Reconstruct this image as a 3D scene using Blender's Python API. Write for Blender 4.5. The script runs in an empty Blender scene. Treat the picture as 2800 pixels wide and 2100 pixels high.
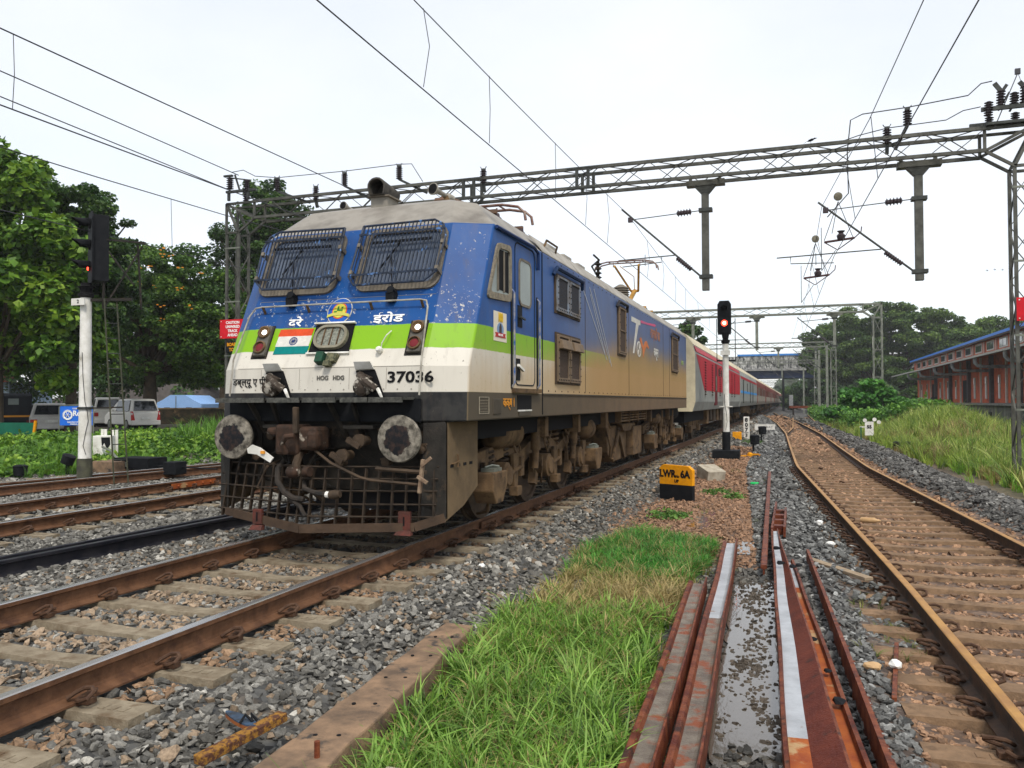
import bpy, math, random
import numpy as np
from mathutils import Vector, Matrix, Euler
random.seed(7)
rng = np.random.default_rng(11)
S = bpy.context.scene
COL = S.collection
# ------------------------------------------------------------------ camera
cam_d = bpy.data.cameras.new("camera")
cam = bpy.data.objects.new("camera", cam_d)
COL.objects.link(cam)
S.camera = cam
cam_d.sensor_width = 36.0
cam_d.lens = 28.49
cam_d.clip_start = 0.1
cam_d.clip_end = 3000
YAW, PITCH, ROLL = 0.33334, 0.02209, -0.00311
cam.location = (4.6367, 0.0, 1.465)
_w = Vector((-math.sin(YAW) * math.cos(PITCH), math.cos(YAW) * math.cos(PITCH), math.sin(PITCH)))
_r = Vector((math.cos(YAW), math.sin(YAW), 0))
_u = _r.cross(_w)
_r2 = _r * math.cos(ROLL) + _u * math.sin(ROLL)
_u2 = -_r * math.sin(ROLL) + _u * math.cos(ROLL)
cam.rotation_euler = Matrix(((_r2.x, _u2.x, -_w.x), (_r2.y, _u2.y, -_w.y), (_r2.z, _u2.z, -_w.z))).to_euler()
# ------------------------------------------------------------------ world: bright overcast
SUN_EL, SUN_AZ = math.radians(52), math.radians(150)   # azimuth clockwise from +Y
world = bpy.data.worlds.new("World")
S.world = world
world.use_nodes = True
wn, wl = world.node_tree.nodes, world.node_tree.links
wn.clear()
wout = wn.new("ShaderNodeOutputWorld")
sky = wn.new("ShaderNodeTexSky")
sky.sky_type = 'NISHITA'
sky.sun_disc = False
sky.sun_elevation = SUN_EL
sky.sun_rotation = SUN_AZ
bg1 = wn.new("ShaderNodeBackground")
bg1.inputs[1].default_value = 0.05
wl.new(sky.outputs[0], bg1.inputs[0])
# cloud deck: white with faint blue thin places
tc = wn.new("ShaderNodeTexCoord")
mp = wn.new("ShaderNodeMapping")
mp.inputs['Scale'].default_value = (1.2, 1.2, 2.6)
nz = wn.new("ShaderNodeTexNoise")
nz.inputs['Scale'].default_value = 1.3
nz.inputs['Detail'].default_value = 5
cr = wn.new("ShaderNodeValToRGB")
cr.color_ramp.elements[0].position = 0.36
cr.color_ramp.elements[0].color = (0.80, 0.83, 0.875, 1)
cr.color_ramp.elements[1].position = 0.66
cr.color_ramp.elements[1].color = (1.0, 0.995, 0.985, 1)
bg2 = wn.new("ShaderNodeBackground")
bg2.inputs[1].default_value = 0.86
wl.new(tc.outputs['Generated'], mp.inputs[0])
wl.new(mp.outputs[0], nz.inputs['Vector'])
wl.new(nz.outputs[0], cr.inputs[0])
wl.new(cr.outputs[0], bg2.inputs[0])
add = wn.new("ShaderNodeAddShader")
wl.new(bg1.outputs[0], add.inputs[0])
wl.new(bg2.outputs[0], add.inputs[1])
wl.new(add.outputs[0], wout.inputs[0])
sd = bpy.data.lights.new("sun", 'SUN')
sd.energy = 2.6
sd.angle = math.radians(11)
sd.color = (1.0, 0.93, 0.83)
sun = bpy.data.objects.new("sun", sd)
COL.objects.link(sun)
_d = Vector((math.sin(SUN_AZ) * math.cos(SUN_EL), math.cos(SUN_AZ) * math.cos(SUN_EL), math.sin(SUN_EL)))
sun.rotation_euler = _d.to_track_quat('Z', 'Y').to_euler()
sun.location = (10, -10, 40)
vs = S.view_settings
vs.view_transform = 'Standard'
vs.look = 'None'
vs.exposure = 0.12
vs.gamma = 1.0
vs.use_curve_mapping = False

# ------------------------------------------------------------------ object helpers
def tag(o, label=None, cat=None, group=None, kind=None):
    if label: o["label"] = label
    if cat: o["category"] = cat
    if group: o["group"] = group
    if kind: o["kind"] = kind
    return o

def thing(name, label, cat, loc=(0, 0, 0), rz=0.0, group=None):
    o = bpy.data.objects.new(name, None)
    o.empty_display_size = 0.3
    COL.objects.link(o)
    o.location = loc
    o.rotation_euler = (0, 0, rz)
    return tag(o, label, cat, group)

def copy_tree(o, parent=None):
    c = o.copy()
    COL.objects.link(c)
    if parent: c.parent = parent
    for ch in list(o.children):
        copy_tree(ch, c)
    return c

def root_of(o):
    while o.parent: o = o.parent
    return o

class MB:
    """collects simple shapes; build() links them as one mesh object"""
    def __init__(s): s.v, s.f, s.m, s.cur = [], [], [], 0
    def mi(s, i): s.cur = i; return s
    def add(s, vs_, fs):
        b = len(s.v)
        s.v.extend([tuple(p) for p in vs_])
        for f in fs:
            s.f.append(tuple(b + i for i in f)); s.m.append(s.cur)
        return s
    def box(s, x0, x1, y0, y1, z0, z1):
        return s.add([(x0,y0,z0),(x1,y0,z0),(x1,y1,z0),(x0,y1,z0),(x0,y0,z1),(x1,y0,z1),(x1,y1,z1),(x0,y1,z1)],
                     [(3,2,1,0),(4,5,6,7),(0,1,5,4),(1,2,6,5),(2,3,7,6),(3,0,4,7)])
    def obox(s, c, sx, sy, sz, M):
        c = Vector(c); V = []
        for k in (-1, 1):
            for (i, j) in ((-1,-1),(1,-1),(1,1),(-1,1)):
                V.append(c + M @ Vector((i*sx/2, j*sy/2, k*sz/2)))
        return s.add(V, [(3,2,1,0),(4,5,6,7),(0,1,5,4),(1,2,6,5),(2,3,7,6),(3,0,4,7)])
    def bar(s, p, q, w, h=None, up=(0,0,1)):
        """rectangular bar from p to q"""
        p, q = Vector(p), Vector(q); h = h or w
        d = (q - p); L = d.length
        if L < 1e-6: return s
        d.normalize(); up = Vector(up)
        if abs(d.dot(up)) > .98: up = Vector((0, 1, 0))
        x = d.cross(up).normalized(); z = x.cross(d)
        V = []
        for e in (p, q):
            for (i, j) in ((-1,-1),(1,-1),(1,1),(-1,1)):
                V.append(e + x*(i*w/2) + z*(j*h/2))
        return s.add(V, [(3,2,1,0),(4,5,6,7),(0,1,5,4),(1,2,6,5),(2,3,7,6),(3,0,4,7)])
    def tube(s, p, q, r, n=8, r2=None, cap=True):
        return s.path([p, q], [r, r if r2 is None else r2], n, cap)
    def path(s, pts, r, n=6, cap=True):
        pts = [Vector(p) for p in pts]
        R = r if isinstance(r, (list, tuple)) else [r]*len(pts)
        rings = []; prev = None
        for i, p in enumerate(pts):
            d = (pts[min(i+1, len(pts)-1)] - pts[max(i-1, 0)]).normalized()
            if prev is None:
                a = Vector((0,0,1)) if abs(d.z) < .9 else Vector((1,0,0))
                x = d.cross(a).normalized()
            else:
                x = (prev - d*prev.dot(d))
                x = x.normalized() if x.length > 1e-5 else d.orthogonal().normalized()
            prev = x; y = d.cross(x)
            rings.append([p + (x*math.cos(2*math.pi*k/n) + y*math.sin(2*math.pi*k/n))*R[i] for k in range(n)])
        V = [v for ring in rings for v in ring]; F = []
        for i in range(len(pts)-1):
            for k in range(n):
                a, b = i*n+k, i*n+(k+1) % n
                F.append((a, b, b+n, a+n))
        if cap:
            F.append(tuple(range(n-1, -1, -1)))
            F.append(tuple((len(pts)-1)*n + k for k in range(n)))
        return s.add(V, F)
    def lathe(s, p, axis, prof, n=16):
        """prof: list of (t along axis, radius)"""
        p = Vector(p); d = Vector(axis).normalized()
        return s.path2([p + d*t for t, _ in prof], [r for _, r in prof], d, n)
    def path2(s, pts, R, d, n):
        x = d.orthogonal().normalized(); y = d.cross(x); V = []; F = []
        for p, r in zip(pts, R):
            for k in range(n):
                a = 2*math.pi*k/n
                V.append(p + (x*math.cos(a) + y*math.sin(a))*max(r, 1e-4))
        for i in range(len(pts)-1):
            for k in range(n):
                a, b = i*n+k, i*n+(k+1) % n
                F.append((a, b, b+n, a+n))
        F.append(tuple(range(n-1, -1, -1))); F.append(tuple((len(pts)-1)*n+k for k in range(n)))
        return s.add(V, F)
    def prism(s, poly, d):
        """closed polygon (3D points) extruded by vector d"""
        d = Vector(d); P = [Vector(p) for p in poly]; n = len(P)
        V = P + [p + d for p in P]
        F = [tuple(range(n-1, -1, -1)), tuple(range(n, 2*n))]
        for i in range(n):
            j = (i+1) % n
            F.append((i, j, j+n, i+n))
        return s.add(V, F)
    def build(s, name, mats, parent=None, origin=None, smooth=False, local=False, bevel=0, kind=None, label=None):
        me = bpy.data.meshes.new(name)
        off = Vector((0, 0, 0))
        if parent is not None and not local: off = Vector(root_of(parent).location)
        if origin is not None: off = Vector(origin)
        me.from_pydata([tuple(Vector(v) - off) for v in s.v], [], s.f)
        if not isinstance(mats, (list, tuple)): mats = [mats]
        for m in mats: me.materials.append(m)
        me.polygons.foreach_set('material_index', s.m)
        import bmesh
        bm = bmesh.new(); bm.from_mesh(me)
        bmesh.ops.recalc_face_normals(bm, faces=bm.faces)
        bm.to_mesh(me); bm.free()
        if smooth:
            me.polygons.foreach_set('use_smooth', [True]*len(me.polygons))
            me.set_sharp_from_angle(angle=math.radians(38))
        me.update()
        o = bpy.data.objects.new(name, me)
        COL.objects.link(o)
        if parent is not None: o.parent = parent
        elif origin is not None: o.location = origin
        if bevel:
            b = o.modifiers.new("bevel", 'BEVEL'); b.width = bevel; b.segments = 2; b.limit_method = 'ANGLE'
        if kind: o["kind"] = kind
        if label: o["label"] = label
        return o

def inst(mesh, name, parent, loc, rot=(0,0,0), scale=(1,1,1)):
    o = bpy.data.objects.new(name, mesh)
    COL.objects.link(o); o.parent = parent
    o.location = loc; o.rotation_euler = rot; o.scale = scale
    return o

def lettering(txt, size, loc, rot, m, parent=None, bold=0.0, sx=1.0, name="lettering", align='CENTER', ext=0.002, shear=0):
    """flat painted letters as a mesh; rot is a 3x3 matrix whose columns are text right, up, out"""
    c = bpy.data.curves.new(name, 'FONT')
    c.body = txt; c.size = size; c.align_x = align; c.align_y = 'CENTER'
    c.offset = bold; c.extrude = ext; c.resolution_u = 3; c.shear = shear
    t = bpy.data.objects.new(name, c)
    me = bpy.data.meshes.new_from_object(t)
    off = Vector(root_of(parent).location) if parent is not None else Vector((0,0,0))
    M = Matrix.Translation(Vector(loc) - off) @ rot.to_4x4() @ Matrix.Diagonal((sx, 1, 1, 1))
    me.transform(M)
    me.materials.clear(); me.materials.append(m)
    bpy.data.objects.remove(t); bpy.data.curves.remove(c)
    o = bpy.data.objects.new(name, me)
    COL.objects.link(o)
    if parent is not None: o.parent = parent
    return o

def basis(right, up):
    r = Vector(right).normalized(); u = Vector(up).normalized(); n = r.cross(u)
    return Matrix(((r.x, u.x, n.x), (r.y, u.y, n.y), (r.z, u.z, n.z)))

# ------------------------------------------------------------------ materials
def newmat(name):
    m = bpy.data.materials.new(name); m.use_nodes = True
    nt = m.node_tree
    return m, nt.nodes, nt.links, nt.nodes['Principled BSDF']

def pm(name, c1, c2=None, scale=6.0, rough=0.6, metal=0.0, bump=0.0, bscale=None, detail=6, thr=(0.35, 0.65), c3=None, t3=(0.6, 0.68), s3=3.0, stretch=None, spec=0.14):
    """principled with two noise-blended colours, an optional third as patches, and fine relief"""
    m, N, L, B = newmat(name)
    B.inputs['Roughness'].default_value = rough
    B.inputs['Metallic'].default_value = metal
    B.inputs['Specular IOR Level'].default_value = spec
    geo = N.new('ShaderNodeNewGeometry'); vec = geo.outputs['Position']
    if stretch:
        mpn = N.new('ShaderNodeMapping'); mpn.inputs['Scale'].default_value = stretch
        L.new(vec, mpn.inputs[0]); vec = mpn.outputs[0]
    def noise(sc, det=detail):
        n = N.new('ShaderNodeTexNoise'); n.inputs['Scale'].default_value = sc
        n.inputs['Detail'].default_value = det; n.inputs['Roughness'].default_value = .62
        L.new(vec, n.inputs['Vector']); return n.outputs[0]
    def ramp(src, lo, hi):
        r = N.new('ShaderNodeMapRange'); r.inputs[1].default_value = lo; r.inputs[2].default_value = hi
        L.new(src, r.inputs[0]); return r.outputs[0]
    def mix(f, a, b):
        x = N.new('ShaderNodeMix'); x.data_type = 'RGBA'
        L.new(f, x.inputs[0])
        for s_, i in ((a, 6), (b, 7)):
            if isinstance(s_, tuple): x.inputs[i].default_value = (*s_[:3], 1)
            else: L.new(s_, x.inputs[i])
        return x.outputs[2]
    if c2 is None:
        B.inputs['Base Color'].default_value = (*c1, 1)
        base = None
    else:
        base = mix(ramp(noise(scale), *thr), tuple(c1), tuple(c2))
    if c3 is not None:
        base = mix(ramp(noise(s3, 9), *t3), base if base is not None else tuple(c1), tuple(c3))
    if base is not None: L.new(base, B.inputs['Base Color'])
    if bump:
        bn = N.new('ShaderNodeBump'); bn.inputs['Strength'].default_value = bump
        bn.inputs['Distance'].default_value = 0.02
        L.new(noise(bscale or scale*4, 5), bn.inputs['Height']); L.new(bn.outputs[0], B.inputs['Normal'])
    return m

def attr_mat(name, kind='INSTANCER', rough=0.8, transl=0.0, bump=0.0, bscale=60, mott=0.35, spec=0.3):
    m, N, L, B = newmat(name)
    a = N.new('ShaderNodeAttribute'); a.attribute_type = kind; a.attribute_name = 'col'
    geo = N.new('ShaderNodeNewGeometry')
    n = N.new('ShaderNodeTexNoise'); n.inputs['Scale'].default_value = bscale; n.inputs['Detail'].default_value = 4
    L.new(geo.outputs['Position'], n.inputs['Vector'])
    r = N.new('ShaderNodeMapRange'); r.inputs[1].default_value = .3; r.inputs[2].default_value = .7
    r.inputs[3].default_value = 1 - mott; r.inputs[4].default_value = 1 + mott
    L.new(n.outputs[0], r.inputs[0])
    mul = N.new('ShaderNodeVectorMath'); mul.operation = 'SCALE'
    L.new(a.outputs['Color'], mul.inputs[0]); L.new(r.outputs[0], mul.inputs['Scale'])
    L.new(mul.outputs[0], B.inputs['Base Color'])
    B.inputs['Roughness'].default_value = rough
    B.inputs['Specular IOR Level'].default_value = spec
    if bump:
        b = N.new('ShaderNodeBump'); b.inputs['Strength'].default_value = bump; b.inputs['Distance'].default_value = .01
        L.new(n.outputs[0], b.inputs['Height']); L.new(b.outputs[0], B.inputs['Normal'])
    if transl:
        t = N.new('ShaderNodeBsdfTranslucent'); L.new(mul.outputs[0], t.inputs[0])
        mx = N.new('ShaderNodeMixShader'); mx.inputs[0].default_value = transl
        L.new(B.outputs[0], mx.inputs[1]); L.new(t.outputs[0], mx.inputs[2])
        out = [x for x in N if x.type == 'OUTPUT_MATERIAL'][0]
        L.new(mx.outputs[0], out.inputs[0])
    return m

def glow(name, col, strength):
    m, N, L, B = newmat(name)
    B.inputs['Base Color'].default_value = (*col, 1)
    B.inputs['Emission Color'].default_value = (*col, 1)
    B.inputs['Emission Strength'].default_value = strength
    return m

M = {}
M['rail'] = pm('rusty_rail_steel', (.085,.042,.023), (.155,.078,.042), 9, .75, 0, .25, 60, c3=(.06,.03,.02), t3=(.55,.7), s3=4)
M['railtop'] = pm('polished_rail_top', (.50,.50,.50), (.40,.36,.32), 1.0, .25, .8, 0, detail=2, stretch=(1,.3,1))
M['railtop_dull'] = pm('ochre_rail_top', (.44,.24,.07), (.30,.155,.055), 5, .5, .1, .1, 80)
M['rail_dark'] = pm('siding_rail_steel', (.045,.034,.028), (.10,.058,.036), 7, .7, 0, .25, 60)
M['rail_black'] = pm('oily_black_rail', (.014,.015,.022), (.035,.034,.040), 5, .32, .3, .1, 60)
M['rust'] = pm('fresh_rust_steel', (.095,.022,.013), (.20,.060,.026), 9, .5, .05, .45, 70, thr=(.40,.60), c3=(.045,.020,.015), t3=(.55,.66), s3=7)
M['rust_orange'] = pm('orange_rust', (.36,.10,.022), (.24,.055,.02), 8, .7, 0, .2, 50, c3=(.40,.26,.13), t3=(.56,.62), s3=3)
M['web_grey'] = pm('grey_brown_rail_web', (.22,.19,.15), (.12,.095,.075), 9, .42, .1, .3, 60, c3=(.22,.062,.024), t3=(.52,.62), s3=6)
M['silver'] = pm('silver_painted_web', (.50,.52,.54), (.34,.355,.37), 5, .35, .35, .12, 60, c3=(.24,.15,.10), t3=(.64,.72), s3=8)
M['clip'] = pm('rusty_clip', (.055,.030,.020), (.10,.056,.034), 20, .7, 0, .2, 120)
M['concrete'] = pm('sleeper_concrete', (.29,.245,.175), (.175,.14,.095), 9, .85, 0, .5, 45, c3=(.13,.09,.055), t3=(.52,.66), s3=5)
M['concrete_brown'] = pm('stained_sleeper_concrete', (.265,.170,.100), (.165,.108,.066), 8, .85, 0, .5, 45, c3=(.11,.07,.045), t3=(.55,.68), s3=6)
M['slab'] = pm('weathered_brown_concrete', (.30,.195,.12), (.12,.085,.06), 4.5, .85, 0, .45, 60, c3=(.06,.052,.045), t3=(.56,.64), s3=5)
M['galv_near'] = pm('dirty_galvanised_steel', (.115,.115,.10), (.06,.06,.052), 4, .6, .3, .1, 60)
M['galv'] = pm('galvanised_steel', (.23,.24,.20), (.14,.15,.125), 5, .55, .4, .1, 60)
M['galv_dark'] = pm('dark_galvanised_steel', (.07,.075,.07), (.04,.043,.04), 5, .55, .4, .1, 60)
M['wire'] = pm('wire', (.06,.06,.065), None, rough=.5, metal=.5)
M['porcelain'] = pm('brown_porcelain', (.045,.035,.04), (.07,.055,.06), 9, .25)
M['white_paint'] = pm('white_paint', (.78,.77,.73), (.55,.54,.48), 4, .6, 0, .1, 30, c3=(.30,.28,.22), t3=(.60,.75), s3=5)
M['white_clean'] = pm('clean_white', (.8,.8,.79), None, rough=.5)
M['black_paint'] = pm('black_paint', (.006,.007,.009), (.013,.014,.016), 6, .65, 0, .15, 30, spec=.1)
M['matte_black'] = pm('matte_black', (.008,.008,.009), None, rough=.85)
M['dark_steel'] = pm('grimy_black_steel', (.014,.013,.012), (.034,.030,.025), 5, .6, .1, .3, 40, c3=(.09,.062,.04), t3=(.58,.72), s3=6)
M['dust_steel'] = pm('dusty_brown_steel', (.17,.107,.055), (.075,.048,.028), 4, .85, 0, .35, 40, c3=(.03,.022,.016), t3=(.55,.7), s3=5)
M['dust_dark'] = pm('brown_grime', (.085,.058,.038), (.04,.030,.022), 6, .75, 0, .35, 40)
M['frame_dark'] = pm('underframe_paint', (.075,.062,.045), (.05,.043,.033), 3, .7, 0, .15, 40)
M['glass'] = pm('dark_glass', (.045,.055,.075), None, rough=.06, spec=.9)
M['pale_glass'] = pm('dusty_pale_glass', (.27,.31,.29), (.22,.25,.24), 2, .3)
M['red_lamp'] = glow('lit_red_lens', (1.0, .06, .03), 5.0)
M['white_lamp'] = glow('lit_white_lamp', (1.0, .97, .9), 6.0)
M['red_lens'] = pm('dull_red_lens', (.16,.02,.025), None, rough=.25)
M['red_sign'] = pm('red_enamel', (.62,.012,.022), (.5,.01,.02), 4, .45)
M['yellow'] = pm('yellow_paint', (.78,.33,.005), (.60,.24,.008), 9, .6, 0, .3, 25)
M['orange_txt'] = pm('orange_paint', (.72,.30,.035), None, rough=.6)
M['blue_sign'] = pm('blue_enamel', (.02,.14,.62), None, rough=.4)
M['rubber'] = pm('black_rubber', (.02,.019,.018), (.05,.04,.032), 12, .8)
M['cloth_green'] = pm('green_tarpaulin', (.01,.12,.07), (.008,.08,.05), 3, .5)
# ------------------------------------------------------------------ terrain
def sid_c(y):   # centre line of the siding
    return np.interp(y, [-20,5,8.5,15,23,30,46,66,86,110,140,400],
                        [7.3,6.66,6.5,6.1,5.6,5.45,5.14,4.35,3.3,1.8,0.6,0.0])
def sstep(a, b, t):
    t = np.clip((t - a)/(b - a), 0, 1); return t*t*(3 - 2*t)
def ground_h(x, y):
    x = np.asarray(x, float); y = np.asarray(y, float)
    h = np.full(np.broadcast(x, y).shape, -.40)
    # main line ballast bed, right shoulder ends at about 2.1 m
    bed = sstep(2.25, 1.55, x)*.175
    h = h + bed
    # left of second track the bed drops a little and then the bank of creepers rises
    h = h + sstep(-6.9, -8.2, x)*(-.02)
    h = h + sstep(-11.2, -15.5, x)*.38 + sstep(-15, -19, x)*(-.02)
    # siding bed
    c = sid_c(y); d = x - c
    s = sstep(1.9, 1.2, np.abs(d))
    right = sstep(.6, 1.6, x - (c - 2.6))
    h = h*(1 - s*right) + (-.485)*s*right
    sh = np.exp(-((d + 1.75)/.42)**2)*.10*sstep(3, 9, y)*right
    h = h + sh
    h = h + np.exp(-((d - 1.75)/.5)**2)*.10
    # ground right of the siding
    rr = sstep(2.2, 3.4, d)
    h = h*(1 - rr) + rr*(-.62)
    h = h + rr*1.25*np.exp(-((x - 11.9)/2.1)**2 - ((y - 46)/11.0)**2)
    h = h + rr*sstep(16, 19, x)*.05
    return h
def sheet(name, x0, x1, y0, y1, nx, ny, zoff=0, m=None, xs=None, ys=None):
    xs = np.linspace(x0, x1, nx) if xs is None else xs
    ys = np.linspace(y0, y1, ny) if ys is None else ys
    nx, ny = len(xs), len(ys)
    X, Y = np.meshgrid(xs, ys)
    Z = ground_h(X, Y) + zoff + rng.normal(0, .006, X.shape)
    V = np.stack([X, Y, Z], -1).reshape(-1, 3)
    I = np.arange(nx*ny).reshape(ny, nx)
    F = np.stack([I[:-1,:-1], I[:-1,1:], I[1:,1:], I[1:,:-1]], -1).reshape(-1, 4)
    me = bpy.data.meshes.new(name)
    me.from_pydata(V.tolist(), [], F.tolist())
    me.polygons.foreach_set('use_smooth', [True]*len(F))
    me.materials.append(m)
    o = bpy.data.objects.new(name, me); COL.objects.link(o)
    return o
def ground_material():
    m, N, L, B = newmat('stony_earth')
    B.inputs['Roughness'].default_value = .92
    geo = N.new('ShaderNodeNewGeometry')
    sep = N.new('ShaderNodeSeparateXYZ'); L.new(geo.outputs['Position'], sep.inputs[0])
    vor = N.new('ShaderNodeTexVoronoi'); vor.inputs['Scale'].default_value = 16; vor.inputs['Randomness'].default_value = 1
    L.new(geo.outputs['Position'], vor.inputs['Vector'])
    n = N.new('ShaderNodeTexNoise'); n.inputs['Scale'].default_value = .8; n.inputs['Detail'].default_value = 7
    L.new(geo.outputs['Position'], n.inputs['Vector'])
    def rng_(src, a, b, lo=0., hi=1.):
        r = N.new('ShaderNodeMapRange'); r.inputs[1].default_value = a; r.inputs[2].default_value = b
        r.inputs[3].default_value = lo; r.inputs[4].default_value = hi; L.new(src, r.inputs[0]); return r.outputs[0]
    def mix(f, a, b):
        x = N.new('ShaderNodeMix'); x.data_type = 'RGBA'
        if isinstance(f, float): x.inputs[0].default_value = f
        else: L.new(f, x.inputs[0])
        for s_, i in ((a, 6), (b, 7)):
            if isinstance(s_, tuple): x.inputs[i].default_value = (*s_[:3], 1)
            else: L.new(s_, x.inputs[i])
        return x.outputs[2]
    def mul(a, b):
        q = N.new('ShaderNodeMath'); q.operation = 'MULTIPLY'; L.new(a, q.inputs[0]); L.new(b, q.inputs[1]); return q.outputs[0]
    stone = mix(rng_(vor.outputs['Color'], .2, .8), (.03,.03,.029), (.10,.098,.09))
    brown = mix(rng_(vor.outputs['Color'], .2, .8), (.085,.05,.032), (.20,.125,.08))
    earth = mix(rng_(n.outputs[0], .4, .6), (.10,.065,.04), (.16,.11,.065))
    mid = mul(mul(rng_(sep.outputs['X'], 1.9, 2.6), rng_(sep.outputs['X'], 4.6, 4.0)), mul(rng_(sep.outputs['Y'], 8.5, 10.5), rng_(sep.outputs['Y'], 34, 28)))
    c = mix(mid, stone, brown)
    c = mix(rng_(n.outputs[0], .62, .70, 0, .7), c, earth)
    c = mix(mul(rng_(sep.outputs['X'], 4.9, 5.4, 0, .8), rng_(sep.outputs['Y'], 60, 45)), c, brown)
    far = rng_(sep.outputs['X'], 8.5, 10.0)
    left = rng_(sep.outputs['X'], -11.0, -12.5)
    c = mix(far, c, (.06,.075,.022))
    c = mix(left, c, (.10,.085,.055))
    L.new(c, B.inputs['Base Color'])
    b = N.new('ShaderNodeBump'); b.inputs['Strength'].default_value = .9; b.inputs['Distance'].default_value = .03
    L.new(vor.outputs['Distance'], b.inputs['Height']); L.new(b.outputs[0], B.inputs['Normal'])
    return m
M['ground'] = ground_material()
xs = np.concatenate([[-900,-400,-200,-120,-80,-60,-45], np.arange(-35,-12,1.0), np.arange(-12,11,.22), np.arange(11,20,.8), [22,26,32,40,55,80,130,250,500,900]])
ys = np.concatenate([[-60,-30,-15,-6,-2], np.arange(0,30,.3), np.arange(30,80,1.2), np.arange(80,140,4), [150,180,230,320,500,900,1500]])
g = sheet('ground', 0, 0, 0, 0, 0, 0, 0, M['ground'], xs, ys)
g["kind"] = "structure"

# ------------------------------------------------------------------ scatter (geometry nodes, for uncountable stuff)
def gn_group(protos):
    g = bpy.data.node_groups.new('scatter', 'GeometryNodeTree')
    g.interface.new_socket('Geometry', in_out='INPUT', socket_type='NodeSocketGeometry')
    g.interface.new_socket('Geometry', in_out='OUTPUT', socket_type='NodeSocketGeometry')
    N, L = g.nodes, g.links
    gi = N.new('NodeGroupInput'); go = N.new('NodeGroupOutput')
    jn = N.new('GeometryNodeJoinGeometry')
    for p in reversed(protos):
        oi = N.new('GeometryNodeObjectInfo'); oi.inputs['Object'].default_value = p
        oi.inputs['As Instance'].default_value = True
        L.new(oi.outputs['Geometry'], jn.inputs[0])
    ip = N.new('GeometryNodeInstanceOnPoints')
    ip.inputs['Pick Instance'].default_value = True
    def na(name, typ):
        a = N.new('GeometryNodeInputNamedAttribute'); a.data_type = typ; a.inputs[0].default_value = name; return a.outputs[0]
    e2r = N.new('FunctionNodeEulerToRotation')
    L.new(na('rot', 'FLOAT_VECTOR'), e2r.inputs[0])
    L.new(gi.outputs[0], ip.inputs['Points']); L.new(jn.outputs[0], ip.inputs['Instance'])
    L.new(na('idx', 'INT'), ip.inputs['Instance Index'])
    L.new(e2r.outputs[0], ip.inputs['Rotation']); L.new(na('scl', 'FLOAT_VECTOR'), ip.inputs['Scale'])
    L.new(ip.outputs[0], go.inputs[0])
    return g
def proto(mesh):
    return bpy.data.objects.new('prototype', mesh)
def scatter(name, P, R, Sc, C, protos, label=None, cat=None):
    n = len(P)
    me = bpy.data.meshes.new(name)
    me.vertices.add(n); me.vertices.foreach_set('co', np.asarray(P, 'f').ravel())
    for nm, arr in (('rot', R), ('scl', Sc)):
        a = me.attributes.new(nm, 'FLOAT_VECTOR', 'POINT'); a.data.foreach_set('vector', np.asarray(arr, 'f').ravel())
    a = me.attributes.new('col', 'FLOAT_COLOR', 'POINT')
    a.data.foreach_set('color', np.concatenate([np.asarray(C, 'f'), np.ones((n, 1), 'f')], 1).ravel())
    a = me.attributes.new('idx', 'INT', 'POINT'); a.data.foreach_set('value', rng.integers(0, len(protos), n).astype('i'))
    o = bpy.data.objects.new(name, me); COL.objects.link(o)
    md = o.modifiers.new('scatter', 'NODES'); md.node_group = gn_group(protos)
    o["kind"] = "stuff"
    if label: tag(o, label, cat)
    return o
def in_view(P, margin=0.18):
    C = np.array(cam.location); D = P - C
    z = D @ np.array(_w); x = D @ np.array(_r2); y = D @ np.array(_u2)
    t = 1106/1750.7*(1 + margin); t2 = 829.5/1750.7*(1 + margin)
    return (z > .5) & (np.abs(x) < t*z + .8) & (np.abs(y) < t2*z + 1.0)

# stones
M['stone'] = attr_mat('ballast_stone', 'INSTANCER', .85, 0, .5, 70, .30)
import bmesh as _bm
STONES = []
for k in range(14):
    b = _bm.new()
    sx = (random.uniform(.95, 1.35), random.uniform(.7, 1.0), random.uniform(.45, .8))
    for q in range(13):
        d = Vector((random.gauss(0,1), random.gauss(0,1), random.gauss(0,1))).normalized()*random.uniform(.82, 1.1)
        b.verts.new((d.x*sx[0], d.y*sx[1], d.z*sx[2]))
    _bm.ops.convex_hull(b, input=list(b.verts))
    for v in [v for v in b.verts if not v.link_faces]: b.verts.remove(v)
    me = bpy.data.meshes.new('stone'); b.to_mesh(me); b.free()
    me.materials.append(M['stone']); STONES.append(proto(me))

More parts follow.
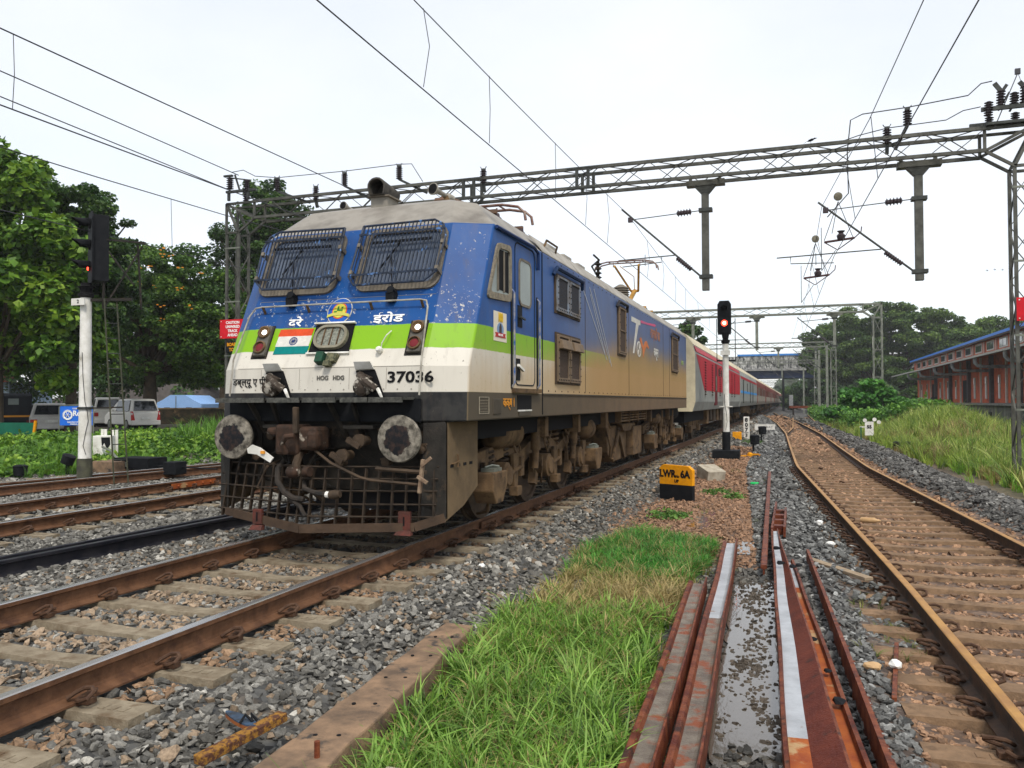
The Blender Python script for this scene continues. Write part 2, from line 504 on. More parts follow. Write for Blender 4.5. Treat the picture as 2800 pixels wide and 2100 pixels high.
SLEEPER_Y0, SLEEPER_DY = 3.46, .63
SID_Y0, SID_DY = 1.9, .615
def stone_field():
    Ps, Ss, Cs = [], [], []
    bands = [(2.2, 8, 720, .029), (8, 16, 380, .036), (16, 32, 120, .053), (32, 62, 34, .085), (62, 108, 9, .15)]
    for (y0, y1, dens, r) in bands:
        xlo = -16; xhi = 13
        n = int(dens*(y1 - y0)*(xhi - xlo))
        x = rng.uniform(xlo, xhi, n); y = rng.uniform(y0, y1, n)
        c = sid_c(y); d = x - c
        ax = np.abs(x)
        keep = np.ones(n, bool)
        s = r*rng.uniform(.65, 1.3, n)*np.where(rng.random(n) < .06, 1.5, 1)
        z = ground_h(x, y) + s*rng.uniform(.0, .55, n)
        # stack up: bury the base layer
        grey = rng.uniform(.38, 1.3, n)[:, None]*np.array([.172, .165, .146])
        light = rng.random(n) < .18
        grey[light] *= 1.9
        dark = rng.random(n) < .22
        grey[dark] *= .5
        tan = rng.uniform(.6, 1.3, n)[:, None]*np.array([.27, .200, .135])
        brown = rng.uniform(.55, 1.2, n)[:, None]*np.array([.30, .180, .110])
        col = grey.copy()
        ib = (ax < .80)
        pick = rng.random(n)
        col[ib & (pick < .6)] = tan[ib & (pick < .6)]
        near = (ax > .86) & (ax < 1.25); col[near & (pick < .6)] = (tan*np.array([.85,.74,.66]))[near & (pick < .6)]
        dusty = (ax > 1.2) & (ax < 2.4) & (pick > .86); col[dusty] = (tan*.8)[dusty]
        mid = (x > 1.9 + .3*np.sin(y*1.3)) & (d < -2.15) & (y > 9.3) & (y < 34)
        pm_ = np.clip((x - 1.9)/.7, 0, 1)
        mm = mid & (pick < pm_*1.2)
        col[mm] = brown[mm]; s[mid] *= .72
        # dark wet stones by the rail stack
        wet = (x > 3.9) & (x < 4.75) & (y < 9.2)
        col[wet] = (grey*.55)[wet]
        insid = np.abs(d) < 1.38
        col[insid] = (tan*np.array([1.15, .92, .80]))[insid]
        dk = insid & (pick < .35); col[dk] *= .6
        lefts = (d > -2.2) & (d < -.93) & (y > 6.8); col[lefts] = (grey*np.array([.9, .95, 1.02]))[lefts]
        oil_shade = (ax < 1.25) & (y > 7.7) & (y < 300); col[oil_shade] *= .38  # stones under the train darkened: its shade put into the colour, with oily grime
        s[insid & (rng.random(n) < .3)] *= .7
        shl = (d > -2.0) & (d < -1.38)
        col[shl] = (grey*np.array([.9, .95, 1.03]))[shl]
        shr = (d > 1.38) & (d < 3.0)
        col[shr] = (grey*np.array([.64, .65, .68]))[shr]
        # keep rules
        keep &= ~((np.abs(ax - .872) < .075) & (x > -1.2))                  # main rails
        for cc in (-5.48,):
            keep &= np.abs(np.abs(x - cc) - .872) > .075
        keep &= np.abs(np.abs(d) - .872) > .075
        keep &= ~((x > -11.0) & (x < -7.7) & (y < 0))
        ph = np.abs(((y - SLEEPER_Y0) / SLEEPER_DY + .5) % 1 - .5)*SLEEPER_DY
        onsl = ((ax < 1.40) | (np.abs(x + 5.48) < 1.40)) & (ph < .145)
        keep &= ~(onsl & (rng.random(n) > .05))
        phs = np.abs(((y - SID_Y0) / SID_DY + .5) % 1 - .5)*SID_DY
        covered = sstep(7, 14, y)*(d < -.9)*.95
        keep &= ~((np.abs(d) < 1.40) & (phs < .14) & (rng.random(n) > .04 + covered))
        z[(np.abs(d) < 1.4)] -= .012
        keep &= ~((np.abs(d) < 1.3) & (rng.random(n) < .35) & (y < 20))
        covs = (np.abs(d) < 1.42) & (d < -.95) & (y > 8)
        z[covs] += .06
        keep &= ~((d > 3.0))
        keep &= ~((x < -12.2))
        keep &= ~((x > 2.6) & (x < 3.75) & (y < 10.6) & (rng.random(n) > .25))   # under grass
        slab = (np.abs(x - (2.50 - .27*(y - 2.3)/3.42)) < .17) & (y > 2.2) & (y < 5.75)
        keep &= ~slab
        pud = ((x > 4.08) & (x < 4.62) & (y > 4.55) & (y < 8.6)) 
        keep &= ~(pud & (rng.random(n) > .13 + .75*(np.sin(x*11 + y*2.9)*np.sin(y*4.1+x*3) > .1)))
        s[pud] *= .6; z[pud] -= .012
        # rail stacks
        keep &= ~((x > 3.62) & (x < 4.22) & (y < 7.9) & (y > 2))
        keep &= ~((x > 4.58 - (y-4)*.027) & (x < 4.98 - (y-4)*.055) & (y < 10.2))
        keep &= ~((np.abs(x + 2.80 - (y - 6)*.085) < .22) & (y < 11))
        P = np.stack([x, y, z], 1)
        keep &= in_view(P)
        Ps.append(P[keep]); Cs.append(col[keep])
        Ss.append(s[keep])
    P = np.concatenate(Ps); s = np.concatenate(Ss); C = np.concatenate(Cs)
    n = len(P)
    R = np.stack([rng.uniform(-.7, .7, n), rng.uniform(-.7, .7, n), rng.uniform(0, 6.28, n)], 1)
    Sc = np.repeat(s[:, None], 3, 1)
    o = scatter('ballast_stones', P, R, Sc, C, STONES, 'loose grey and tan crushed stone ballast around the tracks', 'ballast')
    print('stones', n)
stone_field()
# ------------------------------------------------------------------ rails, sleepers, clips
RAILP = [(-.075,0),(.075,0),(.075,.012),(.015,.032),(.0095,.05),(.0095,.125),(.0335,.138),(.0335,.166),(.026,.172),
         (-.026,.172),(-.0335,.166),(-.0335,.138),(-.0095,.125),(-.0095,.05),(-.015,.032),(-.075,.012)]
def rail(parent, path, ztop, mside, mtop, name='rail', tilt=0.0, label=None, prof=RAILP, local=False):
    """sweep of a flat-bottomed rail along (x, y) points; ztop = height of the head"""
    n = len(prof); V = []; F = []; mi = []
    pts = [Vector((p[0], p[1], p[2] if len(p) > 2 else ztop - .172)) for p in path]
    for i, p in enumerate(pts):
        d = (pts[min(i+1, len(pts)-1)] - pts[max(i-1, 0)]); d.z = 0; d.normalize()
        side = Vector((d.y, -d.x, 0))
        ct, st = math.cos(tilt), math.sin(tilt)
        for (a, b) in prof:
            V.append(p + side*(a*ct - b*st) + Vector((0, 0, a*st + b*ct)))
    for i in range(len(pts)-1):
        for k in range(n):
            a, b = i*n + k, i*n + (k+1) % n
            F.append((a, b, b+n, a+n)); mi.append(1 if k in (8, 7, 9) else 0)
    F.append(tuple(range(n-1, -1, -1))); mi.append(0)
    F.append(tuple((len(pts)-1)*n + k for k in range(n))); mi.append(0)
    mb = MB(); mb.v = [tuple(v) for v in V]; mb.f = F; mb.m = mi
    return mb.build(name, [mside, mtop], parent, label=label)

def sleeper_mesh(m):
    mb = MB(); L_ = 1.375
    st = [(-L_, .225, .13, .16), (-.62, .215, .115, .19), (0, .19, .10, .165), (.62, .215, .115, .19), (L_, .225, .13, .16)]
    # x, bottom width, half top, height
    V = []; F = []
    for (x, w, ht, h) in st:
        hw = w/2 + .02
        V += [(x, -hw, -.23), (x, hw, -.23), (x, ht - .02, 0 if abs(x) > .3 else -.022), (x, -(ht - .02), 0 if abs(x) > .3 else -.022)]
    for i in range(len(st)-1):
        for k in range(4):
            a, b = i*4+k, i*4+(k+1) % 4
            F.append((a, b, b+4, a+4))
    F += [(3,2,1,0), tuple(len(V)-4+k for k in range(4))]
    mb.add(V, F)
    # cast marks at the ends
    for sx in (-1, 1):
        for q in range(3):
            mb.box(sx*1.10 + q*.07 - .02, sx*1.10 + q*.07 + .02, -.03, .03, -.001, .004)
    o = mb.build('sleeper', m, None)
    me = o.data; bpy.data.objects.remove(o); return me
def clip_mesh():
    mb = MB()
    pts = [(.00,-.07,.035),(.02,-.035,.055),(.055,-.01,.075),(.10,-.01,.080),(.135,-.035,.07),(.13,-.07,.05),(.09,-.075,.035),(.05,-.055,.03),
           (.03,-.0,.03),(.06,.05,.045),(.03,.08,.035),(-.005,.06,.03)]
    mb.path([(a*1.12, b*1.12, c*1.15) for a, b, c in pts], .0125, 7)
    mb.box(.045, .10, -.03, .03, 0, .03)
    mb.box(-.02, .06, -.055, .055, .0, .012)
    o = mb.build('clip', M['clip'], None, smooth=True)
    me = o.data; bpy.data.objects.remove(o); return me
CLIP = clip_mesh()
SL_A = sleeper_mesh(M['concrete']); SL_B = sleeper_mesh(M['concrete_brown'])

def track(name, label, cfn, ztop, rails, y_s, dy, nmax, mside, mtop, slmesh, clip_until, ylen, parent_loc=None, angfn=None):
    t = thing(name, label, 'railway track', (float(cfn(5)), 5, ztop))
    for off, (ra, rb) in rails:
        ysam = np.concatenate([np.arange(ra, min(rb, 60), 1.2), np.arange(60, rb, 5.0), [rb]]) if rb > 60 else np.linspace(ra, rb, max(2, int((rb-ra)/1.2)))
        rail(t, [(float(cfn(y)) + off, float(y)) for y in ysam], ztop, mside, mtop)
    y = y_s; k = 0
    while y < ylen and k < nmax:
        c = float(cfn(y)); a = -math.atan((float(cfn(y+.5)) - float(cfn(y-.5))))
        if not in_view(np.array([[c-1.4, y, ztop-.2], [c, y, ztop-.2], [c+1.4, y, ztop-.2]]), .4).any():
            y += dy; k += 1; continue
        s = inst(slmesh, 'sleeper', t, Vector((c, y, ztop - .178)) - t.location, (random.uniform(-.01,.01), random.uniform(-.006,.006), a + random.uniform(-.012, .012)))
        if y < clip_until:
            for off in (-.872, .872):
                for sd_ in (-1, 1):
                    inst(CLIP, 'clip', s, (off + sd_*.045, 0, .006), (0, 0, 0 if sd_ > 0 else math.pi))
        y += dy; k += 1
    return t
straight = lambda c: (lambda y: c)
trk1 = track('railway_track', 'rusty broad gauge track the blue locomotive stands on', straight(0), 0.0,
      [(.872, (-3, 330)), (-.872, (-3, 330))], SLEEPER_Y0 - .63*3, .63, 90, M['rail'], M['railtop'], SL_A, 26, 55)
for e in (9.55, 14.2):     # rail joints with fishplates on the near rail
    mb = MB()
    mb.box(.905, .922, e, e+.55, -.135, -.05)
    for q in range(4): mb.tube((.92, e+.07+q*.135, -.095), (.945, e+.07+q*.135, -.095), .014, 6)
    mb.build('fishplate', M['rail'], trk1)
trk2 = track('railway_track', 'second track with brown rails just left of the locomotive', straight(-5.48), 0.0,
      [(.872, (2, 200)), (-.872, (2, 200))], 3.3, .63, 60, M['rail'], M['railtop'], SL_A, 22, 32)
mb = MB(); mb.box(-6.30, -6.27, 12.2, 13.4, -.14, -.045)
for q in range(5): mb.tube((-6.27, 12.35+q*.22, -.09), (-6.235, 12.35+q*.22, -.09), .02, 6)
mb.build('fishplate', M['rust_orange'], trk2)
# turnout track furthest left
def c3(y): return np.interp(y, [-10, 11, 17, 30, 200], [-10.9, -10.45, -9.75, -9.6, -9.6])
trk3 = track('railway_track', 'far left track converging behind the white signal post', c3, -.03,
      [(.872, (4, 200)), (1.5, (4, 19))], 4.0, .63, 60, M['rail'], M['railtop'], SL_A, 0, 30)
# siding on the right
trkS = track('railway_track', 'curving siding track with ochre rail tops right of the rail stack', sid_c, -.25,
      [(.872, (1, 130)), (-.872, (1, 130))], SID_Y0, SID_DY, 90, M['rail_dark'], M['railtop_dull'], SL_B, 24, 60)
trkS["label"] = 'curving siding track with ochre rail tops right of the stacked rails'
def cB(y): return np.interp(y, [40, 46, 55, 112], [5.14, 5.2, 5.5, 5.55])
trkB = track('railway_track', 'short spur branching off the siding towards the buffer stop', cB, -.25,
      [(-.872, (47, 108)), (.872, (52, 108))], 64, .7, 60, M['rail_dark'], M['railtop_dull'], SL_B, 0, 100)
mb = MB()
for q in range(2): mb.box(5.05+q*.01, 5.25, 0, 0.01, 0, .01) if False else None
bs = thing('buffer_stop', 'low red brown buffer stop bar at the end of the spur', 'buffer stop', (5.6, 110, -.4))
MB().box(4.2, 7.2, 109.8, 110.2, .55, .85).build('beam', M['rust'], bs)
for q in (4.7, 6.7): MB().box(q-.12, q+.12, 109.8, 110.1, -.4, .55).build('post', M['dark_steel'], bs)

# black spare rails lying beside the line on the left
def lying(name, label, cat, p0, p1, z, mside, mtop, roll, group=None):
    d = Vector((p1[0]-p0[0], p1[1]-p0[1], 0))
    n = max(2, int(d.length/.8)); path = []
    for i in range(n+1):
        f = i/n; path.append((p0[0]+d.x*f, p0[1]+d.y*f, z + .0))
    o = rail(None, path, 0, mside, mtop, name, tilt=roll)
    tag(o, label, cat, group)
    return o
lying('spare_rail', 'black spare rail on its foot beside the main line, the nearer of two', 'rail', (-2.83,2.5), (-2.42,11.2), -.235, M['rail_black'], M['rail_black'], 0.0, 'black spare rails on the left ballast')
lying('spare_rail', 'black spare rail on its foot beside the main line, the farther of two', 'rail', (-3.02,2.5), (-2.61,11.2), -.235, M['rail_black'], M['rail_black'], 0.05, 'black spare rails on the left ballast')
mb = MB(); mb.box(-2.86, -2.60, 5.35, 5.62, -.24, -.13); mb.box(-2.84, -2.62, 5.75, 5.82, -.24, -.19)
tag(mb.build('wooden_packer', pm('reddish_wood', (.16,.06,.045), (.10,.04,.03), 9, .8, 0, .3), None, (-2.75,5.5,-.24), bevel=.006), 'reddish brown block by the near end of the black spare rails', 'block')

# ------------------------------------------------------------------ rails stacked on their sides in the middle
RB = -.36
def stack_rail(label, xa, ya, xb, yb, head_left, h0, mats, tilt=0.0, z=RB, webmat=None, paint=None):
    """rail lying on its side: web faces up, foot plate vertical. xa,xb: x of web centre at ya,yb"""
    hl = 1 if head_left else -1
    W = .150; H = .172
    # profile in (across, up), foot on the side away from the head
    fx = hl*(H/2)      # x of foot underside
    P = [(a, b) for a, b in RAILP]
    # rotate the profile so that its height runs across
    prof = [(hl*(H/2 - b), a) for a, b in P]
    n = max(3, int(abs(yb - ya)/.5))
    V = []; F = []; mi = []; m_ = len(prof)
    for i in range(n+1):
        f = i/n; y = ya + (yb - ya)*f; x = xa + (xb - xa)*f
        wob = .006*math.sin(y*1.7 + xa*9)
        for (a, b) in prof:
            a2 = a*math.cos(tilt) - b*math.sin(tilt); b2 = a*math.sin(tilt) + b*math.cos(tilt)
            V.append((x + a2 + wob, y, z + .075 + b2))
    ny = n
    for i in range(n):
        yc = ya + (yb - ya)*(i + .5)/n
        for k in range(m_):
            a, b = i*m_ + k, i*m_ + (k+1) % m_
            F.append((a, b, b+m_, a+m_))
            web = k in (4, 12, 13, 3, 2, 14)
            mi.append((paint(yc) if paint else 1) if web else 0)
    F.append(tuple(range(m_-1, -1, -1))); mi.append(0)
    F.append(tuple(n*m_ + k for k in range(m_))); mi.append(0)
    mb = MB(); mb.v, mb.f, mb.m = V, F, mi
    o = mb.build('spare_rail', mats, None, (xa, ya, z))
    tag(o, label, 'rail', 'loose rails lying along the middle strip')
    return o
MR = [M['rust'], M['web_grey'], M['silver'], M['rust_orange']]
stack_rail('loose rail with a grey web beside the tall grass, leftmost of the stack', 4.025, 1.6, 3.775, 7.85, True, 0, MR, z=-.34)
stack_rail('long loose rail with silver and orange web right of the grey webbed one', 4.205, 1.6, 3.90, 10.3, True, 0, MR, z=-.36, paint=lambda y: 2 if y > 6.7 else 1)
def loft_rail(label, ya, A, yb, B, y0, y1, mats_of, mats):
    """rail with its own cross section, tapering between section A (at ya) and B (at yb)"""
    n = int((y1 - y0)/.4); m_ = len(A); V = []; F_ = []; mi = []
    for i in range(n+1):
        y = y0 + (y1 - y0)*i/n; f = (y - ya)/(yb - ya); wob = .004*math.sin(y*2.3)
        for (p, q) in zip(A, B): V.append((p[0] + (q[0]-p[0])*f + wob, y, p[1] + (q[1]-p[1])*f))
    for i in range(n):
        yc = y0 + (y1 - y0)*(i+.5)/n
        for k in range(m_):
            c, d = i*m_ + k, i*m_ + (k+1) % m_
            F_.append((c, d, d+m_, c+m_)); mi.append(mats_of(k, yc))
    F_.append(tuple(range(m_-1, -1, -1))); mi.append(0); F_.append(tuple(n*m_+k for k in range(m_))); mi.append(0)
    mb = MB(); mb.v, mb.f, mb.m = V, F_, mi
    return tag(mb.build('spare_rail', mats, None, (A[0][0], ya, -.38)), label, 'rail')
M['rust_dark'] = pm('dark_red_rust', (.085,.017,.011), (.15,.034,.018), 7, .45, .05, .4, 60, c3=(.04,.016,.012), t3=(.58,.68), s3=6)
loft_rail('loose rail with a bright silver painted web and orange near end', 4.0,
    [(4.585,-.24),(4.605,-.235),(4.612,-.27),(4.715,-.268),(4.855,-.185),(4.872,-.19),(4.872,-.38),(4.585,-.38)], 10.2,
    [(4.385,-.24),(4.402,-.235),(4.410,-.27),(4.472,-.268),(4.488,-.225),(4.500,-.225),(4.500,-.38),(4.385,-.38)], 1.6, 11.4,
    lambda k, y: (2 if y > 4.35 else 3) if k == 2 else (4 if k == 3 else 0), MR + [M['rust_dark']])
loft_rail('loose rail with an orange web just right of the silver painted one', 4.0,
    [(4.876,-.30),(4.955,-.30),(4.962,-.262),(4.985,-.258),(4.995,-.38),(4.876,-.38)], 9.4,
    [(4.510,-.30),(4.595,-.30),(4.603,-.262),(4.625,-.258),(4.635,-.38),(4.510,-.38)], 1.6, 9.4,
    lambda k, y: (3 if y < 8.3 else 2) if k == 0 else 0, MR)
tag(MB().prism([(5.16,1.6,-.42),(4.765,9.9,-.40),(4.765,9.9,-.23),(5.16,1.6,-.22)], (.028,0,0)).prism([(5.19,1.6,-.42),(4.795,9.9,-.41),(4.795,9.9,-.385),(5.19,1.6,-.395)], (.07,0,0)).build('steel_section', M['rust'], None, (5,5,-.4)), 'tall dark red steel blade standing on edge nearest the siding', 'steel section')
o = lying('spare_rail', 'narrow rusty rail running on alone beyond the loose rails', 'rail', (4.33,9.0), (4.08,21.0), -.44, M['rust'], M['rust'], 0)
mb = MB()
for q in range(4): mb.box(4.36, 4.52, 11.7+q*.55, 11.85+q*.55, -.36, -.24)
mb.box(4.34, 4.37, 11.5, 14.5, -.36, -.24); mb.box(4.50, 4.53, 11.5, 13.6, -.36, -.22)
tag(mb.build('crossing_piece', M['rust'], None, (4.4,12,-.36)), 'short rusty crossing piece with spacer blocks beyond the silver rail', 'rail piece')
STN = ['nearest the camera', 'on the orange web, farther of three lying', 'second from the camera', 'left of the little heap of three', 'middle of the little heap of three', 'rightmost of the little heap of three', 'farthest away, at the tip']
for (x, y, z, s) in ((4.87, 5.05, -.27, .045), (4.76, 6.3, -.27, .035), (4.83,5.6,-.27,.03), (4.50, 8.9, -.23, .05), (4.62,8.6,-.2,.045), (4.68,8.7,-.2,.04), (4.45, 9.6, -.2, .05)):
    o = bpy.data.objects.new('loose_stone', STONES[2].data.copy()); COL.objects.link(o)
    o.data.materials.clear(); o.data.materials.append(M['black_paint']); o.location = (x, y, z + s*.3); o.scale = (s, s*1.2, s*.8)
    tag(o, 'dark stone %s on the loose rails' % STN.pop(0), 'stone', 'dark stones on the loose rails')

# puddles between the rails
wm, N_, L_, B_ = newmat('muddy_water')
B_.inputs['Base Color'].default_value = (.085,.070,.052,1); B_.inputs['Roughness'].default_value = .04
B_.inputs['Specular IOR Level'].default_value = 1.0; B_.inputs['IOR'].default_value = 1.6
nn = N_.new('ShaderNodeTexNoise'); nn.inputs['Scale'].default_value = 30; nn.inputs['Detail'].default_value = 6; bb = N_.new('ShaderNodeBump'); bb.inputs['Strength'].default_value = .10; bb.inputs['Distance'].default_value = .01
L_.new(nn.outputs[0], bb.inputs['Height']); L_.new(bb.outputs[0], B_.inputs['Normal'])
M['water'] = wm
def mud():
    P = []
    for _ in range(48):
        cx, cy = rng.uniform(4.12, 4.6), rng.uniform(4.5, 8.7); k = rng.integers(6, 30)
        P.append(np.stack([cx + rng.normal(0,.05,k), cy + rng.normal(0,.13,k), np.full(k, -.386)], 1))
    P = np.concatenate(P); P = P[(P[:,0] > 4.10) & (P[:,0] < 4.60 - (P[:,1]-4)*.02)]; n = len(P)
    R = rng.uniform(-.6, .6, (n, 3)); R[:,2] = rng.uniform(0, 6.28, n)
    S_ = np.repeat(rng.uniform(.010, .026, n)[:,None], 3, 1)
    C = rng.uniform(.6,1.4,n)[:,None]*np.array([.075,.062,.048])
    scatter('muddy_stones', P, R, S_, C, STONES, 'wet muddy stones poking out of the puddle', 'stones')
mud()
def puddle(cx, cy, rx, ry, z, label, seed=0):
    r_ = random.Random(seed); V = [(cx, cy, z)]; n = 40; ph = [r_.uniform(0, 6.28) for _ in range(4)]
    for k in range(n):
        a = 2*math.pi*k/n
        f = 1 + .10*math.sin(3*a+ph[0]) + .09*math.sin(5*a+ph[1]) + .07*math.sin(9*a+ph[2]) + .05*math.sin(14*a + ph[3])
        ca, sa = math.cos(a), math.sin(a)
        e = .55
        V.append((cx + rx*f*math.copysign(abs(ca)**e, ca), cy + ry*f*math.copysign(abs(sa)**e, sa), z))
    mb = MB(); mb.add(V, [(0, 1+k, 1+(k+1) % n) for k in range(n)])
    o = mb.build('puddle', M['water'], None, (cx, cy, z)); o["kind"] = "structure"; o["label"] = label
    return o
puddle(4.34, 7.45, .27, 1.45, -.386, 'bright puddle between the loose rails, farther half', 2)
puddle(4.38, 5.35, .27, 1.15, -.384, 'bright puddle between the loose rails, nearer half', 5)
puddle(4.05, 10.6, .10, .45, -.378, 'small puddle at the tip of the long loose rail', 7)
puddle(3.30, 12.9, .16, .9, -.378, 'thin puddle beyond the grass patch', 9)

# concrete beam lying at the grass edge
mb = MB()
seg = 14
for i in range(seg+1):
    f = i/seg; y = 2.3 + 3.42*f; x = 2.50 - .27*f + .05*0; w = .185 - .06*f + .010*math.sin(i*2.1)
    mb.v += [(x-w, y, -.50), (x+w, y, -.50), (x+w*.97, y, -.215 + .004*math.sin(i*3)), (x-w*.97, y, -.215 - .004*math.sin(i*2))]
for i in range(seg):
    for k in range(4):
        a, b = i*4+k, i*4+(k+1) % 4; mb.f.append((a, b, b+4, a+4)); mb.m.append(0)
mb.f.append((3,2,1,0)); mb.m.append(0); mb.f.append(tuple(seg*4+k for k in range(4))); mb.m.append(0)
beam = mb.build('concrete_beam', M['slab'], None, (2.2, 4.2, -.36), bevel=.012)
tag(beam, 'long weathered brown concrete sleeper lying at the grass edge', 'concrete beam')
mb = MB()
for q in range(6):
    y = 3.15 + q*.44; xc = 2.50 - .27*(y - 2.3)/3.42
    for s_ in (-.055, .06): mb.tube((xc + s_, y + s_*.3, -.222), (xc + s_, y + s_*.3, -.2095), .012, 8)
mb.build('bolt_hole', M['matte_black'], beam)
MB().tube((2.49, 3.36, -.22), (2.49, 3.36, -.14), .014, 10).build('bolt', M['rust'], beam, smooth=True)
# timber piece and sandal
mb = MB(); mb.bar((2.02,3.10,-.19), (2.12,3.62,-.16), .065, .045)
tag(mb.build('timber_offcut', pm('mottled_yellow_rust', (.30,.15,.03), (.10,.045,.028), 38, .85, 0, .6, 90, thr=(.44,.56)), None, (2.0,3.5,-.18), bevel=.005), 'mottled orange and yellow bar end lying on the ballast by the beam', 'metal bar')
mb = MB(); P = []
for k in range(20):
    a = 2*math.pi*k/20; rx = .135 + .012*math.cos(2*a); ry = .045 + .008*math.cos(a)
    P.append((1.95 + rx*math.cos(a)*.93 - ry*math.sin(a)*.35, 3.50 + rx*math.cos(a)*(-.35) + ry*math.sin(a), -.155))
sand = thing('sandal', 'lost flip flop with blue footbed on the ballast by the concrete beam', 'sandal', (1.95,3.50,-.16))
mb.prism(P, (0,0,-.018)); mb.build('sole', pm('orange_brown_sole', (.30,.10,.03), (.20,.07,.03), 20, .8), sand)
mb = MB(); mb.prism([(p[0], p[1], p[2]+.0005) for p in P], (0,0,.007)); mb.build('footbed', pm('worn_blue_foam', (.05,.085,.14), (.03,.03,.03), 14, .6), sand)
mb = MB(); mb.path([(1.99,3.44,-.15),(2.0,3.47,-.115),(2.04,3.475,-.145)], .008, 6); mb.path([(2.05,3.50,-.15),(2.02,3.49,-.115),(2.04,3.475,-.145)], .008, 6)
mb.build('strap', M['black_paint'], sand)
# ------------------------------------------------------------------ locomotive
Y0 = 7.13
def yf(z): return float(np.interp(z, [1.0, 1.83, 2.28, 3.43, 4.0], [7.33, 7.38, 7.60, 8.12, 8.40]))
def F(x, z, off=0.0):
    dz = .01; n = Vector((0, -(2*dz), yf(z+dz) - yf(z-dz))).normalized()
    return Vector((x, yf(z), z)) + n*off
def livery():
    m, N, L, B = newmat('locomotive_livery')
    geo = N.new('ShaderNodeNewGeometry'); sep = N.new('ShaderNodeSeparateXYZ'); L.new(geo.outputs['Position'], sep.inputs[0])
    X, Yp, Z = sep.outputs
    nsep = N.new('ShaderNodeSeparateXYZ'); L.new(geo.outputs['True Normal'], nsep.inputs[0])
    def rg(s, a, b, lo=0., hi=1., smooth=False):
        r = N.new('ShaderNodeMapRange'); r.inputs[1].default_value = a; r.inputs[2].default_value = b
        r.inputs[3].default_value = lo; r.inputs[4].default_value = hi
        if smooth: r.interpolation_type = 'SMOOTHSTEP'
        L.new(s, r.inputs[0]); return r.outputs[0]
    def op(o, a, b=None, c=None):
        q = N.new('ShaderNodeMath'); q.operation = o
        for i, s_ in enumerate((a, b, c)):
            if s_ is None: continue
            if isinstance(s_, (int, float)): q.inputs[i].default_value = s_
            else: L.new(s_, q.inputs[i])
        return q.outputs[0]
    def mix(f, a, b):
        x = N.new('ShaderNodeMix'); x.data_type = 'RGBA'; L.new(f, x.inputs[0])
        for s_, i in ((a, 6), (b, 7)):
            if isinstance(s_, tuple): x.inputs[i].default_value = (*s_[:3], 1)
            else: L.new(s_, x.inputs[i])
        return x.outputs[2]
    def noise(sc, det=6, stretch=None, rough=.6):
        n = N.new('ShaderNodeTexNoise'); n.inputs['Scale'].default_value = sc; n.inputs['Detail'].default_value = det; n.inputs['Roughness'].default_value = rough
        if stretch:
            mp_ = N.new('ShaderNodeMapping'); mp_.inputs['Scale'].default_value = stretch; L.new(geo.outputs['Position'], mp_.inputs[0]); L.new(mp_.outputs[0], n.inputs['Vector'])
        else: L.new(geo.outputs['Position'], n.inputs['Vector'])
        return n.outputs[0]
    wob = op('MULTIPLY', op('SUBTRACT', noise(9, 3), .5), .02)
    Zw = op('ADD', Z, wob)
    blue = mix(rg(noise(2.2), .35, .65), (.003,.052,.205), (.006,.072,.26))
    c = mix(rg(Zw, 2.276, 2.284), (.20,.41,.008), blue)
    c = mix(rg(Zw, 2.016, 2.024), (.60,.57,.50), c)
    c = mix(rg(Z, 3.425, 3.435), c, (.26,.24,.205))
    # darker lower panel of the nose, then the dark bottom band
    c = mix(rg(Z, 1.565, 1.572), mix(rg(noise(6), .4, .6), (.010,.011,.013), (.028,.028,.027)), c)
    # chipped paint, mostly on the nose
    front = rg(nsep.outputs[1], -.35, -.75)
    corner = rg(Yp, 9.2, 8.2, 0, .5)
    chipn = noise(24, 5, None, .72)
    big = noise(2.0, 2)
    dens = op('ADD', op('MULTIPLY', rg(big, .35, .65), .10), op('MULTIPLY', op('MAXIMUM', front, corner), .07))
    inz = op('MULTIPLY', rg(Z, 2.27, 2.29), rg(Z, 3.43, 3.41))
    edge = rg(Z, 2.75, 2.45, 0, .045)
    chip = op('GREATER_THAN', op('ADD', op('ADD', chipn, dens), edge), .785)
    chip = op('MULTIPLY', op('MULTIPLY', chip, inz), op('MAXIMUM', front, corner))
    c = mix(chip, c, mix(rg(noise(60, 3), .4, .6), (.52,.50,.44), (.22,.24,.30)))
    # dark scuffs on the pale panels
    sc = op('GREATER_THAN', noise(26, 5, (1,1,.5), .8), .655)
    c = mix(op('MULTIPLY', sc, rg(Z, 2.3, 2.25)), c, (.10,.085,.065))
    # rusty runs and soot under fittings
    run = op('MULTIPLY', rg(noise(5, 6, (1.3, 1.3, .10), .7), .56, .72, 0, .55), rg(noise(1.7, 3), .42, .6))
    c = mix(run, c, (.085,.060,.040))
    # grime streaks
    st = rg(noise(7, 7, (1.0, 1.0, .18)), .5, .8, 0, .32)
    c = mix(op('MULTIPLY', st, rg(Z, 3.5, 3.2, 1, .55)), c, (.17,.135,.10))
    # brown dust thrown up along the flank, higher towards the back
    flank = rg(nsep.outputs[0], .55, .9)
    nz_ = op('MULTIPLY', op('SUBTRACT', noise(1.4, 5), .5), .45)
    streak = op('MULTIPLY', op('SUBTRACT', noise(9, 5, (1,1,.12)), .5), .25)
    # pale film over the whole flank, from the door backwards
    film = op('MULTIPLY', rg(Yp, 8.6, 14.0, .0, .40, True), rg(op('ADD', Z, nz_), 3.9, 2.6, .35, 1))
    c1_ = mix(op('MULTIPLY', film, flank), c, (.20,.195,.175))
    # brown dust: its upper limit climbs towards the back
    top = rg(Yp, 8.5, 17.0, 1.95, 2.75)
    top = op('ADD', top, rg(Yp, 17.0, 25.0, 0, -.12))
    dz = op('SUBTRACT', top, op('ADD', Z, op('ADD', nz_, streak)))
    amt = rg(Yp, 7.6, 14.0, .60, .98, True)
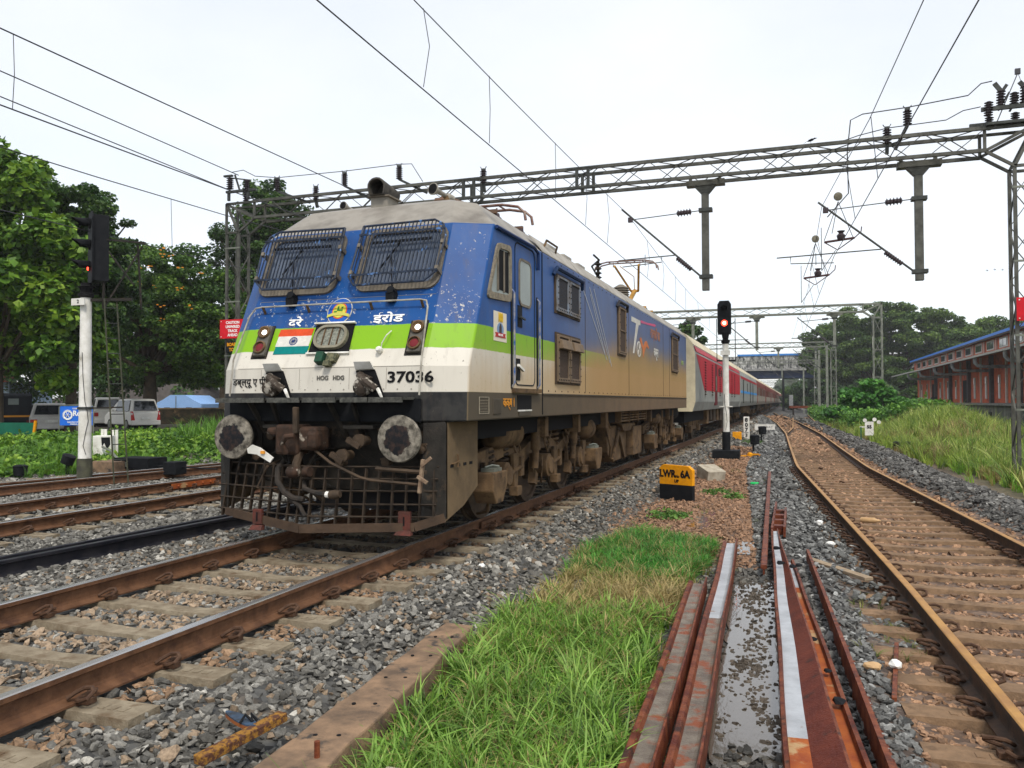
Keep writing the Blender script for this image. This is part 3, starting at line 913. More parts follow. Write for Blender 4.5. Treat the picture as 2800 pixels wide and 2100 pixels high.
    dust = op('MULTIPLY', rg(dz, -.25, .42, 0, 1, True), amt)
    dcol = mix(rg(Yp, 8.5, 14, 0, 1, True), (.47,.33,.155), (.34,.21,.080))
    dcol = mix(rg(Z, 2.0, 2.7), dcol, (.19,.155,.07))
    dcol = mix(rg(noise(1.1, 4), .3, .7, 0, .4), dcol, (.42,.255,.115))
    low = mix(rg(Yp, 8.5, 17), (.080,.064,.042), (.15,.098,.055))
    low = mix(rg(noise(3, 5), .35, .7, 0, .35), low, (.05,.042,.032))
    up_ = mix(op('MULTIPLY', dust, flank), c1_, dcol)
    c2 = mix(op('MULTIPLY', flank, rg(Z, 1.572, 1.565)), up_, low)
    # roof: grey with darker stains
    c2 = mix(op('MULTIPLY', rg(Z, 3.42, 3.44), rg(noise(2.5, 7), .45, .7)), c2, (.13,.115,.095))
    L.new(c2, B.inputs['Base Color'])
    L.new(rg(dust, 0, 1, .5, .85), B.inputs['Roughness']); B.inputs['Specular IOR Level'].default_value = .25
    bn = N.new('ShaderNodeBump'); bn.inputs['Strength'].default_value = .12; bn.inputs['Distance'].default_value = .02
    L.new(op('ADD', noise(1.6, 3), op('MULTIPLY', chip, -.25)), bn.inputs['Height']); L.new(bn.outputs[0], B.inputs['Normal'])
    return m
M['livery'] = livery()
loco = thing('locomotive', 'blue, lime green and white electric locomotive numbered 37036 at the head of the train', 'locomotive', (0, Y0, 0))
YR = 25.45
def ring(z, hw=1.55, fx=1.15, dyf=0, dch=.22, yr=None):
    y = yf(z) + dyf
    yr = YR if yr is None else yr
    k = 0 if fx < 1 else .13
    return [(-fx+k*.3, y, z), (fx, y, z), (hw, y+dch, z), (hw, yr-.12, z), (fx, yr, z), (-fx, yr, z), (-hw+k, yr-.12, z), (-hw+k, y+dch, z)]
rings = [ring(1.27), ring(1.57), ring(1.83), ring(2.28), ring(3.43)]
rings.append([(p[0], p[1], 3.445) for p in ring(3.43, 1.52, 1.12, .03, yr=YR-.03)])
rt = [(-.95, 8.62, 3.80), (.95, 8.62, 3.80), (1.18, 8.75, 3.78), (1.18, YR-.35, 3.78), (.95, YR-.3, 3.80), (-.95, YR-.3, 3.80), (-1.18, YR-.35, 3.78), (-1.18, 8.75, 3.78)]
rings.append(rt)
rings.append([(-.62, 9.25, 3.99), (.62, 9.25, 3.99), (.70, 9.35, 3.985), (.70, YR-.8, 3.985), (.62, YR-.75, 3.99), (-.62, YR-.75, 3.99), (-.70, YR-.8, 3.985), (-.70, 9.35, 3.985)])
mb = MB(); V = [p for r in rings for p in r]; Fc = []
for i in range(len(rings)-1):
    for k in range(8):
        a, b = i*8+k, i*8+(k+1) % 8
        Fc.append((a, b, b+8, a+8))
Fc.append(tuple(range(7, -1, -1))); Fc.append(tuple((len(rings)-1)*8+k for k in range(8)))
mb.add(V, Fc)
mb.build('body', M['livery'], loco, bevel=.035)
# recess line between body and sole bar, panel seams
XS = 1.552
mb = MB(); mb.box(XS-.01, XS+.012, 10.15, 25.3, 1.555, 1.575); mb.build('side_moulding', M['frame_dark'], loco)
mb = MB()
for y in (10.12,): mb.box(XS-.01, XS+.006, y-.012, y+.012, 1.30, 3.42)
mb.build('panel_seam', M['matte_black'], loco)
mb = MB(); mb.box(XS-.03, XS+.045, 8.9, 9.95, 1.575, 1.625); mb.build('door_step', M['dust_steel'], loco)
# roof sections along the cant rail
dirty_roof = pm('roof_grey', (.38,.36,.32), (.24,.22,.19), 3, .75, 0, .2, 20)
y = 10.15
while y < 25.2:
    mb = MB(); y2 = min(y + 1.95, 25.3)
    mb.prism([(1.545, y+.02, 3.44), (1.545, y2-.02, 3.44), (1.36, y2-.02, 3.66), (1.36, y+.02, 3.66)], (-.02, 0, .035))
    mb.build('roof_section', dirty_roof, loco, bevel=.01)
    y += 1.98
mb = MB(); mb.path([(1.40,10.7,3.60),(1.44,10.72,3.70),(1.44,11.25,3.70),(1.40,11.27,3.60)], .016, 6); mb.build('lifting_lug', M['dust_steel'], loco)

# ---- nose
def fprism(mb, pts, o0, o1):
    a = [F(x, z, o0) for x, z in pts]; b = [F(x, z, o1) for x, z in pts]; n = len(pts)
    mb.add(a + b, [tuple(range(n-1, -1, -1)), tuple(range(n, 2*n))] + [(i, (i+1) % n, (i+1) % n + n, i+n) for i in range(n)])
def rrect(x0, x1, z0, z1, r, n=4):
    P = []
    for cx, cz, a0 in ((x1-r, z1-r, 0), (x0+r, z1-r, 90), (x0+r, z0+r, 180), (x1-r, z0+r, 270)):
        for k in range(n+1):
            a = math.radians(a0 + 90*k/n); P.append((cx + r*math.cos(a), cz + r*math.sin(a)))
    return P
def ringmesh(mb, outer, inner, o0, o1):
    n = len(outer); V = [F(x, z, o0) for x, z in outer] + [F(x, z, o1) for x, z in outer] + [F(x, z, o1) for x, z in inner] + [F(x, z, o0) for x, z in inner]
    Fc = []
    for i in range(n):
        j = (i+1) % n
        for r in range(3): Fc.append((r*n+i, r*n+j, (r+1)*n+j, (r+1)*n+i))
    mb.add(V, Fc)
grey_frame = pm('grimy_window_rubber', (.12,.105,.085), (.20,.175,.14), 8, .8, 0, .3, 40)
cage_mat = pm('chipped_blue_black_bars', (.02,.024,.032), (.035,.05,.085), 14, .45, 0, .2, 60, c3=(.10,.20,.42), t3=(.60,.66), s3=9)
M['screen_glass'] = pm('windscreen_glass', (.075,.10,.15), (.04,.055,.08), 3, .08, spec=.8)
for sgn in (-1, 1):
    w = thing('windscreen', None, None); w.parent = loco; w["label"] = 'caged windscreen, ' + ('left' if sgn < 0 else 'right') + ' half as seen from the front'
    o_ = rrect(.12, 1.13, 2.66, 3.395, .13); i_ = rrect(.19, 1.06, 2.73, 3.33, .09); g_ = rrect(.18, 1.07, 2.72, 3.34, .09)
    fl = lambda P: [(sgn*x, z) for x, z in P]
    mb = MB(); ringmesh(mb, fl(o_), fl(i_), -.005, .028); mb.build('window_frame', grey_frame, w)
    mb = MB(); fprism(mb, fl(g_), -.02, .006); mb.build('pane', M['screen_glass'], w)
    # rim of the cage
    R_ = [(.12,3.385),(.99,3.40),(1.10,3.34),(1.155,3.20),(1.12,2.79),(1.0,2.69),(.17,2.68),(.085,2.78),(.12,3.385)]
    mb = MB(); mb.path([F(sgn*x, z, .115) for x, z in R_], .013, 6)
    mb.build('guard_rim', cage_mat, w)
    for q in range(22):
        x = .13 + q*.0455
        zt = np.interp(x, [.12,.99,1.10,1.155], [3.385,3.40,3.34,3.2]); zb = np.interp(x, [.085,.17,1.0,1.12], [2.78,2.68,2.69,2.79])
        dx = .025*(0 if sgn > 0 else 0)
        mb = MB(); mb.bar(F(sgn*x, zb, .115), F(sgn*(x+.012), zt, .115), .008, .014); mb.build('guard_bar', cage_mat, w)
    for z in (2.79, 3.27):
        mb = MB(); mb.bar(F(sgn*.1, z, .13), F(sgn*1.14, z+.01, .13), .012, .022); mb.build('cross_bar', cage_mat, w)
    mb = MB(); mb.bar(F(sgn*.25, 3.18, .10), F(sgn*1.0, 3.19, .10), .012, .03); mb.build('cross_bar', M['black_paint'], w)
    # brackets
    for (x, z) in ((.12,3.15),(1.13,3.13),(.1,2.83),(1.12,2.83)):
        mb = MB(); mb.bar(F(sgn*x, z, 0), F(sgn*x, z, .13), .035, .045); mb.build('guard_bracket', grey_frame, w)
    # wiper
    wx = .62
    mb = MB(); mb.tube(F(sgn*wx, 2.62, 0), F(sgn*wx, 2.62, .10), .045, 8); mb.box(sgn*wx-.05, sgn*wx+.05, yf(2.6)-.09, yf(2.6), 2.53, 2.63)
    mb.bar(F(sgn*wx, 2.64, .06), F(sgn*wx - .12, 3.08, .05), .014, .014); mb.bar(F(sgn*wx-.22, 2.90, .045), F(sgn*wx-.04, 3.2, .045), .010, .02)
    mb.build('wiper', M['black_paint'], loco)
# handrail
mb = MB()
pr = [(-1.12,1.53),(-1.12,1.9),(-1.09,2.40),(-1.04,2.49),(-.95,2.50),(0,2.505),(.98,2.505),(1.06,2.49),(1.09,2.42),(1.14,1.9),(1.14,1.53)]
mb.path([F(x, z, .075) for x, z in pr], .0095, 6); mb.build('handrail', pm('grimy_handrail', (.42,.40,.34), (.20,.18,.15), 8, .6), loco, smooth=True)
for x in (-.95, -.38, .40, 1.0):
    mb = MB(); mb.bar(F(x, 2.46, 0), F(x, 2.50, .08), .022, .022); mb.build('handrail_bracket', M['dust_steel'], loco)
# light clusters in recesses
pale_recess = pm('recess_panel', (.45,.44,.40), (.30,.29,.26), 6, .7)
for sgn in (-1, 1):
    cx = 1.0*sgn - (.0 if sgn > 0 else -.14)
    lc = thing('light_cluster', None, None); lc.parent = loco
    mb = MB(); fprism(mb, [(cx-.10,1.94),(cx+.10,1.94),(cx+.10,2.31),(cx-.10,2.31)], -.0, .008); mb.build('recess', M['dark_steel'], lc)
    mb = MB(); fprism(mb, [(cx-.065,1.96),(cx+.085,1.96),(cx+.085,2.295),(cx-.065,2.295)], .0, .045); mb.build('housing', pm('light_box_grey', (.13,.12,.10), (.08,.075,.065), 9, .6), lc, bevel=.008)
    nrm = (F(cx, 2.2, 1) - F(cx, 2.2, 0)).normalized()
    for z, mt in ((2.215, 'white_lamp'), (2.045, 'red_lens')):
        mb = MB(); mb.lathe(F(cx+.01, z, .02), nrm, [(0,.074),(.05,.074),(.055,.062),(.03,.060),(.028,.0)], 18); mb.build('lamp_bezel', M['dust_steel'], lc, smooth=True)
        mb = MB(); r_ = .030 if mt == 'white_lamp' else .052
        mb.lathe(F(cx+.01, z, .045), nrm, [(0,r_),(.012,r_*.9),(.018,r_*.5)], 14); mb.build('lamp', M[mt], lc, smooth=True)
# headlight
hl = thing('headlight', None, None); hl.parent = loco
mb = MB(); fprism(mb, [(-.245,1.985),(.245,1.985),(.235,2.30),(-.235,2.30)], 0, .010); mb.build('recess', M['matte_black'], hl)
mb = MB(); fprism(mb, [(-.26,1.97),(.26,1.97),(.26,1.985),(-.26,1.985)], 0, .03); fprism(mb, [(-.25,2.30),(.25,2.30),(.25,2.315),(-.25,2.315)], 0, .04); mb.build('recess_lip', M['white_paint'], hl)
o_ = rrect(-.20,.20,2.02,2.275,.12,5); i_ = rrect(-.17,.17,2.045,2.25,.10,5)
mb = MB(); ringmesh(mb, o_, i_, .01, .055); mb.build('bezel', pm('bezel', (.26,.24,.18), (.18,.165,.12), 9, .5), hl)
mb = MB(); fprism(mb, rrect(-.175,.175,2.04,2.255,.10,5), .01, .03); mb.build('lens', pm('ribbed_lens', (.33,.34,.28), (.13,.14,.12), 45, .18, 0, .9, 70), hl)
for x in (-.09, 0, .09):
    mb = MB(); fprism(mb, [(x-.006,2.04),(x+.006,2.04),(x+.006,2.255),(x-.006,2.255)], .03, .042); mb.build('lens_bar', M['dust_steel'], hl)
# tricolour flag panel
fl_ = thing('flag_panel', None, None); fl_.parent = loco
for (z0, z1, c_) in ((2.185,2.265,(.62,.075,.022)), (2.07,2.185,(.66,.64,.58)), (1.985,2.07,(.0,.19,.18))):
    mb = MB(); fprism(mb, [(-.70+.01,z0),(-.27,z0),(-.26,z1),(-.68,z1)], .0, .006); mb.build('stripe', pm('flag_paint', c_, tuple(v*.8 for v in c_), 20, .6), fl_)
mb = MB(); P1 = [(-.475+.05*math.cos(a), 2.128+.045*math.sin(a)) for a in np.linspace(0,2*math.pi,25)[:-1]]; P2 = [(-.475+.042*math.cos(a), 2.128+.038*math.sin(a)) for a in np.linspace(0,2*math.pi,25)[:-1]]
ringmesh(mb, P1, P2, .005, .010); mb.build('wheel_emblem', pm('navy_paint', (.02,.04,.16), None), fl_)
mb = MB()
for q in range(12):
    a = q*math.pi/12; mb.bar(F(-.475+.041*math.cos(a), 2.128+.037*math.sin(a), .008), F(-.475-.041*math.cos(a), 2.128-.037*math.sin(a), .008), .002, .002)
mb.tube(F(-.475,2.128,.004), F(-.475,2.128,.011), .01, 8)
mb.build('wheel_spokes', pm('navy_paint2', (.02,.04,.16), None), fl_)
# round emblem
em = thing('round_emblem', None, None); em.parent = loco
EMZ = .02
def disc(r, c_, o0, o1, name, cx=.01, cz=2.450, ez=1.0):
    mb = MB(); fprism(mb, [(cx+r*math.cos(a), cz+r*ez*math.sin(a)) for a in np.linspace(0,2*math.pi,29)[:-1]], o0, o1); return mb.build(name, pm(name+'_paint', c_, tuple(v*.75 for v in c_), 30, .6), em)
disc(.150, (.62,.62,.55), 0, .010, 'outer_ring'); disc(.142, (.02,.10,.42), 0, .013, 'blue_ring'); disc(.090, (.70,.12,.03), 0, .016, 'red_ring'); disc(.078, (.62,.58,.08), 0, .019, 'yellow_disc')
mb = MB()
for (x, z, w, h) in ((-.01,2.475,.018,.05),(.025,2.455,.05,.016),(-.035,2.44,.035,.014),(.04,2.485,.02,.02)): fprism(mb, [(x-w/2,z-h/2),(x+w/2,z-h/2),(x+w/2,z+h/2),(x-w/2,z+h/2)], .018, .023)
mb.build('green_figure', pm('green_paint', (.03,.20,.03), None), em)
mb = MB(); fprism(mb, [(-.125,2.375),(-.06,2.392),(.01,2.398),(.08,2.392),(.145,2.375),(.145,2.405),(.08,2.425),(.01,2.43),(-.06,2.425),(-.125,2.405)], .018, .024); mb.build('ribbon', pm('ribbon_paint', (.50,.48,.10), None), em)
bf = lambda z: basis((1,0,0), F(0,z+.1)-F(0,z-.1))
BLK = M['matte_black']; WHT = M['white_clean']
lettering('हैवेल', .05, F(.01,2.31,.016), bf(2.31), pm('yel_letter', (.7,.6,.05), None), em, .002) if False else None
lettering('दरे', .135, F(-.52, 2.335, .006), bf(2.33), WHT, loco, .003, 1.3)
lettering('ईरोड', .135, F(.62, 2.345, .006), bf(2.33), WHT, loco, .003, 1.5)
lettering('37036', .155, F(1.00, 1.715, .006), bf(1.7), BLK, loco, .004, 1.35)
lettering('HOG   HDG', .062, F(.08, 1.72, .006), bf(1.7), pm('faded_black', (.12,.115,.10), None), loco, .002, 1.0)
lettering('डब्ल्यू ए पी', .105, F(-.93, 1.685, .006), bf(1.7), BLK, loco, .001, .92)
# fixtures
gm = pm('bottle_green', (.012,.07,.04), (.02,.05,.03), 12, .5)
mb = MB(); fprism(mb, [(-.09,1.855),(.0,1.855),(.0,1.965),(-.09,1.965)], 0, .09); mb.build('green_box', gm, loco, bevel=.006)
mb = MB(); fprism(mb, [(.03,1.86),(.13,1.875),(.15,1.955),(.03,1.965)], 0, .06); fprism(mb, [(.02,1.83),(.09,1.83),(.09,1.87),(.02,1.87)], 0, .08); mb.build('socket', pm('corroded_green_metal', (.20,.19,.11), (.04,.05,.035), 30, .7, 0, .8), loco)
mb = MB(); mb.path([F(.62,2.02,.0), F(.64,2.05,.05), F(.69,2.12,.08), F(.70,2.2,.02)], .006, 5); mb.lathe(F(.62,2.0,.0), (0,-1,.2), [(0,.03),(.05,.035),(.08,.02)], 10); mb.build('socket', M['white_paint'], loco)
for cx in (-.56, .54):
    ju = thing('jumper_coupling', None, None); ju.parent = loco
    mb = MB(); mb.prism([F(cx-.16,1.79,.002), F(cx+.06,1.80,.002), F(cx+.18,1.52,.002), F(cx-.06,1.52,.002)], (0,-.006,0)); mb.build('recess', M['matte_black'], ju)
    mb = MB(); mb.prism([F(cx-.155,1.79,.0), F(cx+.055,1.80,.0), F(cx+.045,1.84,.07), F(cx-.145,1.84,.07)], (0,-.03,.01)); mb.build('hood', M['white_paint'], ju)
    mb = MB(); mb.path([F(cx-.1,1.74,.02), F(cx-.05,1.71,.09), F(cx+.03,1.65,.10), F(cx+.09,1.60,.05)], .045, 8); mb.lathe(F(cx-.06,1.63,.0), (.1,-1,-.2), [(0,.10),(.06,.10),(.10,.085),(.12,.04)], 12); mb.obox(F(cx-.02,1.72,.06), .14, .06, .05, Matrix.Rotation(.4,3,'Y'))
    mb.build('plug', pm('dirty_connector', (.035,.028,.022), (.075,.058,.045), 9, .6, 0, .6, c3=(.36,.33,.28), t3=(.55,.60), s3=11), ju, smooth=True)
    mb = MB(); mb.path([F(cx+.12,1.60,.05), F(cx+.16,1.55,.07), F(cx+.19,1.47,.05)], [.02,.018,.01], 6); mb.build('handle', M['white_paint'], ju)
# headstock, ledge, struts
mb = MB(); mb.box(-1.34, 1.34, 7.44, 7.7, 1.0, 1.27); mb.box(-1.30, 1.30, 7.55, 7.62, .55, 1.05); mb.build('headstock', M['dark_steel'], loco)
for (x0, x1) in ((-1.12,-.50),(-.48,-.08),(-.06,.34),(.38,.70),(.70,1.08)):
    mb = MB(); mb.box(x0, x1-.015, 7.06, 7.34, 1.49, 1.515); mb.box(x0, x1-.015, 7.055, 7.075, 1.465, 1.515); mb.build('foot_ledge', pm('worn_tread_plate', (.12,.12,.105), (.05,.05,.045), 25, .55, .3, .4), loco)
for x in (-.62, .34):
    mb = MB()
    for dx in (-.14, .14): mb.bar((x+dx-.04, 7.2, 1.48), (x+dx*.7, 7.42, 1.10), .03, .05)
    mb.build('ledge_strut', M['dark_steel'], loco)
for x in (-.46, .50): MB().box(x-.17, x+.17, 7.2, 7.42, 1.20, 1.235).build('foot_ledge', M['dark_steel'], loco)
mb = MB(); mb.box(-1.14, 1.14, 7.318, 7.335, 1.27, 1.50); mb.build('nose_apron', M['black_paint'], loco)
# buffers
def buffer_face(cx):
    """scraped steel disc with an irregular greasy centre"""
    m, N, L, B = newmat('greasy_buffer_face'); B.inputs['Roughness'].default_value = .7; B.inputs['Specular IOR Level'].default_value = .2
    geo = N.new('ShaderNodeNewGeometry')
    def noise(sc, det):
        n = N.new('ShaderNodeTexNoise'); n.inputs['Scale'].default_value = sc; n.inputs['Detail'].default_value = det; n.inputs['Roughness'].default_value = .65
        L.new(geo.outputs['Position'], n.inputs['Vector']); return n.outputs[0]
    d = N.new('ShaderNodeVectorMath'); d.operation = 'DISTANCE'; L.new(geo.outputs['Position'], d.inputs[0]); d.inputs[1].default_value = (cx, Y0, 1.105)
    ad = N.new('ShaderNodeMath'); ad.operation = 'MULTIPLY_ADD'; L.new(noise(7, 5), ad.inputs[0]); ad.inputs[1].default_value = .20; L.new(d.outputs['Value'], ad.inputs[2])
    r = N.new('ShaderNodeMapRange'); r.inputs[1].default_value = .238; r.inputs[2].default_value = .252; L.new(ad.outputs[0], r.inputs[0])
    c1 = N.new('ShaderNodeValToRGB'); e = c1.color_ramp.elements; e[0].position = .36; e[0].color = (.045,.040,.032,1); e[1].position = .62; e[1].color = (.27,.245,.20,1); L.new(noise(13, 8), c1.inputs[0])
    c2 = N.new('ShaderNodeValToRGB'); e = c2.color_ramp.elements; e[0].position = .45; e[0].color = (.008,.009,.012,1); e[1].position = .75; e[1].color = (.06,.035,.025,1); L.new(noise(16, 6), c2.inputs[0])
    mx = N.new('ShaderNodeMix'); mx.data_type = 'RGBA'; L.new(r.outputs[0], mx.inputs[0]); L.new(c2.outputs[0], mx.inputs[6]); L.new(c1.outputs[0], mx.inputs[7])
    L.new(mx.outputs[2], B.inputs['Base Color'])
    bn = N.new('ShaderNodeBump'); bn.inputs['Strength'].default_value = .3; bn.inputs['Distance'].default_value = .01; L.new(noise(30, 5), bn.inputs['Height']); L.new(bn.outputs[0], B.inputs['Normal'])
    return m
for x in (-.978, .978):
    b_ = thing('buffer', None, None); b_.parent = loco
    MB().lathe((x, Y0+.075, 1.105), (0,-1,0), [(0,.228),(.035,.236),(.055,.226),(.07,.15),(.075,.0)], 40).build('plate', buffer_face(x), b_, smooth=True)
    MB().lathe((x, Y0+.07, 1.105), (0,1,0), [(0,.09),(.12,.09),(.121,.13),(.30,.135),(.301,.165),(.36,.165)], 22).build('casing', M['dark_steel'], b_, smooth=True)
    mb = MB(); mb.box(x-.19, x+.19, 7.42-.015, 7.42, .93, 1.28)
    for dx in (-.15,.15):
        for dz in (-.12,.14): mb.tube((x+dx, 7.42, 1.10+dz), (x+dx, 7.375, 1.10+dz), .022, 6)
    mb.build('mounting', M['dark_steel'], b_)
# coupler
cp = thing('coupler', None, None); cp.parent = loco
cm = pm('rusty_cast_coupler', (.075,.043,.029), (.028,.021,.017), 12, .7, .2, .4, 50, c3=(.50,.44,.36), t3=(.60,.68), s3=6)
mb = MB(); mb.box(-.40,-.12,7.08,7.35,.93,1.24); mb.box(-.52,-.38,7.10,7.25,1.13,1.21); mb.build('head', cm, cp, bevel=.03)
mb = MB(); mb.box(-.10,.12,7.05,7.30,.98,1.22); mb.box(.02,.14,7.0,7.15,1.00,1.18); mb.build('knuckle', cm, cp, bevel=.035)
mb = MB(); mb.path([(-.22,7.02,.95),(-.24,6.98,1.05),(-.19,6.97,1.12),(-.10,6.99,1.13)], .03, 8); mb.build('lock_lift', cm, cp, smooth=True)
MB().box(-.15,.05,7.30,7.5,.98,1.20).build('shank', M['dark_steel'], cp, bevel=.01)
mb = MB(); mb.box(-.155,-.10,7.03,7.08,1.15,1.42); mb.build('upright_lever', M['dust_dark'], cp, bevel=.01)
mb = MB(); mb.prism([(-.72,7.06,.99),(-.66,7.06,1.03),(-.56,7.06,1.0),(-.40,7.06,.90),(-.44,7.06,.85),(-.60,7.06,.93),(-.71,7.06,.94)], (0,.015,0)); mb.build('tag_plate', M['white_paint'], cp)
MB().obox((-.52,7.05,.955), .045, .02, .03, Matrix.Identity(3)).build('reflector', M['orange_txt'], cp)
mb = MB(); mb.path([(-.14,7.15,.95),(-.15,7.1,.84),(-.13,7.08,.76)], .045, 8); mb.build('hanging_link', M['dust_dark'], cp, smooth=True)
mb = MB(); mb.lathe((-.22,7.06,.76), (1,0,0), [(0,.05),(.02,.06),(.10,.055),(.13,.04)], 12); mb.lathe((-.03,7.06,.77), (1,-.2,0), [(0,.03),(.02,.06),(.08,.05)], 12); mb.build('shackle', cm, cp, smooth=True)
mb = MB(); mb.path([(.07,7.1,.98),(.30,7.03,.86),(.62,7.03,.73),(.75,7.03,.705),(1.26,7.05,.675)], .015, 6); mb.build('uncoupling_rod', M['dust_dark'], cp)
mb = MB(); mb.path([(.75,7.12,.81),(1.30,7.10,.79)], .022, 6); mb.build('uncoupling_rod', M['dust_dark'], cp)
mb = MB(); mb.bar((1.27,7.02,.60),(1.31,7.02,.92),.03,.04); mb.bar((1.30,7.0,.86),(1.40,7.0,.94),.02,.03); mb.bar((1.26,7.0,.76),(1.36,7.0,.70),.03,.03); mb.build('bracket', pm('pale_rusty', (.30,.22,.15), (.14,.09,.06), 14, .7), cp)
# hoses
hs = thing('brake_hose', None, None); hs.parent = loco
mb = MB(); mb.path([(-.40,7.3,.88),(-.39,7.12,.78),(-.34,7.05,.66),(-.24,7.02,.56),(-.14,7.03,.50),(-.02,7.04,.49)], .03, 8); mb.build('hose', M['rubber'], hs, smooth=True)
mb = MB(); mb.path([(-.12,7.2,.70),(-.02,7.05,.60),(.12,7.0,.57),(.28,7.0,.55)], .026, 8); mb.build('hose', M['rubber'], hs, smooth=True)
mb = MB(); mb.tube((.26,7.0,.555),(.30,7.0,.55),.032,10); mb.build('hose_clamp', M['white_paint'], hs)
mb = MB(); mb.lathe((.30,7.0,.55),(1,0,.1),[(0,.035),(.06,.05),(.12,.035)],10); mb.build('hose_end', M['dust_dark'], hs, smooth=True)
mb = MB(); mb.path([(-.20,7.04,.50),(-.05,7.02,.42),(.0,7.0,.36),(.02,7.0,.33)], .022, 7); mb.build('hose', M['rubber'], hs, smooth=True)
for (x, z) in ((.55,1.08),(.36,.93)):
    mb = MB(); mb.lathe((x,7.3,z),(0,-1,0),[(0,.05),(.12,.05),(.13,.07),(.18,.07)],10); mb.obox((x-.05,7.12,z-.02),.16,.05,.05,Matrix.Rotation(.5,3,'Y')); mb.build('air_valve', M['dust_dark'], loco, smooth=True)
rr_ = random.Random(4)
for k in range(9):     # air pipes, cables and brackets crowding the headstock
    x0 = rr_.uniform(-1.05, .95); z0 = rr_.uniform(.80, 1.22); mb = MB()
    pts = [(x0, 7.42, z0), (x0+rr_.uniform(-.05,.05), rr_.uniform(7.2,7.32), z0-.05), (x0+rr_.uniform(-.15,.2), rr_.uniform(7.15,7.3), z0-rr_.uniform(.12,.28)), (x0+rr_.uniform(-.25,.3), 7.40, z0-rr_.uniform(.2,.42))]
    mb.path(pts, rr_.uniform(.012, .024), 6); mb.build('air_pipe', M['dark_steel'] if k % 3 else M['dust_dark'], loco, smooth=True)
for (x, z) in ((-.80,.90),(-.62,1.12),(.22,.84),(.75,.86),(1.14,1.0),(.72,1.16),(-.30,.80)):
    mb = MB(); mb.lathe((x,7.43,z),(0,-1,0),[(0,.035),(.07,.035),(.075,.055),(.12,.05),(.13,.03)],9); mb.bar((x-.06,7.33,z+.03),(x+.07,7.31,z+.05),.025,.02); mb.build('air_cock', M['dust_dark'], loco, smooth=True)
# cattle guard: grille between side plates
cg = thing('cattle_guard', None, None); cg.parent = loco
def gx(x):   # plan shape of the guard: pointed ahead in the middle
    return 7.02 + .33*max(0, abs(x) - .1)/1.4
bm_ = pm('guard_bar_steel', (.05,.036,.025), (.022,.017,.013), 8, .7, 0, .3, 50)
zb = .20
for x in np.linspace(-1.22, 1.28, 19):
    mb = MB(); top = .80 if x > -.2 else .82
    mb.bar((x*.97+.015, gx(x)+.10, top), (x, gx(x)+.02, zb+.05), .016, .04); mb.build('guard_bar', bm_, cg)
MB().box(-.25,1.26,7.62,7.95,.34,1.0).build('shade_box', M['matte_black'], cg)  # matte black box added behind the grille so the gap reads dark
MB().box(-1.26,-.25,7.9,8.2,.60,1.0).build('cross_member', M['matte_black'], cg)
for z in (.33, .45, .58, .70, .82):
    mb = MB(); f = (z-.2)/.6*.1
    mb.path([(-1.28, gx(1.28)+f, z), (-.1, gx(0)+f, z-.005), (.1, gx(0)+f, z-.005), (1.30, gx(1.3)+f, z)], .011, 5); mb.build('cross_rod', bm_, cg)
mb = MB()
mb.bar((-1.15, gx(1.15), .30), (-.85, gx(.85), .27), .02, .07); 
mb.bar((-1.0, gx(1.0)-.01, .29), (-.05, gx(0)-.01, .20), .03, .085)
mb.bar((-.05, gx(0)-.01, .20), (1.12, gx(1.0)-.01, .24), .03, .085); mb.bar((1.12, gx(1.0)-.01, .24), (1.40, gx(1.3)+.02, .33), .03, .085)
mb.build('bottom_rail', pm('brown_guard_rail', (.085,.055,.036), (.05,.034,.024), 6, .7, 0, .3, 40), cg)
for x, z, s_ in ((1.02,.27,1.0),(-.62,.26,.85)):
    mb = MB(); mb.box(x-.065*s_, x+.065*s_, gx(x)-.05, gx(x)-.01, z-.06*s_, z+.12*s_); mb.prism([(x-.07*s_,gx(x)-.05,z-.06),(x+.07*s_,gx(x)-.05,z-.06),(x+.085*s_,gx(x)-.08,z-.11),(x-.10*s_,gx(x)-.08,z-.11)],(0,.06,0))
    mb.build('hook_plate', pm('red_brown_plate', (.12,.036,.027), (.06,.028,.022), 14, .6, 0, .3), cg, bevel=.004)
    MB().box(x-.008, x+.008, gx(x)-.054, gx(x)-.049, z-.02, z+.07).build('slot', M['matte_black'], cg)
# side plates that carry the guard
dust_plate = pm('dusty_side_plate', (.17,.118,.066), (.11,.078,.046), 3, .85, 0, .2, 40)
for sg in (1, -1):
    mb = MB(); mb.prism([(sg*1.33,7.45,1.26),(sg*1.33,8.30,1.26),(sg*1.33,8.30,.55),(sg*1.33,7.9,.38),(sg*1.33,7.45,.28)], (sg*.03,0,0)); mb.build('side_plate', dust_plate, loco)
    mb = MB(); mb.prism([(sg*1.15,7.36,1.26),(sg*1.36,7.45,1.26),(sg*1.36,7.45,.30),(sg*1.15,7.30,.28)], (0,.025,0)); mb.build('corner_plate', M['dark_steel'], loco)
mb = MB()
for q in range(4): mb.box(1.358, 1.364, 7.55+q*.17, 7.63+q*.17, .80, .83)
mb.build('slot', M['matte_black'], loco)
mb = MB(); mb.path([(1.20,7.38,.84),(1.38,7.6,.84),(1.40,7.7,.86)], .008, 5); mb.bar((1.39,7.68,.80),(1.39,7.68,.93),.02,.02); mb.build('latch_rod', M['dust_steel'], loco)
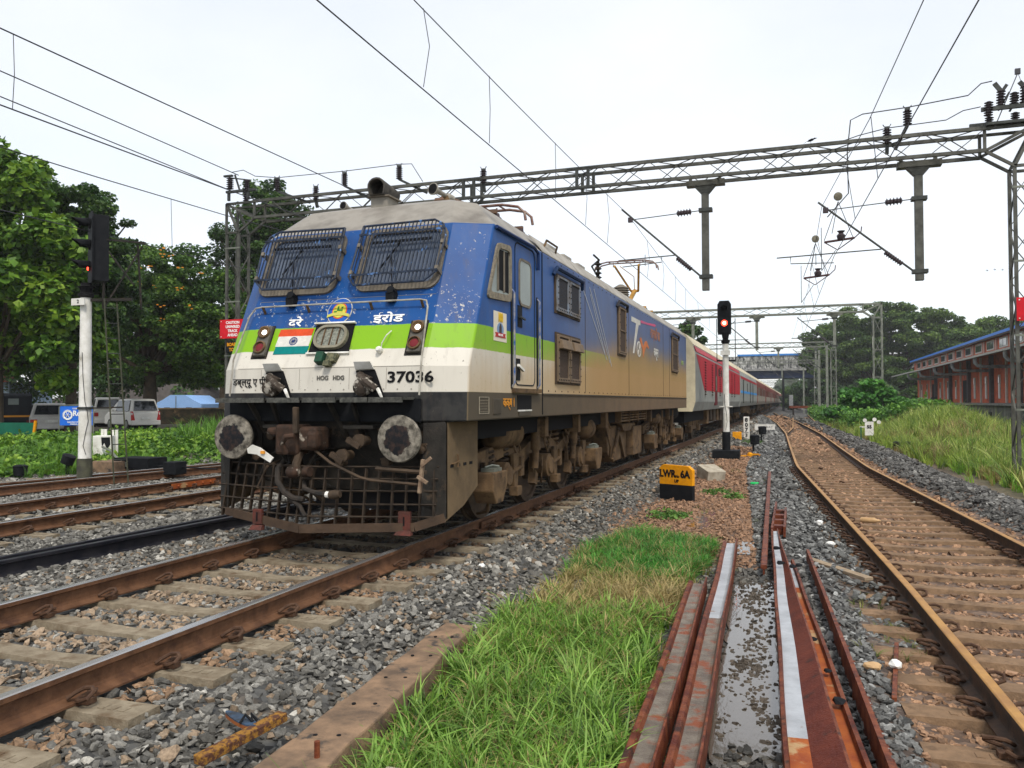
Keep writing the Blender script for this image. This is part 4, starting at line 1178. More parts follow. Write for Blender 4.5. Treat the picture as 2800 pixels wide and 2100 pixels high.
# ---- side of the cab
def sprism(mb, pts, x0, x1): mb.prism([(x0, y, z) for y, z in pts], (x1-x0, 0, 0))
def sring(mb, outer, inner, x0, x1):
    n = len(outer); V = [(x0,)+p for p in outer] + [(x1,)+p for p in outer] + [(x1,)+p for p in inner] + [(x0,)+p for p in inner]
    mb.add(V, [(r*n+i, r*n+(i+1) % n, (r+1)*n+(i+1) % n, (r+1)*n+i) for i in range(n) for r in range(3)])
def poly_round(pts, r, n=3):
    P = []; m_ = len(pts)
    for i in range(m_):
        p0, p1, p2 = Vector(pts[i-1]), Vector(pts[i]), Vector(pts[(i+1) % m_])
        a = p1 + (p0-p1).normalized()*r; b = p1 + (p2-p1).normalized()*r
        for k in range(n+1):
            t = k/n; q = a*(1-t)**2 + p1*2*t*(1-t) + b*t*t; P.append((q.x, q.y))
    return P
cw = thing('cab_side_window', None, None); cw.parent = loco
ow = poly_round([(8.40,3.24),(8.86,3.27),(8.86,2.62),(8.07,2.58)], .09); iw = poly_round([(8.44,3.18),(8.80,3.20),(8.80,2.69),(8.16,2.66)], .06)
mb = MB(); sring(mb, ow, iw, XS-.02, XS+.022); mb.build('window_frame', pm('crumbling_sealant', (.30,.26,.19), (.17,.15,.12), 14, .9, 0, .9, 50), cw)
mb = MB(); sprism(mb, [(8.15,2.66),(8.43,3.19),(8.80,3.20),(8.80,2.69)], XS-.03, XS+.004); mb.build('pane', M['pale_glass'], cw)
mb = MB(); sprism(mb, [(8.42,2.72),(8.42,3.17),(8.78,3.18),(8.78,2.71)], XS+.002, XS+.008); mb.build('open_pane', M['matte_black'], cw)
for y_ in (8.40, 8.60):
    mb = MB(); mb.box(XS+.005, XS+.018, y_, y_+.03, 2.70, 3.17); mb.build('mullion', grey_frame, cw)
door = thing('cab_door', None, None); door.parent = loco
dl = pm('door_edge', (.02,.022,.025), None, rough=.8)
od = rrect(9.02,9.80,1.66,3.37,.10); idr = rrect(9.035,9.785,1.675,3.355,.09)
mb = MB(); sring(mb, od, idr, XS-.01, XS+.004); mb.build('door_gap', dl, door)
ow = rrect(9.16,9.64,2.62,3.20,.10); iw = rrect(9.19,9.61,2.65,3.17,.08)
mb = MB(); sring(mb, ow, iw, XS-.01, XS+.012); mb.build('window_frame', grey_frame, door)
mb = MB(); sprism(mb, rrect(9.18,9.62,2.64,3.18,.08), XS-.02, XS+.006); mb.build('pane', M['pale_glass'], door)
mb = MB(); mb.box(XS-.01, XS+.006, 9.12, 9.28, 2.36, 2.62); mb.build('lock_recess', M['black_paint'], door)
mb = MB(); mb.bar((XS+.03,9.14,2.48),(XS+.03,9.32,2.46),.02,.02); mb.bar((XS,9.14,2.48),(XS+.03,9.14,2.48),.02,.02); mb.build('handle', M['galv_dark'], door)
mb = MB(); mb.box(XS-.01, XS+.006, 9.06, 9.2, 1.72, 1.98); mb.build('lock_recess', M['black_paint'], door)
mb = MB(); mb.bar((XS+.02,9.08,1.90),(XS+.03,9.25,1.84),.03,.03); mb.build('handle', M['white_paint'], door)
for y_ in (8.90, 9.90):
    mb = MB(); mb.box(XS-.01, XS+.005, y_-.03, y_+.03, 1.62, 2.80); mb.build('handrail_recess', M['black_paint'], loco)
    mb = MB(); mb.path([(XS, y_, 2.78),(XS+.035,y_,2.74),(XS+.035,y_,1.68),(XS,y_,1.64)], .012, 6); mb.build('handrail', pm('worn_handrail', (.42,.38,.30), (.03,.10,.32), 9, .6), loco)
mb = MB(); mb.path([(XS+.02,8.35,3.40),(XS+.03,9.7,3.405),(XS+.03,9.86,3.36),(XS+.02,9.9,3.15)], .022, 6); mb.build('rain_gutter', pm('gutter_blue', (.01,.03,.12), (.02,.04,.10), 9, .6), loco)
# sticker with 100 emblem
sk = thing('poster', None, None); sk.parent = loco
def sp(name, pts, c_, k): 
    mb = MB(); sprism(mb, pts, XS-.001, XS+.002+.0015*k); return mb.build(name, pm(name+'_print', c_, None, rough=.5), sk)
sp('sheet', [(8.30,2.14),(8.72,2.14),(8.72,2.47),(8.30,2.47)], (.66,.60,.48), 0)
bs_ = basis((0,1,0), (0,0,1))
lettering('100', .13, (XS+.006, 8.51, 2.405), bs_, pm('gold_print', (.62,.40,.02), None), sk, .008, .8)
sp('oval', [(8.51+.11*math.cos(a), 2.275+.075*math.sin(a)) for a in np.linspace(0,6.283,21)[:-1]], (.16,.26,.42), 1)
sp('portrait_shape', [(8.47,2.22),(8.55,2.22),(8.55,2.30),(8.53,2.34),(8.50,2.34),(8.47,2.30)], (.04,.03,.03), 2)
sp('banner', [(8.34,2.185),(8.68,2.185),(8.66,2.21),(8.68,2.235),(8.34,2.235),(8.36,2.21)], (.40,.03,.03), 3)
lettering('ELECTRIC', .035, (XS+.0085, 8.51, 2.21), bs_, WHT, sk, 0, 1.0)
# louvred windows
def louvre(y0, y1, z0, z1, npan, hood=None, dusty=False, rows=1, lipbox=False):
    lv = thing('louvre_window', None, None); lv.parent = loco
    fm = pm('louvre_frame', (.20,.14,.09) if dusty else (.20,.24,.30), (.13,.10,.07), 6, .7, 0, .2)
    gm_ = pm('filter_mesh', (.085,.055,.038) if dusty else (.022,.032,.05), (.04,.03,.024), 40, .7, 0, .6, 120)
    mb = MB(); mb.box(XS-.02, XS+.015, y0-.03, y1+.03, z0-.03, z1+.03); mb.build('outer_frame', M['dust_dark'], lv)
    w = (y1-y0)/npan
    for k in range(npan):
        a, b = y0 + k*w + .03, y0 + (k+1)*w - .03
        mb = MB(); sring(mb, rrect(a,b,z0,z1,.01,1), rrect(a+.06,b-.06,z0+.06,z1-.03,.01,1), XS, XS+.04); mb.build('panel_frame', fm, lv)
        h = (z1-.03-z0-.06)/rows
        for r in range(rows):
            mb = MB(); mb.box(XS+.01, XS+.024, a+.055, b-.055, z0+.055+r*h, z0+.06+(r+1)*h-.01); mb.build('filter', gm_, lv)
            if r: MB().box(XS+.01, XS+.04, a+.05, b-.05, z0+.055+r*h-.012, z0+.055+r*h+.012).build('mid_bar', fm, lv)
        mb = MB()
        for q in range(7): mb.tube((XS+.04, a+.03+(b-a-.06)*q/6, z0+.03), (XS+.048, a+.03+(b-a-.06)*q/6, z0+.03), .010, 6)
        for q in range(1, 6):
            for yy in (a+.02, b-.02): mb.tube((XS+.04, yy, z0+(z1-z0)*q/6), (XS+.048, yy, z0+(z1-z0)*q/6), .010, 6)
        mb.build('bolts', M['matte_black'], lv)
        if lipbox:
            mb = MB(); mb.prism([(XS+.03,a+.03,z1-.06),(XS+.03,a+.03,z1-.20),(XS+.11,a+.03,z1-.20),(XS+.08,a+.03,z1-.07)], (0,b-a-.06,0)); mb.build('deflector', fm, lv, bevel=.01)
    if hood:
        mb = MB(); mb.path([(XS+.02,y0-.12,z1-.02),(XS+.05,y0-.05,z1+.085),(XS+.05,y1+.05,z1+.085),(XS+.02,y1+.12,z1-.03)], .03, 6); mb.build('rain_gutter', pm('gutter_dark', hood, None), lv)
louvre(10.72,12.05,2.72,3.22,2,(.012,.03,.08))
louvre(10.74,12.05,1.74,2.40,2,None,True,1,True)
louvre(14.95,15.65,2.36,3.25,1,(.03,.03,.035),True,2)
louvre(22.05,23.25,2.28,3.22,1,(.03,.03,.035),True,2)
# blue ghost of thin lines, the 75 and its artwork
for (ya, za, yb, zb_) in ((12.15,3.33,14.0,2.20),(12.75,3.31,14.25,2.16),(12.80,3.20,13.9,2.26),(13.05,3.32,14.4,2.10)):
    MB().bar((XS+.002,ya,za),(XS+.002,yb,zb_),.004,.016).build('painted_line', pm('pale_line', (.50,.52,.55), None), loco)
sv = thing('anniversary_artwork', None, None); sv.parent = loco
lettering('75', 1.05, (XS+.003, 17.05, 2.80), bs_, pm('white_digit', (.62,.61,.57), None), sv, .01, 1.0) if False else None
wd = pm('white_digit', (.62,.61,.57), (.45,.43,.38), 6)
def art(name, pts, mt): mb = MB(); sprism(mb, pts, XS-.001, XS+.004); return mb.build(name, mt, sv)
art('digit_stroke', [(16.35,3.20),(17.35,3.20),(17.35,3.10),(17.15,3.10),(16.62,2.46),(16.50,2.46),(16.88,3.10),(16.35,3.10)], wd)
mb = MB(); ow = [(17.18+.25*math.cos(a), 2.58+.17*math.sin(a)) for a in np.linspace(0,6.283,25)[:-1]]; iw = [(17.18+.20*math.cos(a), 2.58+.135*math.sin(a)) for a in np.linspace(0,6.283,25)[:-1]]
sring(mb, ow, iw, XS-.001, XS+.004)
for q in range(12):
    a = q*math.pi/6; mb.bar((XS+.002,17.18,2.58),(XS+.002,17.18+.2*math.cos(a),2.58+.135*math.sin(a)),.008,.004)
mb.build('wheel_emblem', wd, sv)
om = pm('orange_swirl', (.55,.17,.05), (.45,.14,.05), 5)
art('swirl', [(17.25,2.82),(17.45,2.85),(17.70,2.66),(17.95,2.80),(18.15,2.82),(18.45,2.68),(18.35,2.66),(18.15,2.70),(17.95,2.62),(17.80,2.52),(17.70,2.42),(17.62,2.60),(17.45,2.66)], om)
pk = pm('pink_glow_paint', (.65,.06,.16), (.35,.12,.22), 6)
art('pink_streak', [(17.4,3.16),(18.3,3.20),(19.3,3.24),(19.5,3.28),(19.3,3.30),(18.3,3.24),(17.4,3.22)], pk)
lettering('आज़ादी का', .30, (XS+.004, 19.35, 3.04), bs_, pm('faded_orange', (.33,.15,.10), None), sv, .012, 1.15)
lettering('अमृत', .30, (XS+.004, 19.45, 2.62), bs_, wd, sv, .008, 1.15)
lettering('Regd', .16, (XS+.004, 24.3, 2.72), bs_, pm('faded_green', (.25,.33,.12), None), sv, .006, 1.2) if False else None
lettering('ERODE', .16, (XS+.004, 24.35, 2.60), bs_, pm('faded_green', (.25,.33,.12), None), sv, .006, .9)
lettering('कक्ष 1', .15, (XS+.004, 8.80, 1.455), bs_, M['orange_txt'], loco, .0005, .95)
mb = MB(); sring(mb, rrect(7.86,8.15,1.34,1.52,.003,1), rrect(7.87,8.14,1.347,1.513,.003,1), XS-.001, XS+.004)
for q in range(5): mb.box(XS-.001, XS+.003, 7.89, 8.12-.03*(q % 2), 1.36+q*.03, 1.363+q*.03)
mb.build('stencil_panel', pm('pale_stencil', (.38,.34,.26), (.24,.21,.16), 20), loco)
mb = MB(); mb.box(XS-.01, XS+.008, 8.27, 8.52, 1.33, 1.50); mb.build('access_cover', M['frame_dark'], loco, bevel=.006)
mb = MB(); mb.box(XS-.01, XS+.004, 9.10, 9.64, 1.37, 1.545); mb.build('step_recess', M['matte_black'], loco)
mb = MB(); mb.box(XS-.01, XS+.016, 9.12, 9.62, 1.352, 1.37); mb.build('foot_step', M['white_paint'], loco)
mb = MB(); mb.box(XS-.01, XS+.012, 9.14, 9.58, 1.30, 1.345); mb.build('foot_step', M['frame_dark'], loco)

# ---- small edges: rivets, seams, drip strip
mb = MB()
for k in range(46): mb.tube((XS-.004, 10.4+k*.33, 3.39), (XS+.006, 10.4+k*.33, 3.39), .010, 5)
for k in range(46): mb.tube((XS-.004, 10.4+k*.33, 1.61), (XS+.006, 10.4+k*.33, 1.61), .010, 5)
mb.build('rivets', M['dust_dark'], loco, kind='stuff')
for y_ in (12.45, 16.05, 20.6, 21.7): MB().box(XS-.01, XS+.0035, y_-.004, y_+.004, 1.60, 3.40).build('panel_seam', M['dust_dark'], loco)
mb = MB()
for z in (1.832,): mb.bar(F(-1.08, z, .001), F(1.14, z, .001), .004, .005)
for x in (-.78, -.30, .30, .73): mb.bar(F(x, 1.60, .001), F(x, 1.82, .001), .003, .003)
mb.bar(F(-1.06, 2.60, .002), F(1.12, 2.60, .002), .003, .004)
mb.build('nose_seam', pm('seam_grime', (.22,.20,.165), None), loco)
mb = MB()
for k in range(14): mb.tube(F(-1.0+k*.155, 1.60, -.002), F(-1.0+k*.155, 1.60, .006), .008, 5)
mb.build('nose_rivets', pm('rivet_grime', (.30,.28,.24), None), loco, kind='stuff')
# ---- roof gear
hd = thing('roof_ventilator', None, None); hd.parent = loco
hy = 9.0; hx = -.17
mb = MB(); mb.box(hx-.115, hx+.115, hy-.12, hy+.18, 3.70, 4.0); mb.build('duct', pm('duct_grey', (.28,.26,.22), (.20,.185,.16), 6, .7, 0, .2), hd, bevel=.006)
mb = MB(); mb.box(hx-.14, hx+.15, hy-.15, hy+.20, 4.0, 4.018); mb.build('flange', grey_frame, hd)
mb = MB(); pr = []
for k in range(9):
    a = math.pi*(-.05 + k/8*1.1); pr.append((hx + .120*math.cos(a), 4.125 + .105*math.sin(a)))
P_ = [(x, hy-.20, z) for x, z in pr] + [(hx-.10, hy-.2, 4.02), (hx+.10, hy-.2, 4.02)]
V = [Vector(p) for p in P_]; n_ = len(V)
back = [Vector((p.x*1.0, hy+.22, 4.02 + (p.z-4.02)*.72)) for p in V]
inner = [Vector((hx+(p.x-hx)*.86, p.y, 4.03+(p.z-4.03)*.9)) for p in V]; innb = [Vector((q.x, hy+.05, q.z)) for q in inner]
Vv = V + back + inner + innb; Fc = []
for i in range(n_):
    j = (i+1) % n_
    Fc += [(i, j, j+n_, i+n_), (i, i+2*n_, j+2*n_, j), (i+2*n_, i+3*n_, j+3*n_, j+2*n_)]
Fc += [tuple(n_+i for i in range(n_)), tuple(3*n_+i for i in range(n_))]
mb.add(Vv, Fc); mb.build('cowl', pm('sooty_cowl', (.10,.09,.075), (.03,.03,.03), 8, .8), hd, smooth=True)
for (x, z, r_, yy, bx, bz) in ((.40, 4.14, .078, 9.22, .62, 3.92), (-.87, 4.03, .055, 9.2, -.60, 3.94)):
    hn = thing('horn', None, None); hn.parent = loco
    mb = MB(); mb.lathe((x, yy, z), (.25 if x > 0 else .15, .95, -.12), [(0,r_),(.01,r_*1.02),(.05,r_*.80),(.10,r_*.45),(.30,r_*.30),(.31,r_*.6),(.40,r_*.6)], 16); mb.build('bell', pm('horn_grey', (.36,.34,.29), (.22,.20,.17), 9, .5), hn, smooth=True)
    mb = MB(); mb.lathe((x, yy-.002, z), (.25 if x > 0 else .15, .95, -.12), [(0,r_*.88),(.004,r_*.88)], 16); mb.build('mouth', M['matte_black'], hn)
    mb = MB(); mb.bar((x+.05, yy+.25, z-.02), (bx, yy+.28, bz-.12), .03, .06); mb.bar((bx-.06, yy+.28, bz-.15), (bx+.06, yy+.28, bz-.15), .1, .04); mb.build('bracket', M['dust_steel'], hn)
mb = MB(); mb.path([(-1.0,9.3,3.86),(-.6,9.32,3.90),(-.2,9.35,3.98),(-.1,9.4,4.05)], .016, 6); mb.path([(-.95,9.3,3.90),(-.5,9.3,3.93),(-.25,9.3,3.95)], .01, 5); mb.build('roof_pipe', M['dark_steel'], loco)

def pantograph(yc, raised, face=1):
    p = thing('pantograph', None, None); p.parent = loco
    fr = pm('pantograph_orange', (.55,.30,.05), (.40,.20,.04), 8, .55) if raised else pm('pantograph_brown', (.16,.09,.06), (.10,.07,.05), 8, .6)
    cuh = pm('horn_brown', (.13,.055,.04), (.22,.17,.14), 7, .5, .2)
    zb_ = 4.22
    for dx in (-.75, .75):
        for dy in (-.55, .55):
            mb = MB(); mb.lathe((dx*.8, yc+dy, 3.95), (0,0,1), [(0,.06),(.03,.075),(.05,.05),(.08,.08),(.10,.05),(.13,.08),(.15,.05),(.18,.075),(.2,.05),(.25,.04)], 12); mb.build('insulator', M['porcelain'], p)
    mb = MB()
    mb.bar((-.62,yc-.6,zb_),(.62,yc-.6,zb_),.06,.06); mb.bar((-.62,yc+.6,zb_),(.62,yc+.6,zb_),.06,.06); mb.bar((-.45,yc-.6,zb_),(-.45,yc+.6,zb_),.05,.05); mb.bar((.45,yc-.6,zb_),(.45,yc+.6,zb_),.05,.05); mb.build('base_frame', fr, p)
    top = 5.62 if raised else 4.42
    ky = yc - face*(.95 if raised else 1.1); kz = zb_ + (.70 if raised else .10)
    hy_ = yc + (.35*face if raised else 0)
    mb = MB(); mb.tube((0,yc+face*.45,zb_+.05),(0,ky,kz),.07,8); mb.build('lower_arm', fr, p, smooth=True)
    mb = MB()
    for dx in (-.28,.28): mb.tube((dx*.4,ky,kz),(dx*1.3,hy_,top-.10),.034,6)
    mb.tube((-.12,ky,kz),(.12,ky,kz),.04,8)
    mb.path([(0,ky,kz),(.1,(ky+hy_)/2,(kz+top)/2),(-.2,hy_,top-.12)], .012, 5)
    mb.build('upper_arm', fr, p, smooth=True)
    if raised:
        mb = MB(); mb.box(-.16,.16,yc-.12,yc+.2,zb_-.02,zb_+.22); mb.lathe((0,yc,zb_+.2),(0,0,1),[(0,.08),(.08,.05),(.2,.03)],10); mb.build('drive_box', fr, p, bevel=.01)
    for dy in (-.17,.17):
        mb = MB(); mb.path([(-.92,hy_+dy,top-.26),(-.90,hy_+dy,top-.14),(-.80,hy_+dy,top-.05),(-.55,hy_+dy,top),(.55,hy_+dy,top),(.80,hy_+dy,top-.05),(.90,hy_+dy,top-.14),(.92,hy_+dy,top-.26)], .022, 6); mb.build('collector_head', cuh, p, smooth=True)
    mb = MB()
    for dx in (-.5,-.25,0,.25,.5): mb.bar((dx,hy_-.17,top-.01),(dx,hy_+.17,top-.01),.02,.02)
    for dx in (-.4,.4): mb.bar((dx,hy_,top),(dx,hy_,top-.14),.02,.02)
    mb.build('head_stays', cuh, p)
pantograph(24.2, True, -1)
pantograph(11.55, False, 1)
for (x, y_) in ((.6,20.0),(.2,20.8),(-.3,19.5)):
    mb = MB(); mb.lathe((x,y_,3.97),(0,0,1),[(0,.17)]+[q for k in range(6) for q in ((.03+k*.055,.17),(.05+k*.055,.22))]+[(.38,.12),(.42,.05)],16); mb.build('roof_insulator', grey_frame, loco)
mb = MB()
mb.path([(.9,16.2,3.9),(.9,16.2,4.35)], .03, 6); mb.path([(.95,15.6,4.36),(.9,16.3,4.38),(.6,16.9,4.36),(.5,18.2,4.2)], .02, 6)
for k in range(4): mb.lathe((.9,16.2,3.98+k*.09),(0,0,1),[(0,.04),(.02,.08),(.05,.04)],10)
mb.build('roof_switch', M['dark_steel'], loco)
mb = MB(); mb.path([(.3,17,4.3),(.25,22.5,4.35)], .018, 5); mb.build('roof_bus_bar', M['dust_dark'], loco)
for y_ in (12.6, 13.6, 14.6): MB().box(.2,.9,y_,y_+.5,3.96,4.05).build('roof_hatch', dirty_roof, loco, bevel=.02)

# ---- underframe
mb = MB(); mb.box(-1.30,1.30,7.7,25.2,1.05,1.27); mb.build('underframe', M['matte_black'], loco)
WY = [Y0+2.43+q*1.85 for q in range(3)]
def wheel(par, y, s_):
    mb = MB()
    mb.lathe((s_*.80, y, .545), (s_,0,0), [(-.03,.10),(0,.575),(.03,.575),(.035,.548),(.13,.540),(.132,.47),(.10,.46),(.08,.22),(.13,.20),(.16,.10),(.16,.0)], 40)
    return mb.build('wheel', M['dust_dark'], par, smooth=True)
spring_m = M['dust_dark']
def bogie(wy, label):
    b = thing('bogie', None, None); b.parent = loco; b["label"] = label
    for y_ in wy:
        for sd_ in (-1, 1): wheel(b, y_, sd_)
        MB().tube((-.8,y_,.545),(.8,y_,.545),.09,10).build('axle', M['dust_dark'], b)
    y0, y1 = wy[0]-.75, wy[-1]+.75
    for sd_ in (1, -1):
        x = 1.08*sd_
        P = [(y0,.90),(y0+.45,.92)]
        top = [(y0,.86),(wy[0]-.3,.90),(wy[0]+.35,.98),((wy[0]+wy[1])/2,.80),(wy[1]-.3,.98),(wy[1]+.3,.98),((wy[1]+wy[2])/2,.80),(wy[2]-.35,.98),(wy[2]+.3,.90),(y1,.86)]
        bot = [(p[0], p[1]-.20) for p in reversed(top)]
        mb = MB(); mb.prism([(x-.06, p[0], p[1]) for p in top+bot], (.12,0,0)); mb.build('side_frame', M['dust_steel'], b, bevel=.012)
        for i, y_ in enumerate(wy):
            mb = MB(); mb.lathe((x+sd_*.02,y_,.545),(sd_,0,0),[(0,.17),(.16,.17),(.17,.13),(.20,.12),(.21,.0)],16); mb.box(x-.08,x+.12 if sd_>0 else x+.08,y_-.2,y_+.2,.44,.62); mb.build('axle_box', M['dust_steel'], b, smooth=True)
            for dy in (-.27,.27):
                mb = MB()
                pts = [(x+sd_*.02+.075*math.cos(a), y_+dy+.075*math.sin(a), .60+.0105*a) for a in np.linspace(0, 2*math.pi*4, 44)]
                mb.path(pts, .017, 5); mb.build('coil_spring', spring_m, b, smooth=True)
            mb = MB(); mb.tube((x+sd_*.18,y_+.55,.62),(x+sd_*.15,y_+.20,.55),.03,8); mb.box(min(x+sd_*.10,x+sd_*.2),max(x+sd_*.10,x+sd_*.2),y_+.5,y_+.62,.50,.75); mb.build('guide_link', M['dust_steel'], b)
            # brake block hanger
            mb = MB(); mb.bar((x+sd_*.1,y_-.62,.75),(x+sd_*.1,y_-.58,.38),.05,.04); mb.prism([(x+sd_*.06,y_-.60,.52),(x+sd_*.06,y_-.50,.45),(x+sd_*.06,y_-.54,.30),(x+sd_*.06,y_-.66,.34)],(sd_*.1,0,0)); mb.bar((x+sd_*.1,y_-.62,.36),(x+sd_*.1,y_+.05,.30),.02,.02); mb.build('brake_hanger', M['dust_steel'], b)
            mb = MB(); mb.path([(x+sd_*.14,y_-.25,.70),(x+sd_*.17,y_-.33,.55),(x+sd_*.15,y_-.3,.40),(x+sd_*.12,y_-.2,.30)], .014, 5); mb.build('pipe', M['dust_steel'], b)
        for y_ in ((wy[0]+wy[1])/2+.25, wy[2]-.5):
            mb = MB(); mb.tube((x+sd_*.18,y_,.80),(x+sd_*.18,y_+.03,1.22),.07,10); mb.tube((x+sd_*.18,y_-.03,.55),(x+sd_*.18,y_,.80),.05,10); mb.build('damper', M['dust_steel'], b, smooth=True)
        mb = MB()
        pts = [(x-.04+.13*math.cos(a), wy[1]+.05+.13*math.sin(a), .95+.009*a) for a in np.linspace(0, 2*math.pi*3, 36)]; mb.path(pts, .025, 5)
        pts = [(x-.04+.13*math.cos(a), wy[1]+.75+.13*math.sin(a), .82+.012*a) for a in np.linspace(0, 2*math.pi*4, 44)]; mb.path(pts, .025, 5)
        mb.build('secondary_spring', M['dust_steel'], b, smooth=True)
        # trapezoid brackets dropping to the axle boxes
        for y_ in (wy[0]+.38, wy[1]+.38, wy[2]+.30):
            mb = MB(); mb.prism([(x+sd_*.12,y_-.10,.80),(x+sd_*.12,y_+.12,.80),(x+sd_*.12,y_+.06,.30),(x+sd_*.12,y_-.06,.30)],(sd_*.05,0,0)); mb.box(min(x+sd_*.1,x+sd_*.22),max(x+sd_*.1,x+sd_*.22),y_-.09,y_+.09,.26,.38); mb.build('horn_guide', M['dust_steel'], b, bevel=.008)
        # sand boxes
        for y_ in (y0+.02, y1-.15):
            mb = MB(); mb.prism([(x+sd_*.10,y_-.24,.66),(x+sd_*.10,y_+.24,.66),(x+sd_*.10,y_+.24,.50),(x+sd_*.10,y_+.08,.30),(x+sd_*.10,y_-.14,.30),(x+sd_*.10,y_-.24,.45)],(sd_*.26,0,0)); mb.build('sand_box', M['dust_steel'], b, bevel=.015)
            mb = MB(); mb.box(min(x+sd_*.16,x+sd_*.32),max(x+sd_*.16,x+sd_*.32),y_-.12,y_+.14,.66,.70); mb.path([(x+sd_*.2,y_-.1,.71),(x+sd_*.25,y_,.73),(x+sd_*.3,y_+.1,.71)],.015,5); mb.build('sand_box_lid', M['galv'], b)
            mb = MB(); mb.path([(x+sd_*.2,y_,.32),(x+sd_*.1,y_+.25,.16),(x-sd_*.1,y_+.42,.10)], .018, 6); mb.build('sand_pipe', M['dust_steel'], b)
        # cables looping between frame and body
        for y_ in (wy[0]+.35, wy[1]-.15, wy[1]+.9):
            mb = MB(); mb.path([(x+sd_*.1,y_,1.15),(x+sd_*.17,y_+.06,1.0),(x+sd_*.17,y_+.18,.94),(x+sd_*.16,y_+.30,1.0),(x+sd_*.12,y_+.32,1.14)], .018, 6); mb.path([(x+sd_*.12,y_+.05,.98),(x+sd_*.16,y_+.0,.85),(x+sd_*.16,y_+.12,.74),(x+sd_*.16,y_+.22,.85),(x+sd_*.12,y_+.2,.98)], .013, 6); mb.build('cable', M['dust_steel'], b)
    MB().box(-.7,.7,wy[0]+.5,wy[2]-.5,.45,.95).build('traction_motors', M['matte_black'], b)
    return b
bogie(WY, 'front three axle bogie')
bogie([WY[0]+11.2+q*1.85 for q in range(3)], 'rear three axle bogie')
# reservoirs, transformer tank and cooler
mb = MB(); mb.lathe((1.12,9.30,1.06),(0,1,0),[(0,.06),(.05,.15),(.12,.185),(.68,.185),(.70,.20),(.76,.20),(.78,.17)],22); mb.build('air_reservoir', M['dust_steel'], loco, smooth=True)
mb = MB(); mb.lathe((1.15,13.6,1.0),(.15,1,0),[(-.35,.05),(-.05,.06),(0,.14),(.12,.19),(.30,.19),(.40,.13),(.43,.0)],20); mb.build('air_reservoir', M['dust_steel'], loco, smooth=True)
mb = MB(); mb.lathe((1.15,20.9,1.02),(.1,1,0),[(0,.1),(.1,.17),(.5,.17),(.6,.1)],16); mb.build('air_reservoir', M['dust_steel'], loco, smooth=True)
mb = MB(); mb.prism([(1.18,15.6,.98),(1.18,18.7,.98),(1.18,18.7,.26),(1.18,16.1,.24),(1.18,15.75,.45)],(-2.3,0,0)); mb.build('transformer_tank', M['dust_steel'], loco, bevel=.02)
mb = MB()
for (ya, yb) in ((16.0,16.7),(17.2,16.6)): mb.bar((1.22,yb,.92),(1.22,ya,.28),.04,.10)
mb.build('tank_rib', M['dust_steel'], loco)
mb = MB(); mb.prism([(1.20,16.5,1.0),(1.20,17.9,1.0),(1.20,17.5,.84),(1.20,16.8,.84)],(.10,0,0)); mb.build('cooler_duct', M['dust_steel'], loco, bevel=.01)
MB().box(1.18,1.34,17.6,18.6,.30,.92).build('equipment_box', M['dust_steel'], loco, bevel=.012)
for q in range(4):
    mb = MB(); mb.box(1.22,1.40,15.9,18.9,1.06+q*.055,1.09+q*.055); mb.build('cooler_pipe', M['dust_steel'], loco, bevel=.006)
mb = MB()
for y_ in (15.9,16.8,17.8,18.85): mb.box(1.2,1.42,y_-.02,y_+.02,1.03,1.27)
mb.build('cooler_bracket', M['dust_steel'], loco)
for (y_, s_) in ((10.75,.16),(12.6,.12),(14.6,.2),(19.6,.15),(22.6,.14)):
    mb = MB(); mb.box(1.22,1.40,y_,y_+s_,.98,1.26); mb.build('junction_box', M['dust_steel'], loco, bevel=.01)
mb = MB(); mb.path([(1.3,14.7,1.2),(1.33,14.9,1.0),(1.3,15.1,.85),(1.33,15.3,.6),(1.28,15.45,.4)],.02,6); mb.path([(1.28,15.0,1.2),(1.3,15.2,1.1),(1.33,15.3,.95)],.015,6); mb.build('cable', M['dust_steel'], loco)
for x in (-.978,.978): MB().lathe((x,25.5,1.105),(0,1,0),[(0,.13),(.5,.13),(.55,.23),(.6,.2)],20).build('buffer', M['dark_steel'], loco)
